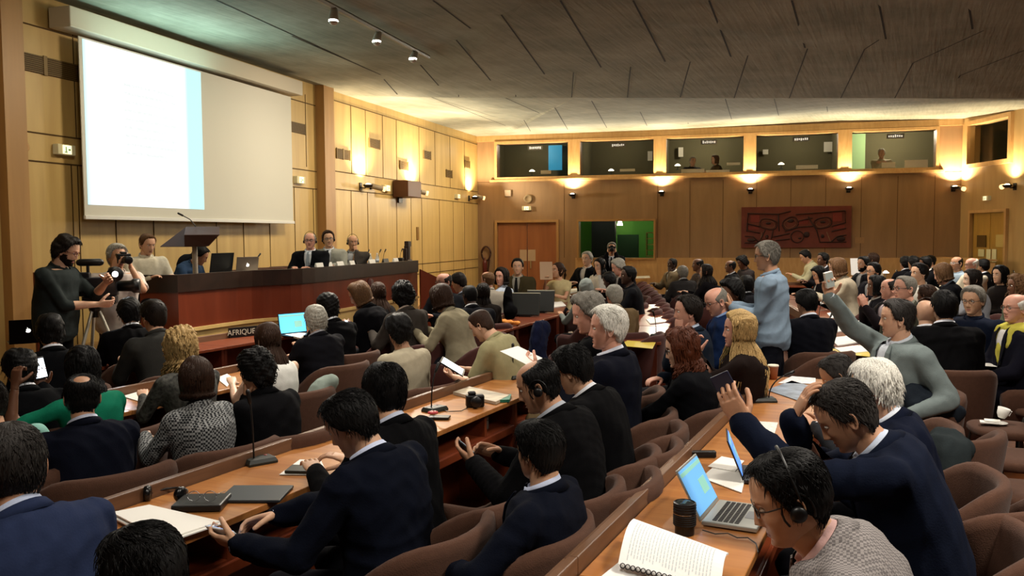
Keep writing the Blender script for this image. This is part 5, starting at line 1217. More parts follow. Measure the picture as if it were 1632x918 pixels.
# --- row below the dais
place('d1','black-haired person in black beside the grey-haired man',520,471,8.0,hd=170,hpitch=12,lean=10,hair='fluffy',hc='black',tone='tan',outfit=S(BLK),arms=desk)
place('d2','woman with tied light brown hair lit by her phone',566,453,9.0,hd=180,hf=95,hpitch=26,neck=26,lean=12,fem=1,hair='bob',hc='lightbrown',tone='fair',outfit=('suit','#0c0c10','#555555',None),arms=dict(L='phone',R='phone'))
place('d3','woman with long dark auburn hair below the dais',602,451,9.9,hd=170,hf=165,hpitch=8,lean=8,fem=1,hair='long',hc='brown',hairlen=.3,tone='fair',outfit=('suit','#0c0b0d','#222222',None),arms=desk)
place('d4','person with black afro hair and pale scarf in grey jacket',642,453,8.7,hd=168,hf=160,hpitch=8,lean=10,hair='afro',hc='black',tone='brown',outfit=('suit','#38332f','#b9a99c',None),arms=desk)
place('d5','woman in beige jacket with a brown hair knot',700,456,8.6,hd=185,hf=140,hpitch=20,neck=22,lean=22,fem=1,hair='bob',hc='brown',tone='tan',outfit=('suit','#8b836c','#6d6758',None),arms=desk)
# --- far left block
place('f1','man with glasses and red face beyond the dais end',708,435,11.0,f=40,hf=55,lean=6,hair='ring',hc='dark',tone='pink',outfit=S('#15171c','#303848'),glasses='#222222',arms=desk,fat=.3)
place('f2','dark-haired person with lanyard beside the man with glasses',728,437,11.6,f=100,hf=120,lean=10,hpitch=20,hair='side',hc='dark',tone='tan',outfit=S('#101216','#a7b0c4'),arms=desk)
place('f3','dark-skinned man in black suit turned away near the red bag',748,455,9.6,f=160,hf=150,lean=10,hpitch=8,hair='buzz',hc='black',tone='dark',outfit=S('#14151a','#c9c9cc'),arms=desk)
place('f4','dark-haired person behind the balding man by the doors',770,452,10.6,f=170,lean=6,hair='long',hc='dark',hairlen=.2,fem=1,tone='tan',outfit=('suit','#17120f','#222222',None),arms=desk)
place('f5','balding reddish-haired man seen from behind near the far doors',778,433,12.0,f=150,hf=130,lean=6,hair='thin',hc='lightbrown',tone='pink',outfit=('shirt','#8a8376'),arms=desk)
place('f6','smiling woman with dark hair in pale blue shirt looking back',800,428,12.6,f=120,hf=20,lean=6,fem=1,hair='bob',hc='dark',tone='pink',outfit=('shirt','#a4aebb'),arms=desk)
place('f7','dark-haired man in olive suit facing the camera by the doors',825,413,14.2,f=12,hf=5,lean=2,hair='side',hc='black',tone='asian',outfit=S('#38311f','#8f8a7d','#151515'),arms=lapL)
place('f8','woman in cream top holding a sheet near the double doors',890,419,14.5,f=35,hf=55,lean=6,fem=1,hair='ponytail',hc='brown',tone='tan',outfit=('tee','#b5a67c'),sleeve=.3,arms=dict(R=dict(t=(.40,.0,1.0),p=(0,.2,-.8)),L='desk'))
place('f9','grey-haired man in black suit below the side room opening',936,402,16.8,f=40,hf=30,lean=2,hair='side',hc='silver',tone='fair',outfit=S('#0d0d10','#b9b9b9'),arms=desk)
place('f10','dark-haired woman in white blouse below the side room opening',955,412,15.6,f=25,hf=40,lean=8,hpitch=10,fem=1,hair='long',hc='black',hairlen=.2,tone='fair',outfit=('shirt','#c9c5bb'),arms=dict(L='chin',R='desk'))
place('st2','standing man filming with a camera before the side room',975,387,17.2,f=5,hf=0,pose='stand',chair=False,hair='side',hc='grey',tone='tan',outfit=S('#0a0a0d','#cfcfd4','#1a1a1f'),arms=dict(L='cam',R='cam'))
place('f11','grey-haired person bending forward near the green room',982,414,14.6,f=60,hf=80,lean=14,hpitch=20,hair='fluffy',hc='silver',tone='pink',outfit=S('#151114','#8a8a8a'),arms=desk)
place('f12','dark-skinned person with black hair in black top',1002,426,12.2,f=90,hf=75,lean=10,hair='side',hc='black',tone='dark',outfit=('shirt','#0d0e12'),arms=desk)
place('f13','dark-haired person in maroon leaning over the far desk',968,436,13.4,f=110,lean=22,hpitch=20,hair='fluffy',hc='black',tone='dark',outfit=('shirt','#2a1214'),arms=desk)
place('f14','woman in pale grey headscarf seen from behind',934,444,10.8,f=140,hf=150,lean=8,fem=1,hair='scarf',hc='black',tone='tan',extra='#8c948f',outfit=('shirt','#6f7672'),arms=desk)
place('f15','silver-haired man in tan jacket seen from behind',979,456,9.6,f=165,hf=150,lean=10,hair='side',hc='silver',tone='pink',outfit=S('#6d5a40','#cfc9ba'),fat=.3,arms=desk)
# --- far right block
place('g1','dark-skinned man in light jacket with hand at his mouth',1072,412,17.6,f=55,hf=60,lean=6,hair='buzz',hc='black',tone='dark',outfit=S('#6a5c46','#cfcabb'),arms=dict(L='chin',R='desk'))
place('g2','grey-haired person with badge at the back desks',1088,425,15.4,f=150,lean=8,hair='fluffy',hc='grey',tone='dark',outfit=S('#2c2a2a','#bbbbbb'),arms=desk)
place('g3','bald dark-skinned man in patterned jacket at the back',1113,412,16.4,f=70,hf=80,lean=6,hair='ring',hc='black',tone='brown',outfit=('dress','#3a302c'),arms=desk)
place('g4','woman with long dark hair in black at the back desks',1126,422,14.6,f=110,hf=95,lean=6,fem=1,hair='long',hc='dark',hairlen=.22,tone='tan',outfit=('suit','#0f0d10','#8a8088',None),arms=desk)
place('g5','bald dark-skinned man in black suit at the lit back desk',1165,415,16.6,f=85,hf=85,lean=6,hair='ring',hc='black',tone='brown',outfit=S('#0d0d10'),arms=desk)
place('g6','person with afro hair behind the bald man at the lit desk',1181,410,18.2,f=60,lean=10,hpitch=20,hair='afro',hc='black',tone='brown',outfit=('shirt','#2b2626'),arms=desk)
place('g7','dark-haired person in charcoal behind the bald man with glasses',1190,441,11.6,f=150,lean=8,hair='fluffy',hc='black',tone='tan',outfit=S('#17171b'),arms=desk)
place('g8','man in cream shirt writing below the carved panel',1280,400,18.8,f=85,hf=80,lean=14,hpitch=28,hair='side',hc='black',tone='tan',outfit=('shirt','#aaa584'),arms=desk)
place('g9','dark-haired woman in black reading at the papers desk',1302,426,14.0,f=70,hf=60,lean=10,hpitch=20,fem=1,hair='bob',hc='black',tone='tan',outfit=('suit','#0e0c0f','#aaa59f',None),arms=dict(L='chin',R='desk'))
place('g10','dark-haired person at the back under the panel right side',1312,404,17.0,f=60,lean=8,hair='side',hc='black',tone='brown',outfit=S('#141216'),arms=desk)
place('g11','woman with light brown hair in cream jacket reading papers',1332,413,12.6,f=88,hf=88,lean=12,hpitch=14,fem=1,hair='bob',hc='lightbrown',tone='fair',outfit=('suit','#a89d88','#bdb29c',None),arms=desk)
place('g12','dark-haired man with stubble in black near the raised sheet',1377,410,15.0,f=50,lean=8,hair='side',hc='black',tone='tan',outfit=S('#131318','#909090'),arms=desk,beard='black')
place('g13','brown-haired woman in pale top at the back by the raised sheet',1392,404,17.4,f=110,lean=4,fem=1,hair='long',hc='brown',hairlen=.15,tone='fair',outfit=('tee','#b9ae9c'),arms=desk)
place('g14','bearded man with glasses and a fist at his mouth',1393,420,13.0,f=45,hf=50,lean=6,hair='side',hc='black',tone='tan',outfit=S('#15141a','#8a8a8a'),glasses='#111111',beard='black',arms=dict(L='chin',R='desk'))
place('g15','dark-haired woman in black and grey clapping near the aisle',1398,441,10.6,f=70,hf=75,lean=4,fem=1,hair='bob',hc='black',tone='brown',outfit=('suit','#18161a','#9c9690',None),arms=lapL)
place('g16','man with receding hair clapping in the right block',1420,444,9.7,f=62,hf=70,lean=4,hair='thin',hc='dark',tone='pink',outfit=S('#1a1518','#cdbcc0'),arms=dict(L=dict(t=(.34,.02,.98),p=(0,-1,0),d=(.3,0,.9)),R=dict(t=(.34,-.04,.98),p=(0,1,0),d=(.3,0,.9))))
place('g17','heavy man with glasses and short grey hair in olive jacket',1444,440,8.5,f=52,hf=58,lean=2,hair='buzz',hc='grey',tone='pink',outfit=S('#3a3a30','#75756a'),glasses='#333333',fat=.8,arms=lapL)
place('g18','dark-haired man in white shirt glancing sideways',1466,421,11.6,f=40,hf=55,lean=2,hair='side',hc='black',tone='asian',outfit=('shirt','#c2beb4'),arms=lapL)
place('g19','dark-haired person at the back left of the bowed black heads',1443,410,17.0,f=140,lean=8,hair='fluffy',hc='black',tone='tan',outfit=S('#111115'),arms=desk)
place('g20','dark-haired person at the back among the bowed black heads',1457,410,16.4,f=130,lean=10,hair='fluffy',hc='black',tone='tan',outfit=S('#141418'),arms=desk)
place('g21','dark-haired man in black suit leaning at the back right',1474,410,16.2,f=80,lean=8,hpitch=10,hair='side',hc='black',tone='brown',outfit=S('#0d0d10','#d0cfca'),arms=desk)
place('g22','dark-haired man facing left at the back right corner',1484,408,18.8,f=70,lean=6,hair='side',hc='black',tone='tan',outfit=S('#16161a','#c8c8c0'),arms=desk)
place('g23','auburn-haired person in black jacket with a white badge',1499,422,11.8,f=85,hf=105,lean=12,hpitch=18,fem=.6,hair='bob',hc='lightbrown',tone='pink',outfit=('suit','#0d0e12','#5f6a78',None),arms=desk)
place('g24','bald man with glasses in pale blue shirt by the corner',1526,409,15.6,f=50,lean=2,hair='ring',hc='dark',tone='tan',outfit=('shirt','#8fa0ae'),glasses='#dddddd',arms=lapL)
place('g25','white-haired man in white shirt by the corner',1550,411,14.8,f=50,hf=60,lean=6,hair='ring',hc='white',tone='pink',outfit=('shirt','#c3bba8'),glasses='#554433',arms=dict(L='chin',R='desk'),fat=.3)
place('g26','dark-haired person behind the white-haired man at the corner',1568,414,16.0,f=120,lean=4,hair='side',hc='black',tone='tan',outfit=S('#0f0f12'),arms=lapL)
place('g27','dark-haired woman in grey cardigan with a hand over her mouth',1550,430,11.0,f=75,hf=70,lean=8,hpitch=4,fem=1,hair='long',hc='dark',hairlen=.2,tone='pale',outfit=('shirt','#8e9096'),arms=dict(L='chin',R='desk'))
place('g28','black-haired woman in dark blouse near the corner counter',1595,425,12.4,f=45,lean=2,fem=1,hair='bob',hc='black',tone='asian',outfit=('shirt','#15100f'),arms=lapL)
place('g29','woman with frizzy light brown hair at the right edge',1622,440,10.2,f=60,lean=2,fem=1,hair='curly',hc='lightbrown',tone='brown',outfit=('shirt','#5c6452'),arms=lapL)
place('g30','bald man seen from behind with headset band',1476,478,7.3,f=165,hf=170,lean=4,hair='bald',hc='black',tone='fair',outfit=S('#1a1a1e'),headset=True,arms=lapL)
place('g31','broad black-haired man in black suit turned away',1506,466,6.9,f=165,hf=160,lean=4,hair='side',hc='black',tone='asian',outfit=S('#0a0a0c','#d5d8e2'),fat=.5,arms=lapL)
place('g32','grey-haired man with glasses and navy jacket facing the camera',1551,458,7.7,f=28,hf=25,lean=2,hpitch=6,hair='side',hc='grey',tone='asian',outfit=('shirt','#0d1424'),glasses='#4a3a30',arms=lapL)
place('g33','bald man with glasses and yellow jumper on his shoulders',1621,468,7.0,f=62,hf=50,lean=2,hair='ring',hc='white',tone='pink',outfit=S('#12121c','#e2e0dc'),glasses='#6a4a3a',trousers='#0d0d16',arms=dict(L=dict(t=(.36,.10,.64),p=(0,0,-1)),R=dict(t=(.32,-.1,.70),p=(0,0,-1))),fat=.3)
place('g34','person with dark receding hair beside the bald head with headset',1478,455,9.4,f=120,lean=16,hair='short',hc='brown',tone='brown',outfit=('shirt','#3f2a1c'),arms=desk)
# --- on the dais
place('h1','bald grey man in black suit and grey tie at the dais table',494,371,12.4,f=18,hf=8,fz=.6,lean=2,hair='thin',hc='silver',tone='pink',outfit=S('#0d0e12','#d6dae2','#8e98a2'),headset=True,glasses='#4a4040',lod=1,fat=.2,arms=desk)
place('h2','dark-haired man in grey suit with black tie at the dais table',522,369,13.0,f=10,hf=-6,fz=.6,lean=4,hroll=4,hair='side',hc='brown',tone='asian',outfit=S('#8a8a80','#cfd2da','#14181c'),headset=True,glasses='#555555',lod=1,arms=desk)
place('h3','bald man in charcoal suit holding a hand to his mouth',562,375,13.4,f=12,hf=-8,fz=.6,lean=4,hair='ring',hc='grey',tone='tan',outfit=S('#3a3632','#a7a9ad'),headset=True,lod=1,arms=dict(L='chin',R='desk'))
place('h4','young man in white shirt seated at the left of the dais',236,374,10.0,f=-25,hf=-30,fz=.6,lean=4,hpitch=14,hair='short',hc='lightbrown',tone='fair',outfit=('shirt','#cfc9b6'),lod=1,arms=desk)
place('h5','person in blue shirt hidden behind the black laptop',325,395,10.6,f=-60,hf=-80,fz=.6,lean=30,hpitch=30,hair='side',hc='black',tone='tan',outfit=('shirt','#2c3f5a'),lod=1,arms=desk)
place('st3','standing camera operator with dark hair, beard and glasses',112,379,8.0,f=-62,hf=-68,pose='stand',chair=False,hpitch=22,neck=24,lean=6,hair='fluffy',hc='dark',tone='fair',beard='dark',outfit=('shirt','#252b2b'),sleeve=.62,trousers='#0d0d10',glasses='#5a1f1a',lod=0,fat=.8,arms=dict(L=dict(t=(.42,.04,1.28),p=(0,-.8,0),c=.8,e=(-.2,.6,-1)),R=dict(t=(.36,.02,1.10),p=(0,.6,.4),c=.9,e=(-.4,-.5,-1))))
place('st4','standing grey-haired photographer in pale printed shirt',186,391,8.9,f=-22,hf=-22,pose='stand',chair=False,hpitch=4,lean=4,hair='side',hc='silver',tone='tan',outfit=('shirt','#b6ada6'),sleeve=.45,trousers='#2c201a',lod=0,fat=.3,arms=dict(L='cam',R='cam'))
# --- interpreters in the booths
bz=zb-.55
def booth(key,sh,px,py,off,**kw):
    tgt=bw(px,py,-off); Zd=(tgt-CO).dot(FH); return place(key,sh,px,py,Zd,fz=tgt.z-1.30,chair=False,lod=2,legs=False,**kw)
booth('i1','interpreter in dark clothes at the left of the third booth',1104,251,1.0,f=-20,hair='side',hc='silver',tone='fair',outfit=('shirt','#1b1814'),arms=desk)
booth('i2','interpreter with curly hair at the right of the third booth',1140,248,1.0,f=60,fem=1,hair='bob',hc='lightbrown',tone='fair',outfit=('shirt','#4a3d28'),arms=desk)
booth('i3','interpreter in cream shirt in the fifth booth',1405,238,1.0,f=0,hair='side',hc='white',tone='fair',outfit=('shirt','#b5ab90'),arms=dict(L='chest',R='chest'))
# --- empty chairs
n_=0
def ec(x,y,deg,lab,src=None): put_chair(x,y,R(deg),lab,src)

ec(-1.42,3.35,176,'empty brown tub armchair nearest the camera backing onto the right desk row')
ec(-1.42,3.95,180,'empty brown tub armchair behind the open laptop on the right desk row')
ec(-1.43,4.55,182,'empty brown tub armchair left of the thin blue-screen laptop')
ec(.22,2.95,158,'large empty brown tub armchair at the bottom right corner')
ec(.20,3.95,150,'empty brown tub armchair behind the man resting his forehead')
ec(.12,5.15,150,'empty brown tub armchair behind the white-haired man with a jacket')
ec(-.9,8.0,170,'empty brown tub armchair at the end of the right papers desk')
for i in range(9):
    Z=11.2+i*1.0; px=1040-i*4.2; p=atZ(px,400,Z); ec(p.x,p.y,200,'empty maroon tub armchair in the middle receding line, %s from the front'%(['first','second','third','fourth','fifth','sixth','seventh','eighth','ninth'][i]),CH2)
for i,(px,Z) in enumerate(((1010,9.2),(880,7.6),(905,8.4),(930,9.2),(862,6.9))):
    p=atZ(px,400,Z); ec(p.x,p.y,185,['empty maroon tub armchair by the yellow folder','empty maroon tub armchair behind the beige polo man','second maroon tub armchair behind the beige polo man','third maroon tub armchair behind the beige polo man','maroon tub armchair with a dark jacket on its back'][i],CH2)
SCH=side_chair(); sc0=False
for i,(x,y,a) in enumerate(((.62,7.0,190),(.66,6.1,188),(.60,5.3,186),(.62,4.5,184),(.95,7.9,190))):
    lab=['brown side chair holding a saucer and cup at the right edge','second brown side chair from the back at the right edge','third brown side chair from the back at the right edge','nearest brown side chair at the right edge','brown side chair beside the man with yellow jumper'][i]
    if not sc0: SCH.location=(x,y,0); SCH.rotation_euler=(0,0,R(a)); tag(SCH,lab,'chair','brown side chairs'); sc0=True
    else: dup(SCH,(x,y,0),R(a),lab,'brown side chairs')
for i,(px,Z) in enumerate(((440,12.5),(415,12.0),(388,11.6),(585,14.6),(465,13.0))):
    p=atZ(px,400,Z); c=put_chair(p.x,p.y,R(-20),['empty brown tub armchair on the dais right of the silver laptop','second empty tub armchair on the dais right of the silver laptop','empty tub armchair on the dais behind the silver laptop','empty tub armchair on the dais behind the hand-to-mouth man','empty tub armchair on the dais left of the black-suited man'][i],CH,PZ)
# ================================================================ THINGS ON DESKS AND IN HANDS
Z3=Vector((0,0,1))
def tomesh(o):
    dg=bpy.context.evaluated_depsgraph_get(); me=bpy.data.meshes.new_from_object(o.evaluated_get(dg)); n=bpy.data.objects.new('lettering',me); C.objects.link(n); n.parent=o.parent; bpy.data.objects.remove(o); return n
def Mloc(p,rz=0): return Matrix.Translation(Vector(p))@Matrix.Rotation(rz,4,'Z')
def desk_at(px,py,z=.752): return atz(px,py,z)
def sheet(label,corners,z=.753,th=.003,name='paper_sheet',m=None,curl=0,cat='paper',n=6,zs=None):
    P4=[atz(x,y,(zs[i] if zs else z)) for i,(x,y) in enumerate(corners)]
    q=MB(); V=[];F=[]
    for k in (0,1):
        for i in range(n+1):
            for j in range(n+1):
                u,v=i/n,j/n; p=(P4[0]*(1-u)+P4[1]*u)*(1-v)+(P4[3]*(1-u)+P4[2]*u)*v
                V.append(p+Vector((0,0,k*th+curl*math.sin(u*PI)*(1-v*.5))))
    N1=(n+1)*(n+1)
    for i in range(n):
        for j in range(n):
            a=i*(n+1)+j; F.append((a,a+1,a+n+2,a+n+1)); F.append((N1+a,N1+a+n+1,N1+a+n+2,N1+a+1))
    for i in range(n):
        for a,b in ((i*(n+1),(i+1)*(n+1)),((i+1)*(n+1)+n,i*(n+1)+n),(i+1,i),(n*(n+1)+i,n*(n+1)+i+1)): F.append((a,b,b+N1,a+N1))
    q.add(V,F); c=sum((Vector(v) for v in V),Vector())/len(V); q.v=[tuple(Vector(v)-c) for v in q.v]
    o=q.build(name,m or M_white,smooth=curl>0); o.location=c; return tag(o,label,cat)
def slab(label,px,py,rz,d,name,m,cat,z=.753,bev=.003,parts=None):
    p=atz(px,py,z); q=MB(); q.box((0,0,d[2]/2),d); o=q.build(name,m,bevel=bev); o.location=p; o.rotation_euler=(0,0,R(rz)); tag(o,label,cat); return o
def mic(label,px,py,rz=0,h=.30,reach=.10,z=.75,head=(0,0),s=1,src=None):
    t=thing('gooseneck_microphone',label,'microphone',atz(px,py,z),R(rz),s=s)
    q=MB(); q.loft([[Vector((x*a,y*b,z_)) for a,b in ((-1,-1),(1,-1),(1,1),(-1,1))] for x,y,z_ in ((.075,.05,0),(.075,.05,.012),(.065,.042,.03))]); q.build('base',mat('mic_base','#20241f',.45),t,bevel=.003)
    pts=[Vector((-.03-reach*(1-math.cos(a)),0,.025+h*math.sin(a))) for a in np.linspace(0,1.25,8)]
    q=MB(); q.tube(pts,.0045,6); q.build('gooseneck',M_black,t,smooth=True)
    d=(pts[-1]-pts[-2]).normalized(); q=MB(); q.tube([pts[-1],pts[-1]+d*.055],[.009,.012],8); q.build('mic_head',M_black,t,smooth=True)
    q=MB(); q.lathe([(.009,0),(.009,.004),(.003,.005)],(.04,.02,.028),8); q.build('button',mat('button_red','#7a2018',.4),t)
    return t
def laptop(label,p,rz,w=.31,dp=.215,open_=105,body='#a9abad',scr='#5f9ed8',logo=False,kb=True,es=1.0,lid=None):
    t=thing('laptop',label,'laptop',p,rz); mb_=mat('laptop_body',body,.35,metal=.6 if body!='#0c0d10' else 0)
    q=MB(); q.box((dp/2,0,.008),(dp,w,.016)); q.build('base',mb_,t,bevel=.004)
    if kb:
        q=MB(); 
        for i in range(5):
            for j in range(13): q.box((.045+i*.021,-w/2+.032+j*(w-.06)/12,.0172),(.016,(w-.06)/12-.004,.002))
        k=tag(q.build('keys',M_black,t),kind=None)
        q=MB(); q.box((dp-.04,0,.0165),(.055,.09,.001)); q.build('touchpad',mat('touchpad','#8f9193',.4),t)
    a=R(open_-90); M=Matrix.Translation(Vector((0,0,.014)))@Matrix.Rotation(-a,4,'Y')
    q=MB(); q.bm(M,(-.004,0,dp/2),(.007,w,dp)); q.build('lid',mb_ if not lid else mat('lid_c',lid,.5),t,bevel=.003)
    q=MB(); q.bm(M,(.0005,0,dp/2+.003),(.002,w-.022,dp-.026)); s_=q.build('screen',emit('screen_'+scr,scr,es),t)
    q=MB(); q.bm(M,(.002,0,dp*.86),(.001,w-.022,.016)); q.bm(M,(.002,w*.2,dp*.45),(.001,w*.28,dp*.3)); q.build('window_bar',emit('scr_bar'+scr,'#7fb6a8',es*.6),s_)
    if logo:
        q=MB(); Rm=M@Matrix.Translation(Vector((-.009,0,dp*.52)))@Matrix.Rotation(PI/2,4,'Y')@Matrix.Rotation(PI/2,4,'Z')
        # apple-shaped lit mark on the lid, with a bite and a leaf
        pts=[]; 
        for k in range(40):
            th=2*PI*k/40; r_=.022*(1+.06*math.cos(2*th)-.10*math.exp(-((th-PI/2)/.35)**2)-.06*math.exp(-((th-3*PI/2)/.3)**2)); x,y=r_*math.cos(th),r_*math.sin(th)
            dx,dy=x-.027,y-.004
            if math.hypot(dx,dy)<.0125: kk=.0125/max(1e-4,math.hypot(dx,dy)); x,y=.027+dx*kk,.004+dy*kk
            pts.append((x,y))
        q.prism(pts,Rm,-.002); q.prism([(.0,.022),(.004,.031),(.010,.034),(.007,.026)],Rm,-.002); q.build('lit_mark',emit('logo_white','#fbfaf2',1.6),t)
    return t
# ---- right row desk
bk=thing('spiral_book','open spiral-bound document with lifted white pages at the bottom right desk','document')
def cur_page(c4,zs,curl,nm,par,lines):
    P4=[atz(x,y,zz) for (x,y),zz in zip(c4,zs)]; q=MB(); n=14; V=[]; F=[]
    def S_(u,v,o): return (P4[0]*(1-u)+P4[1]*u)*(1-v)+(P4[3]*(1-u)+P4[2]*u)*v+Vector((0,0,curl*math.sin(v*PI*.9)+o))
    for k in (0,1):
        for i in range(n+1):
            for j in range(n+1): V.append(S_(i/n,j/n,k*.006))
    N1=(n+1)**2
    for i in range(n):
        for j in range(n): a=i*(n+1)+j; F.append((a,a+1,a+n+2,a+n+1)); F.append((N1+a,N1+a+n+1,N1+a+n+2,N1+a+1))
    for i in range(n):
        for a,b in ((i*(n+1),(i+1)*(n+1)),((i+1)*(n+1)+n,i*(n+1)+n),(i+1,i),(n*(n+1)+i,n*(n+1)+i+1)): F.append((a,b,b+N1,a+N1))
    q.add(V,F); o=q.build(nm,mat('bright_paper','#f2f1ee',.65),par,smooth=False)
    q=MB(); rs=random.Random(5)
    for r_ in range(lines):
        u0=.08+.84*r_/lines
        v=.18
        while v<.88:
            dv=rs.uniform(.03,.07); a=[S_(u0+du,vv,.0072) for du,vv in ((0,v),(.008,v),(.008,v+dv),(0,v+dv))]; q.add(a,[(0,1,2,3)]); v+=dv+.012
    q.build('print_lines',mat('print_grey','#c3cace',.8),o); return S_
S1=cur_page([(1010,829),(1161,884),(1148,950),(985,908)],[.83,.83,.78,.78],.045,'page',bk,26)
q=MB()
for k in range(18):
    u=.05+.9*k/17; c=S1(u,1.0,.004); q.tube([c+Vector((.0,-.0,0))+Vector((math.cos(a)*.008,math.sin(a)*.002-.002,math.sin(a)*.008)) for a in np.linspace(0,2*PI,9)],.0018,5,rnd=False)
q.build('spiral_binding',M_black,bk,smooth=True)
q=MB(); c4=[atz(985,905,.756),atz(1150,945,.756),atz(1120,1010,.756),atz(930,950,.756)]; q.loft([[c+Vector((0,0,0)) for c in c4],[c+Vector((0,0,.018)) for c in c4]]); q.build('page_block',mat('bright_paper','#f2f1ee',.65),bk)
t=thing('camera_lens','tall black camera lens standing beside the open silver laptop','lens',atz(1091,850,.752)); q=MB(); q.lathe([(.036,0),(.036,.03),(.040,.032),(.041,.075),(.039,.078),(.042,.082),(.042,.118),(.037,.121),(.034,.116),(.02,.114)],seg=28); q.build('barrel',mat('lens_black','#0c0d11',.35),t,smooth=False)
q=MB(); 
for z_ in (.036,.044,.052,.06,.068,.088,.098,.108): q.lathe([(.0415,z_),(.0432,z_+.001),(.0432,z_+.003),(.0415,z_+.004)],seg=28)
q.build('rubber_ring',M_blackm,t); q=MB(); q.lathe([(.030,.1175),(.032,.119),(.02,.1195)],seg=24); q.build('front_glass',mat('lens_glass','#20282a',.05),t); q=MB(); q.lathe([(.0425,.0785),(.0428,.0795),(.0425,.0805)],seg=28); q.build('silver_ring',M_metal,t)
A=atz(1113,842,.756); B=atz(1150,797,.756); mid=(A+B)/2; dv=(B-A); rz=math.atan2(-dv.x,dv.y) 
laptop('silver laptop with blue page open on the nearest right desk',mid,rz,w=.30,dp=.21,open_=118,body='#b4b6b0',scr='#5d97c9',es=.85)
laptop('thin laptop with bright blue screen in front of the man resting his forehead',atz(1181,762,.756)+Vector((0,.05,0)),R(12),w=.26,dp=.19,open_=112,body='#3a3d44',scr='#4f86e0',es=.95)
sheet('white papers between the two laptops on the right desk',[(1118,762),(1140,742),(1190,752),(1182,786)])
sheet('lined notepad sheet left of the blue-screen laptop',[(1128,744),(1150,728),(1186,735),(1172,752)],z=.757)
slab('black flat adapter near the right desk rail',1120,728,25,(.13,.035,.03),'power_adapter',M_black,'adapter')
t=thing('paper_cup','paper coffee cup on the right row desk behind the hand','cup',atz(1232,604,.752)); q=MB(); q.lathe([(.030,0),(.040,.10),(.041,.104),(.038,.10),(.028,.01)],seg=20); q.build('cup_body',mat('cup_brown','#9a5a34',.6),t,smooth=True); q=MB(); q.lathe([(.042,.098),(.043,.106),(.038,.112),(.03,.11)],seg=20); q.build('cup_lid',mat('cup_rim','#e7ddc8',.6),t,smooth=True)
sheet('open glossy magazine with dark pictures beyond the raised hand',[(1222,622),(1262,607),(1312,622),(1290,645)],m=mat('magazine_blue','#7d8896',.35,noise=.5,nscale=9),name='magazine',cat='magazine')
sheet('white sheet with blue print right of the coffee cup',[(1240,611),(1262,600),(1300,603),(1300,612)],m=mat('printed_sheet','#cfd2d4',.5,noise=.2,nscale=30))
mic('thick black microphone lying toward the man resting his forehead',1218,640,205,h=.16,reach=.16)
sheet('white card with dark print under the raised wrist',[(1197,690),(1206,672),(1240,674),(1234,694)],m=mat('printed_sheet2','#d8d5cc',.6,noise=.25,nscale=40))
t=thing('glass_jar','small dark green glass by the white card','glass',atz(1208,722,.752)); q=MB(); q.lathe([(.024,0),(.026,.002),(.026,.075),(.022,.078),(.021,.07)],seg=16); q.build('glass_body',mat('green_glass','#4a5a44',.1,alpha=.7),t,smooth=True)
t=thing('cable','thin black cable beside the silver laptop','cable'); q=MB(); pts=[atz(x,y,.757) for x,y in ((1120,845),(1140,851),(1160,850),(1175,857),(1192,857),(1205,866),(1208,880))]; q.tube(pts,.0025,5); q.build('wire',M_black,t,smooth=True)
# ---- centre desk
for i,(dx,dy,a) in enumerate(((0,0,0),(6,3,.01),(-5,5,-.0))):
    sheet(['upper white paper stack at the lower left desk','middle sheet of the white paper stack at the lower left','lowest sheet of the white paper stack at the lower left'][i],[(178+dx,818+dy),(238+dx,806+dy),(350+dx,832+dy),(262+dx,862+dy)],z=.775-.006*i,th=.005)
def deskset(label,px,py,rz):
    t=thing('headphones',label,'headphones',atz(px,py,.752),R(rz)); q=MB()
    for s in (-1,1): M=Matrix.Translation(Vector((s*.075,0,.03)))@Matrix.Rotation(PI/2*s,4,'Y')@Matrix.Rotation(.3,4,'X'); q.lathe([(.012,-.016),(.030,-.012),(.034,0),(.030,.012),(.014,.014)],seg=18,M=M)
    q.build('ear_cup',mat('black_gloss','#0b0b0c',.25),t,smooth=True); q=MB(); q.tube([Vector((.078*math.cos(a),.02+.10*math.sin(a),.02)) for a in np.linspace(0,PI,14)],.005,6); q.build('headband',M_black,t,smooth=True); return t
deskset('black headphones lying above the white paper stack',262,798,18)
slab('thick black notebook under the spectacles',322,806,28,(.20,.17,.028),'notebook',mat('leather_black','#131211',.45),'notebook',bev=.006)
t=thing('eyeglasses','thin metal spectacles resting on the black notebook','spectacles',atz(322,799,.783),R(25)); q=MB()
for s in (-1,1): q.tube([Vector((s*.034+.026*math.cos(a),0+.004*math.sin(a),.022+.020*math.sin(a))) for a in np.linspace(0,2*PI,17)],.0016,5,rnd=False); q.tube([Vector((s*.062,0,.03)),Vector((s*.064,.10,.012))],.0014,5)
q.tube([Vector((-.008,0,.03)),Vector((.008,0,.03))],.0016,5); q.build('frame',mat('spec_metal','#8d8f90',.25,metal=.8),t,smooth=True)
slab('slim dark grey folder on the centre desk',408,789,24,(.27,.22,.012),'folder',mat('folder_grey','#242a2e',.5),'folder')
slab('dark green edged binder under the grey folder edge',440,806,24,(.2,.03,.02),'binder',mat('binder_dark','#14181a',.5),'binder') if False else None
mic('microphone on wedge base beside the grey folder',414,738,65,h=.30,reach=.02)
sheet('white sheet under the black phone on the centre desk',[(445,757),(478,733),(512,735),(522,757)])
slab('black notebook with pen on the white sheet of the centre desk',484,750,20,(.15,.11,.014),'notebook',mat('nb_green','#1c211d',.4),'notebook',z=.758)
mic('curved microphone at the middle of the centre desk',693,655,75,h=.24,reach=-.06)
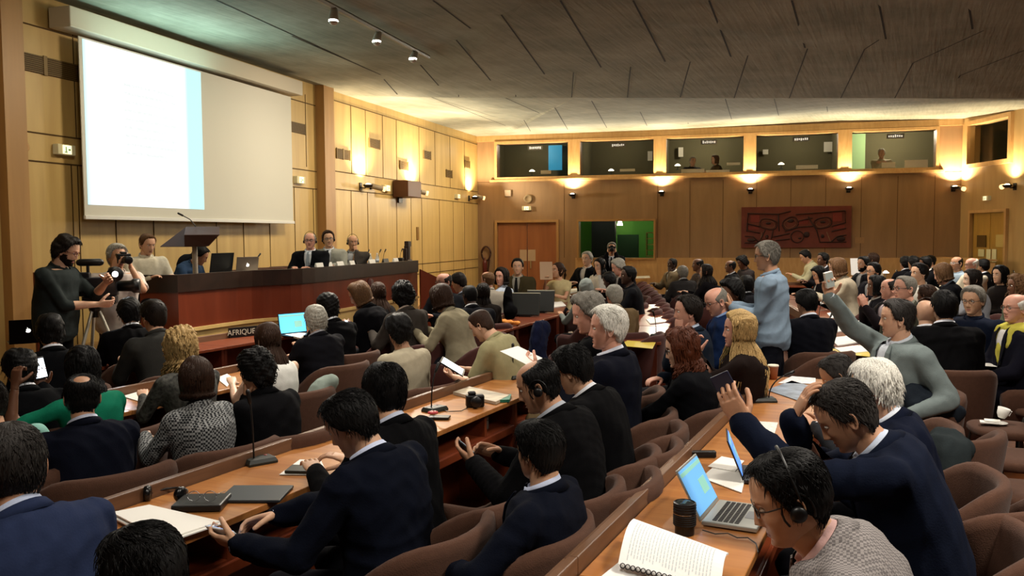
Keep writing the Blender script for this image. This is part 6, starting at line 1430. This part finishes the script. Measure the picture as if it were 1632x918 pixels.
slab('small black book with red badge on the centre desk',700,667,20,(.13,.08,.015),'book',M_black,'book'); t=thing('round_badge','red and white round badge on the small black book','badge',atz(690,659,.77)); q=MB(); q.lathe([(.03,0),(.034,.004),(.03,.012),(.01,.016)],seg=20); q.build('badge_disc',mat('badge_red','#b03038',.4),t,smooth=True)
q=MB(); 
for a in range(5): q.box((math.cos(a*1.26)*.016,math.sin(a*1.26)*.016,.014),(.008,.008,.004))
q.build('badge_mark',M_white,t)
sheet('stack of magazines behind the camera on the centre desk',[(722,629),(748,620),(812,634),(790,645)],th=.02,m=mat('magazine_mixed','#b9ac96',.4,noise=.45,nscale=8),name='magazine',cat='magazine')
sheet('teal booklet beside the magazines at the desk edge',[(782,642),(795,634),(815,632),(812,641)],th=.018,m=mat('teal_cover','#2c7a62',.4),name='booklet',cat='booklet')
t=thing('camera','black compact camera on the centre desk before the magazines','camera',atz(757,648,.752),R(35)); q=MB(); q.box((0,0,.04),(.12,.06,.08)); q.box((-.02,0,.09),(.05,.05,.025)); q.build('camera_body',M_black,t,bevel=.01); q=MB(); q.lathe([(.034,0),(.036,.05),(.03,.055)],(0,-.03,.042),18,M=Matrix.Rotation(PI/2,4,'X')); q.build('camera_lens',M_black,t,smooth=True)
q=MB(); q.tube([atz(x,y,.757) for x,y in ((700,651),(715,656),(735,655),(745,650))],.003,5); t=thing('cable','thin cable on the centre desk between microphone and camera','cable'); q.build('wire',M_black,t)
mic('upright microphone at the far end of the centre desk',822,603,70,h=.2,reach=0)
for i,(x,y,lab) in enumerate(((438,826,'blue-grey papers on the shelf under the centre desk'),)):
    P_s=atz(x,y,.60); q=MB()
    for k in range(4): q.box((0,.01*(k%2),.006+k*.012),(.20,.26,.010))
    o=q.build('paper_pile',mat('papers_blue','#8d9aa6',.6)); o.location=(-2.66,3.25,.572); tag(o,lab,'paper')
# ---- left desks
sheet('white papers on the desk before the blonde curly woman',[(195,632),(222,624),(248,630),(225,641)])
sheet('white sheets on the desk right of the blonde curly woman',[(345,603),(362,596),(372,603),(362,617)])
sheet('papers at the left edge of the third row desk',[(28,668),(50,657),(72,662),(52,684)])
sheet('white papers on desk below the tripod',[(152,572),(172,558),(184,566),(172,580)],zs=[.77]*4)
t=laptop('open laptop with bright blue page on the row below the dais',atz(474,534,.756)+Vector((-.05,0,0)),R(-18),w=.36,dp=.24,open_=100,body='#0c0d10',scr='#58b8ea',es=1.1,kb=False)
sheet('thick open white document beside the blue laptop',[(438,532),(455,530),(488,534),(478,541)],th=.02)
# country sign with raised letters
t=thing('country_sign','black country name sign with pale letters left of the blue laptop','sign',atz(438,529,.752)+Vector((-.12,.0,0)),R(72)); t.location=(-6.76,7.55,.752); q=MB(); q.box((0,0,.055),(.62,.03,.11)); q.build('sign_board',M_black,t)
cu=bpy.data.curves.new('sign_text','FONT'); cu.body='AFRIQUE DU SUD'; cu.size=.085; cu.align_x='CENTER'; cu.align_y='CENTER'; cu.extrude=.001; cu.materials.append(mat('letter_pale','#c8c6b4',.6)); o=bpy.data.objects.new('sign_text',cu); C.objects.link(o); o.parent=t; o=tomesh(o); o.matrix_local=Matrix.Translation(Vector((0,-.018,.055)))@Matrix.Rotation(PI/2,4,'X')
laptop('dark laptop with small lit mark at the far left edge',atz(26,552,.80)+Vector((-.1,.2,0)),R(150),w=.34,dp=.24,open_=100,body='#15161a',scr='#22303a',logo=True,es=.3,kb=False)
# ---- far desks: papers, bottles, microphones
fp=[((1318,500),(1345,497),(1360,505),(1325,508)),((1306,522),(1338,517),(1360,526),(1322,532)),((1320,540),(1362,536),(1385,545),(1335,552)),((1305,478),(1332,475),(1338,482),(1308,485)),((1300,510),(1322,508),(1330,514),(1304,517)),((1330,556),(1375,553),(1398,560),(1345,566)),((1345,515),(1372,512),(1380,519),(1352,523)),
    ((848,490),(868,487),(880,493),(852,497)),((868,484),(895,481),(902,488),(872,492)),((888,470),(905,468),(912,473),(893,475)),((690,537),(706,528),(745,533),(742,544)),((768,510),(790,507),(800,512),(780,517)),((1030,510),(1052,507),(1060,514),(1036,517)),((905,462),(922,460),(925,466),(907,468)),((1225,468),(1250,466),(1255,471),(1230,473)),((1010,441),(1035,440),(1036,443),(1012,444))]
nm=['white papers on the right far desk, %s','white papers on the left far desk, %s']
labs=['thin white sheets behind the raised camera arm','broad white sheets nearest the aisle left side on the papers desk','large white sheets at the near end of the papers desk','small white sheets beside the black-clad reader','white sheet at the left edge of the papers desk','flat white papers over the yellow folder','white sheets on the right side of the papers desk','white document before the water bottle','open white document right of the water bottle','white sheet on the far left block desk','white paper on the dark desk above the polo man','small white sheet beside the orange scarf','white sheet with black clips by the yellow folder','white cup-sized sheet before the headscarf woman','white sheets on the dark desk behind the standing man','pale papers on the far empty desk']
for c4,lab in zip(fp,labs): sheet(lab,c4,th=.012)
sheet('yellow folder on the middle desk end',[(985,551),(1000,543),(1045,546),(1040,556)],m=mat('yellow_folder','#c9b13a',.5),name='folder',cat='folder')
sheet('yellow folder under papers at the right desk end',[(1318,562),(1325,556),(1395,562),(1398,570)],m=mat('yellow_folder','#c9b13a',.5),name='folder',cat='folder',z=.755)
mic('microphone at the near end of the papers desk',1318,556,70,h=.3,reach=-.14); mic('microphone in the middle of the papers desk',1306,520,70,h=.3,reach=-.16)
mic('microphone on the middle block desk by the yellow folder',1048,536,70,h=.22,reach=.05)
bD=Vector((.984,.179,0)); bN2=Vector((-.179,.984,0))
for i,(u_,lab) in enumerate(((.7,'left of the first pair of microphones on the back desks'),(.95,'right of the first pair of microphones on the back desks'),(2.4,'microphone beside the lamp of the lit back desk'),(3.3,'microphone left of the man in cream shirt at the back'),(4.6,'microphone before the raised white sheet at the back'),(6.4,'microphone at the right end of the back desks'))):
    p=b0+bD*u_-bN2*.2; t=mic(lab,1148,436,60+50*(i%2),h=.3,reach=.14); t.location=(p.x,p.y,.752)
for i,(u_,w_) in enumerate(((1.3,.7),(2.2,.8),(3.6,.9),(5.0,.6),(6.3,.5),(7.1,.5))):
    p=b0+bD*u_-bN2*.25; q=MB(); q.box((0,0,.012),(w_,.30,.024)); o=q.build('paper_sheet',mat('lit_paper','#fff6dc',.6)); o.location=(p.x,p.y,.752); o.rotation_euler=(0,0,math.atan2(.179,.984)); tag(o,'lit white papers spread on the back desks, %s heap from the left'%['first','second','third','fourth','fifth','sixth'][i],'paper')
    if i in (1,3): 
        t=thing('reading_lamp',['small bright reading lamp on the back desk left of the standing man','small bright reading lamp on the back desk right of the panel'][i//2],'lamp',(p.x-.1,p.y+.1,.78)); q=MB(); q.lathe([(.05,0),(.05,.01),(.008,.02),(.008,.26)],seg=10); q.build('lamp_stem',M_black,t); q=MB(); q.lathe([(.02,.30),(.07,.25),(.065,.25)],seg=12); q.build('lamp_shade',emit('shade_glow','#fff4d8',4),t); l_=bpy.data.lights.new('desk_lamp_light','POINT'); l_.energy=9; l_.color=(1,.9,.65); l_.shadow_soft_size=.05; o_=bpy.data.objects.new('desk_lamp_light',l_); C.objects.link(o_); o_.parent=t; o_.location=(0,0,.22)
def bottle(label,p,h=.22):
    t=thing('water_bottle',label,'bottle',p); q=MB(); r=.032; q.lathe([(r*.8,0),(r,.01),(r,.06),(r*.93,.08),(r,.10),(r,.15),(r*.4,.19),(r*.4,.205)],seg=14); q.build('bottle_body',mat('bottle_clear','#c9d2d4',.08,alpha=.45),t,smooth=True)
    q=MB(); q.lathe([(.014,.203),(.014,.222),(.01,.223)],seg=12); q.build('cap',M_white,t); q=MB(); q.lathe([(r*1.01,.075),(r*1.01,.125)],seg=14); q.build('bottle_label',mat('bottle_label','#b9c3cf',.5),t,smooth=True); return t
bottle('clear water bottle standing by the black monitors',atz(859,489,.752)); bottle('clear water bottle left of the black monitors',atz(817,496,.752))
# two dark slanted monitors with a coat on them
for i,(px,py,rz) in enumerate(((832,482,30),(853,476,32))):
    t=thing('desk_monitor',['dark slanted monitor draped with a black coat beside the water bottle','second dark slanted monitor right of the draped one'][i],'monitor',atz(px,py,.752),R(rz)); t.location=[(-4.82,10.75,.752),(-4.85,11.35,.752)][i]; t.rotation_euler=(0,0,R(12)); t.scale=(.8,1,.85); M=Matrix.Rotation(-.25,4,'X')
    q=MB(); q.bm(M,(0,0,.20),(.50,.05,.36)); q.build('panel',mat('monitor_dark','#1a1b18',.5),t,bevel=.01); q=MB(); q.bm(M,(0,0,.385),(.50,.055,.015)); q.build('top_edge',mat('monitor_edge','#9a9682',.5),t); q=MB(); q.box((0,.04,.02),(.2,.16,.04)); q.build('stand',M_black,t)
def blob(name,label,cat,pts,vox,m,amp=.012,seed=1,loc=None,rz=0):
    q=MB()
    for c,r in pts: q.ball(c,r,12)
    V,Nn,F=remesh(q,vox,5); V=wrinkle(V,Nn,amp,seed,9); o=npmesh(name,V,F,[m]); o.location=loc or (0,0,0); o.rotation_euler=(0,0,R(rz)); return tag(o,label,cat)
blob('draped_coat','black coat hanging over the dark slanted monitor','coat',[((0,0,.18),(.07,.09,.24)),((.05,-.03,.05),(.10,.10,.12))],.02,cloth('#08080a'),loc=(-4.93,10.45,.80),seed=3)
blob('handbag','red handbag with a pale rope beside the dark-suited man','bag',[((0,0,.12),(.15,.09,.13)),((0,0,.22),(.09,.05,.05))],.018,mat('bag_red','#a01824',.55),loc=atz(779,503,.75),seed=5)
blob('scarf','crumpled orange scarf on the dark red desk','scarf',[((x*.09-.25,math.sin(x)*.03,.03),(.08,.05,.035)) for x in range(7)],.014,mat('scarf_orange','#d98a3a',.8,noise=.3,nscale=10),amp=.015,seed=8,loc=atz(800,516,.752),rz=-25)
blob('jacket_on_chair','crumpled pale grey jacket over a chair back in the left block','jacket',[((0,0,.0),(.08,.17,.16)),((.03,.08,.09),(.07,.10,.07)),((.02,-.1,-.12),(.07,.10,.16))],.014,cloth('#7f8b83'),amp=.02,seed=9,loc=atz(512,632,.74),rz=10)
blob('jacket_on_chair','navy jacket hanging on a maroon chair behind the polo man','jacket',[((0,0,.0),(.07,.19,.22)),((.02,.1,.12),(.06,.1,.08)),((.02,0,-.22),(.07,.16,.2))],.018,cloth('#10142a'),amp=.02,seed=12,loc=atZ(858,548,7.2),rz=5)
blob('jacket_on_chair','dark green-grey jacket over the chair behind the white-haired man','jacket',[((0,0,0),(.13,.20,.20)),((.04,.04,.10),(.11,.17,.10)),((-.06,-.05,-.18),(.12,.16,.2))],.016,cloth('#23292b'),amp=.022,seed=14,loc=atZ(1503,748,4.2)+Vector((0,0,0)),rz=15)
blob('jacket_on_lap','dark jacket gathered at the side of the man raising a camera','jacket',[((0,0,0),(.16,.14,.12)),((.1,.05,-.05),(.14,.12,.1)),((-.08,.02,.05),(.1,.1,.09))],.016,cloth('#1e242c'),amp=.02,seed=16,loc=atZ(1480,645,5.5),rz=15)
# saucer and cup on side chair
sc_o=Vector((.58,7.0,.492)); t=thing('saucer_stack','white saucer with folded napkins on the first side chair','saucer',sc_o); q=MB(); q.lathe([(.03,0),(.07,.012),(.072,.015),(.03,.006)],seg=20); q.build('saucer',M_white,t,smooth=True); q=MB(); q.box((-.05,-.05,.022),(.12,.08,.008)); q.box((-.03,-.03,.032),(.10,.08,.006)); q.build('napkin',M_white,t)
t=thing('coffee_cup','white cup tipped on the saucer of the first side chair','cup',sc_o+Vector((.03,.03,.045))); q=MB(); q.lathe([(.022,0),(.038,.03),(.042,.075),(.040,.075),(.034,.03),(.01,.006)],seg=20,M=Matrix.Rotation(.25,4,'Y')); q.build('cup_body',M_white,t,smooth=True); q=MB(); q.tube([Vector((.04,0,.06)),Vector((.065,0,.05)),Vector((.05,0,.02))],.005,6); q.build('cup_handle',M_white,t,smooth=True)
# ---- things held in hands
def inhand(key,k,name,label,cat,dims,col,scr=None,es=1.0,off=.0,tilt=0):
    P_=PEOPLE[key]; c,d,pn=P_.hand[k]; d3=P_.M.to_3x3(); X=(d3@d).normalized(); Zn=(d3@pn).normalized(); Y=Zn.cross(X); p=P_.M@(c+pn*(.028)+d*off)
    t=thing(name,label,cat,p); M=at_basis((0,0,0),X,Y,Zn); q=MB(); q.bm(M,(0,0,0),dims); q.build('case',mat('case'+col,col,.35),t,bevel=.003)
    if scr: q=MB(); q.bm(M,(.0,0,dims[2]/2+.0008),(dims[0]*.86,dims[1]*.88,.001)); q.build('lit_screen',emit('lit'+scr,scr,es),t)
    return t
inhand('a3','L','smartphone','white-edged smartphone with lit blue screen held by the navy-suited man','phone',(.135,.068,.008),'#d9dde2','#6fa4e8',1.1)
inhand('a6','L','smartphone','black smartphone in the hand of the balding man with earpiece','phone',(.13,.066,.009),'#0d0e10','#9fb8c4',.5)
inhand('b2','L','phone_case','dark blue phone case held up by the man resting his forehead','phone',(.14,.075,.012),'#141a33',off=.03)
inhand('l14','R','smartphone','glowing white smartphone held up at the far left','phone',(.14,.075,.009),'#101014','#e8f4ff',2.2,off=.04)
inhand('d2','L','smartphone','glowing smartphone of the woman with tied hair','phone',(.12,.06,.009),'#101014','#dbeaff',2.0)
inhand('st1','L','smartphone','small dark phone held by the standing man in blue','phone',(.12,.06,.009),'#101014','#33383c',.2)
t=inhand('b5','R','compact_camera','small white compact camera raised by the man in pale grey jacket','camera',(.11,.06,.025),'#d9d6cc','#8a8f86',.5,off=.03)
# wristwatch pieces
def watch(key,k,label):
    P_=PEOPLE[key]; T=P_.M@P_.wrist[k]; c,d,pn=P_.hand[k]; X=(P_.M.to_3x3()@d).normalized(); M=at_basis(T+X*.012,*[v for v in (lambda a,b:(b, a.cross(b), a))(X,(P_.M.to_3x3()@pn).normalized())])
    q=MB(); n=20; q.loft([[M@Vector((math.cos(2*PI*j/n)*r*.78,math.sin(2*PI*j/n)*r,z)) for j in range(n)] for r,z in ((.033,-.008),(.036,-.008),(.036,.008),(.033,.008))],closed=True); q.ball(M@Vector((-.03,0,0)),(.012,.012,.012),10); o=q.build('wristwatch',M_metal,smooth=True); o['label']='silver watch'; o.parent=P_.root; o.matrix_parent_inverse=Matrix.Identity(4); 
    iv=P_.M.inverted()
    for v in o.data.vertices: v.co=iv@v.co
    return o
watch('b2','R',''); watch('b2','L','')
# l10 tablet, a10 paper, a9 sheet, f8 sheet
def card(name,label,cat,p,rz,tilt,w,h,m,scr=None,es=1):
    t=thing(name,label,cat,p,R(rz)); M=Matrix.Rotation(R(tilt),4,'Y'); q=MB(); q.bm(M,(0,0,0),(w,h,.008 if scr else .002)); q.build('tablet_case' if scr else 'sheet',m,t,bevel=0)
    if scr: q=MB(); q.bm(M,(0,0,.005),(w*.86,h*.9,.001)); q.build('lit_screen',emit('litc'+scr,scr,es),t)
    return t
p=(PEOPLE['l10'].M@((PEOPLE['l10'].hand['L'][0]+PEOPLE['l10'].hand['R'][0])/2)); card('tablet','lit white tablet read by the man in beige polo shirt','tablet',atZ(721,584,6.25),25,32,.20,.28,M_black,'#dfeaf2',1.5)
p=PEOPLE['a10'].M@PEOPLE['a10'].hand['L'][0]; card('paper_sheet','folded white programme held by the auburn-haired woman','paper',p+Vector((-.10,0,.035)),0,8,.22,.15,M_white)
p=PEOPLE['a9'].M@PEOPLE['a9'].hand['L'][0]; card('paper_sheet','white sheet held by the man with greying brown hair','paper',p+Vector((-.05,-.03,.05)),0,22,.22,.30,M_white)
p=PEOPLE['f8'].M@PEOPLE['f8'].hand['R'][0]; card('paper_sheet','beige sheet held up by the woman in cream top','paper',p+Vector((0,0,.10)),-60,75,.30,.21,mat('beige_sheet','#a5876a',.8))
p=atZ(1365,425,17.2); card('paper_sheet','raised white sheet at the back of the right block','paper',p,-60,80,.34,.24,mat('bright_paper','#f2f1ee',.65))
card('notepad','white notepad on the knees beside the man with yellow jumper','notepad',atZ(1552,577,7.2),10,2,.25,.42,M_white)
blob('jumper','pale yellow jumper tied over the shoulders of the bald man at the right edge','jumper',[((-.02,.0,.0),(.14,.23,.07)),((.10,.10,-.09),(.05,.05,.14)),((.10,-.09,-.09),(.05,.05,.14)),((.12,-.02,-.2),(.05,.06,.12))],.014,cloth('#b9b04a','shirt'),amp=.012,seed=21,loc=PEOPLE['g33'].M@Vector((.02,0,1.015)),rz=PEOPLE['g33'].hd)
# photographer's camera, far cameraman's camera
def slr(key,label):
    P_=PEOPLE[key]; M=P_.M@P_.Hm; t=thing('camera',label,'camera',M@Vector((.15,0,.0))); B_=M.to_3x3().normalized().to_4x4(); q=MB(); q.bm(B_,(0,0,0),(.06,.14,.10)); q.bm(B_,(0,0,.055),(.05,.06,.03)); q.build('camera_body',M_black,t,bevel=.008); q=MB(); q.lathe([(.032,0),(.038,.06),(.042,.11),(.036,.115)],B_@Vector((.03,0,-.005)),18,M=(B_@Matrix.Rotation(PI/2,4,'Y'))); q.build('camera_lens',mat('lens_black','#0c0d11',.35),t,smooth=True)
slr('st4','black camera held to the eye of the grey-haired photographer'); slr('st2','black camera held up by the man filming before the side room')
# video camera on tripod with a bright lamp
vc=atZ(150,452,8.3); vc.z=1.40; rz=math.radians(PEOPLE['st3'].hd)+.3
t=thing('video_camera','large black video camera on the tripod with a bright white lamp','video camera',vc,rz); q=MB(); q.box((0,0,0),(.42,.14,.18)); q.box((-.12,0,.11),(.18,.10,.06)); q.box((.05,.0,-.13),(.30,.16,.08)); q.build('camera_body',mat('vcam_black','#0c0d14',.4),t,bevel=.012)
q=MB(); q.lathe([(.05,0),(.055,.12),(.07,.14),(.07,.20),(.06,.20)],(.21,0,0),20,M=Matrix.Rotation(PI/2,4,'Y')); q.build('lens_hood',M_black,t,smooth=True)
q=MB(); q.tube([(-.05,0,.10),(-.05,0,.20)],.015,8); q.tube([(-.12,.0,.235),(.06,.0,.235)],.035,12); q.build('viewfinder',M_black,t,smooth=True)
lt=Vector((.20,-.07,.12)); dirc=(Matrix.Rotation(-rz,4,'Z')@(CO-vc-lt)); dirc.normalize(); Mq=dirc.to_track_quat('Z','Y').to_matrix().to_4x4()
q=MB(); q.lathe([(.05,-.06),(.075,.02),(.07,.03)],lt,18,M=Mq); lb=q.build('lamp_housing',M_black,t,smooth=True); q=MB(); q.ball(lt+dirc*.012,(.066,.066,.02),16,M=Mq.to_3x3()); q.build('lamp_glass',emit('white_lamp','#eef4ff',14),lb,smooth=True)
l=bpy.data.lights.new('camera_lamp','SPOT'); l.energy=14; l.spot_size=R(120); l.spot_blend=1; l.color=(.85,.92,1); l.shadow_soft_size=.06; o=bpy.data.objects.new('camera_lamp',l); C.objects.link(o); o.parent=t; o.location=lt+dirc*.06; o.rotation_euler=(-dirc).to_track_quat('Z','Y').to_euler()
t=thing('tripod','silver and black tripod carrying the video camera','tripod',(vc.x,vc.y,0)); q=MB(); q.lathe([(.05,1.16),(.06,1.2),(.03,1.24),(.03,1.10)],seg=14); q.build('tripod_head',M_black,t,smooth=True)
for k in range(3):
    a=k*2.094+.6; q=MB(); d=Vector((math.cos(a),math.sin(a),0)); q.tube([d*.04+Z3*1.16,d*.25+Z3*.6],.016,8); q.tube([d*.25+Z3*.62,d*.46+Z3*.015],.011,8); q.build('tripod_leg',mat('tripod_silver','#a9a597',.35,metal=.5),t,smooth=True)
# ---- on the dais table
TZ=1.372
def onpath(px,inner): 
    best=min(range(len(path)),key=lambda i:abs((lambda r_:r_)(816+1366*((path[i]-CO).dot(Vector((math.cos(R(YAW)),math.sin(R(YAW)),0)))/(path[i]-CO).dot(FH))-px)))
    a=path[max(best-1,0)]; b=path[min(best+1,len(path)-1)]; t=(b-a).normalized(); n=Vector((-t.y,t.x,0)); ry=ray(px,400); ry.z=0; 
    # intersect the pixel's vertical plane with the offset path line
    o=path[best]+n*inner; nn=Vector((ry.y,-ry.x,0)); k=-(o.dot(nn))/t.dot(nn); p=o+t*k; p.z=TZ; return p,math.atan2(t.y,t.x)
p,a=onpath(350,.45); laptop('black laptop seen from behind on the dais table',p+Vector((0,0,0)),a+PI/2,w=.42,dp=.29,open_=100,body='#0c0d10',scr='#334455',kb=False,es=.3)
p,a=onpath(392,.42); laptop('silver laptop with lit mark on the dais table',p,a+PI/2-.15,w=.33,dp=.23,open_=100,body='#8c7f72',scr='#445566',logo=True,kb=False,es=.3)
p,a=onpath(425,.35); q=MB(); q.box((0,0,.01),(.30,.22,.02)); q.box((.25,.03,.006),(.25,.2,.01)); o=q.build('paper_pile',M_white); o.location=p+Vector((0,0,.09)); o.rotation_euler=(0,0,a); o.location.z=TZ+.001; tag(o,'white papers on the dais table right of the silver laptop','paper')
for i,(px,w_,m_,lab) in enumerate(((541,.20,M_white,'wide white name card before the grey-suited man'),(524,.14,M_white,'white name card leaning left of the wide one'),(560,.15,M_white,'white name card before the charcoal-suited man'),(572,.22,mat('plate_dark','#33302c',.5),'dark name plate on the dais table with pale lettering'),(592,.20,M_white,'white name card beside the water bottles'),(614,.18,mat('plate_dark','#33302c',.5),'second dark name plate right of the bottles'),(630,.16,M_white,'white name card at the far end of the dais table'),(508,.18,M_white,'white folded papers before the black-suited man'))):
    p,a=onpath(px,.20); t=thing('name_card',lab,'name card',p,a); q=MB(); h_=.13
    q.prism([(-.045,0),(.045,0),(.005,h_),(-.005,h_)],Matrix(((0,0,1,-w_/2),(1,0,0,0),(0,1,0,0),(0,0,0,1))),w_); q.build('card',m_,t)
    if 'plate' in lab:
        q=MB(); 
        for k in range(6): q.box((-w_/2+.03+k*w_*.16,-.032,h_*.45),(w_*.11,.012,.022))
        q.build('lettering',mat('lett','#8d8a80',.6),t)
for i,px in enumerate((590,601)): p,a=onpath(px,.34); bottle(['left','right'][i]+' clear water bottle on the dais table',p)
for i,(px,lab) in enumerate(((582,'microphone on the dais before the charcoal-suited man'),(601,'left one of two slanted microphones on the dais'),(609,'right one of two slanted microphones on the dais'),(636,'microphone at the far end of the dais table'),(402,'thin microphone behind the silver laptop'))):
    p,a=onpath(px,.45); t=mic(lab,px,400,0,h=.22,reach=.10); t.location=p; t.rotation_euler=(0,0,a+PI)
p,a=onpath(648,.38); t=thing('carved_figure','dark carved wooden figure at the far end of the dais table','sculpture',p,a); q=MB(); q.box((0,0,.04),(.20,.14,.08)); q.box((.03,0,.20),(.10,.09,.26)); q.box((-.06,0,.18),(.06,.07,.20)); q.box((.05,0,.36),(.13,.08,.10)); q.build('figure_body',mat('dark_carved','#24120c',.5),t,bevel=.012)
p,a=onpath(638,.38); t=thing('small_speaker','small dark box beside the carved figure on the dais','box',p,a); q=MB(); q.box((0,0,.06),(.10,.10,.12)); q.build('box_body',M_black,t,bevel=.01)
# lectern: slanted reading top on a slim pole, gooseneck
lp=atZ(311,420,10.1); lp.z=PZ
t=thing('lectern','dark wooden lectern with slanted top on a pale pole','lectern',lp,R(-12)); q=MB(); q.tube([(0,0,0),(0,0,1.16)],.03,12); q.build('pole',mat('pole_pale','#8d8272',.4),t,smooth=True); q=MB(); q.lathe([(.22,0),(.22,.02),(.05,.04)],seg=20); q.build('foot',M_dmetal,t)
Mx=at_basis((0,0,1.14),FH*-1 if False else Vector((1,0,0)),Vector((0,1,0)),Z3)
rgt=Vector((math.cos(R(YAW)),math.sin(R(YAW)),0)); inv=Matrix.Rotation(R(12),4,'Z'); rg=inv@rgt; fw_=inv@(-FH)
q=MB(); prof=[(-.42,.0),(-.20,.20),(.30,.20),(.36,.08),(.12,-.02)]
def LP(x,z,d): return Vector((0,0,1.16))+rg*x+Z3*z+fw_*d
# wedge: ridge at the back, slope falling to the lower left
A0=[LP(-.13,.24,-.10),LP(.27,.24,-.10),LP(.34,.14,.12),LP(-.06,.14,.16)]
A1=[LP(-.42,.0,.0),LP(.12,.0,-.05),LP(.20,.01,.08),LP(-.06,.0,.14)]
q.add(A0+A1,[(0,1,2,3),(7,6,5,4),(0,3,7,4),(3,2,6,7),(2,1,5,6),(1,0,4,5)]); q.build('reading_top',mat('lectern_wood','#3a211a',.45),t,bevel=.006)
q=MB(); q.tube([LP(-.0,.24,-.05),LP(-.06,.32,-.05),LP(-.15,.37,-.05)],.006,6); q.tube([LP(-.15,.37,-.05),LP(-.20,.395,-.05)],.012,8); q.build('lectern_microphone',M_black,t,smooth=True)
blob('bag','dark bag on a dais chair beside the lectern','bag',[((0,0,0),(.2,.12,.18)),((.1,0,.08),(.12,.1,.1))],.02,cloth('#15161a'),loc=atZ(302,425,10.9),seed=30)
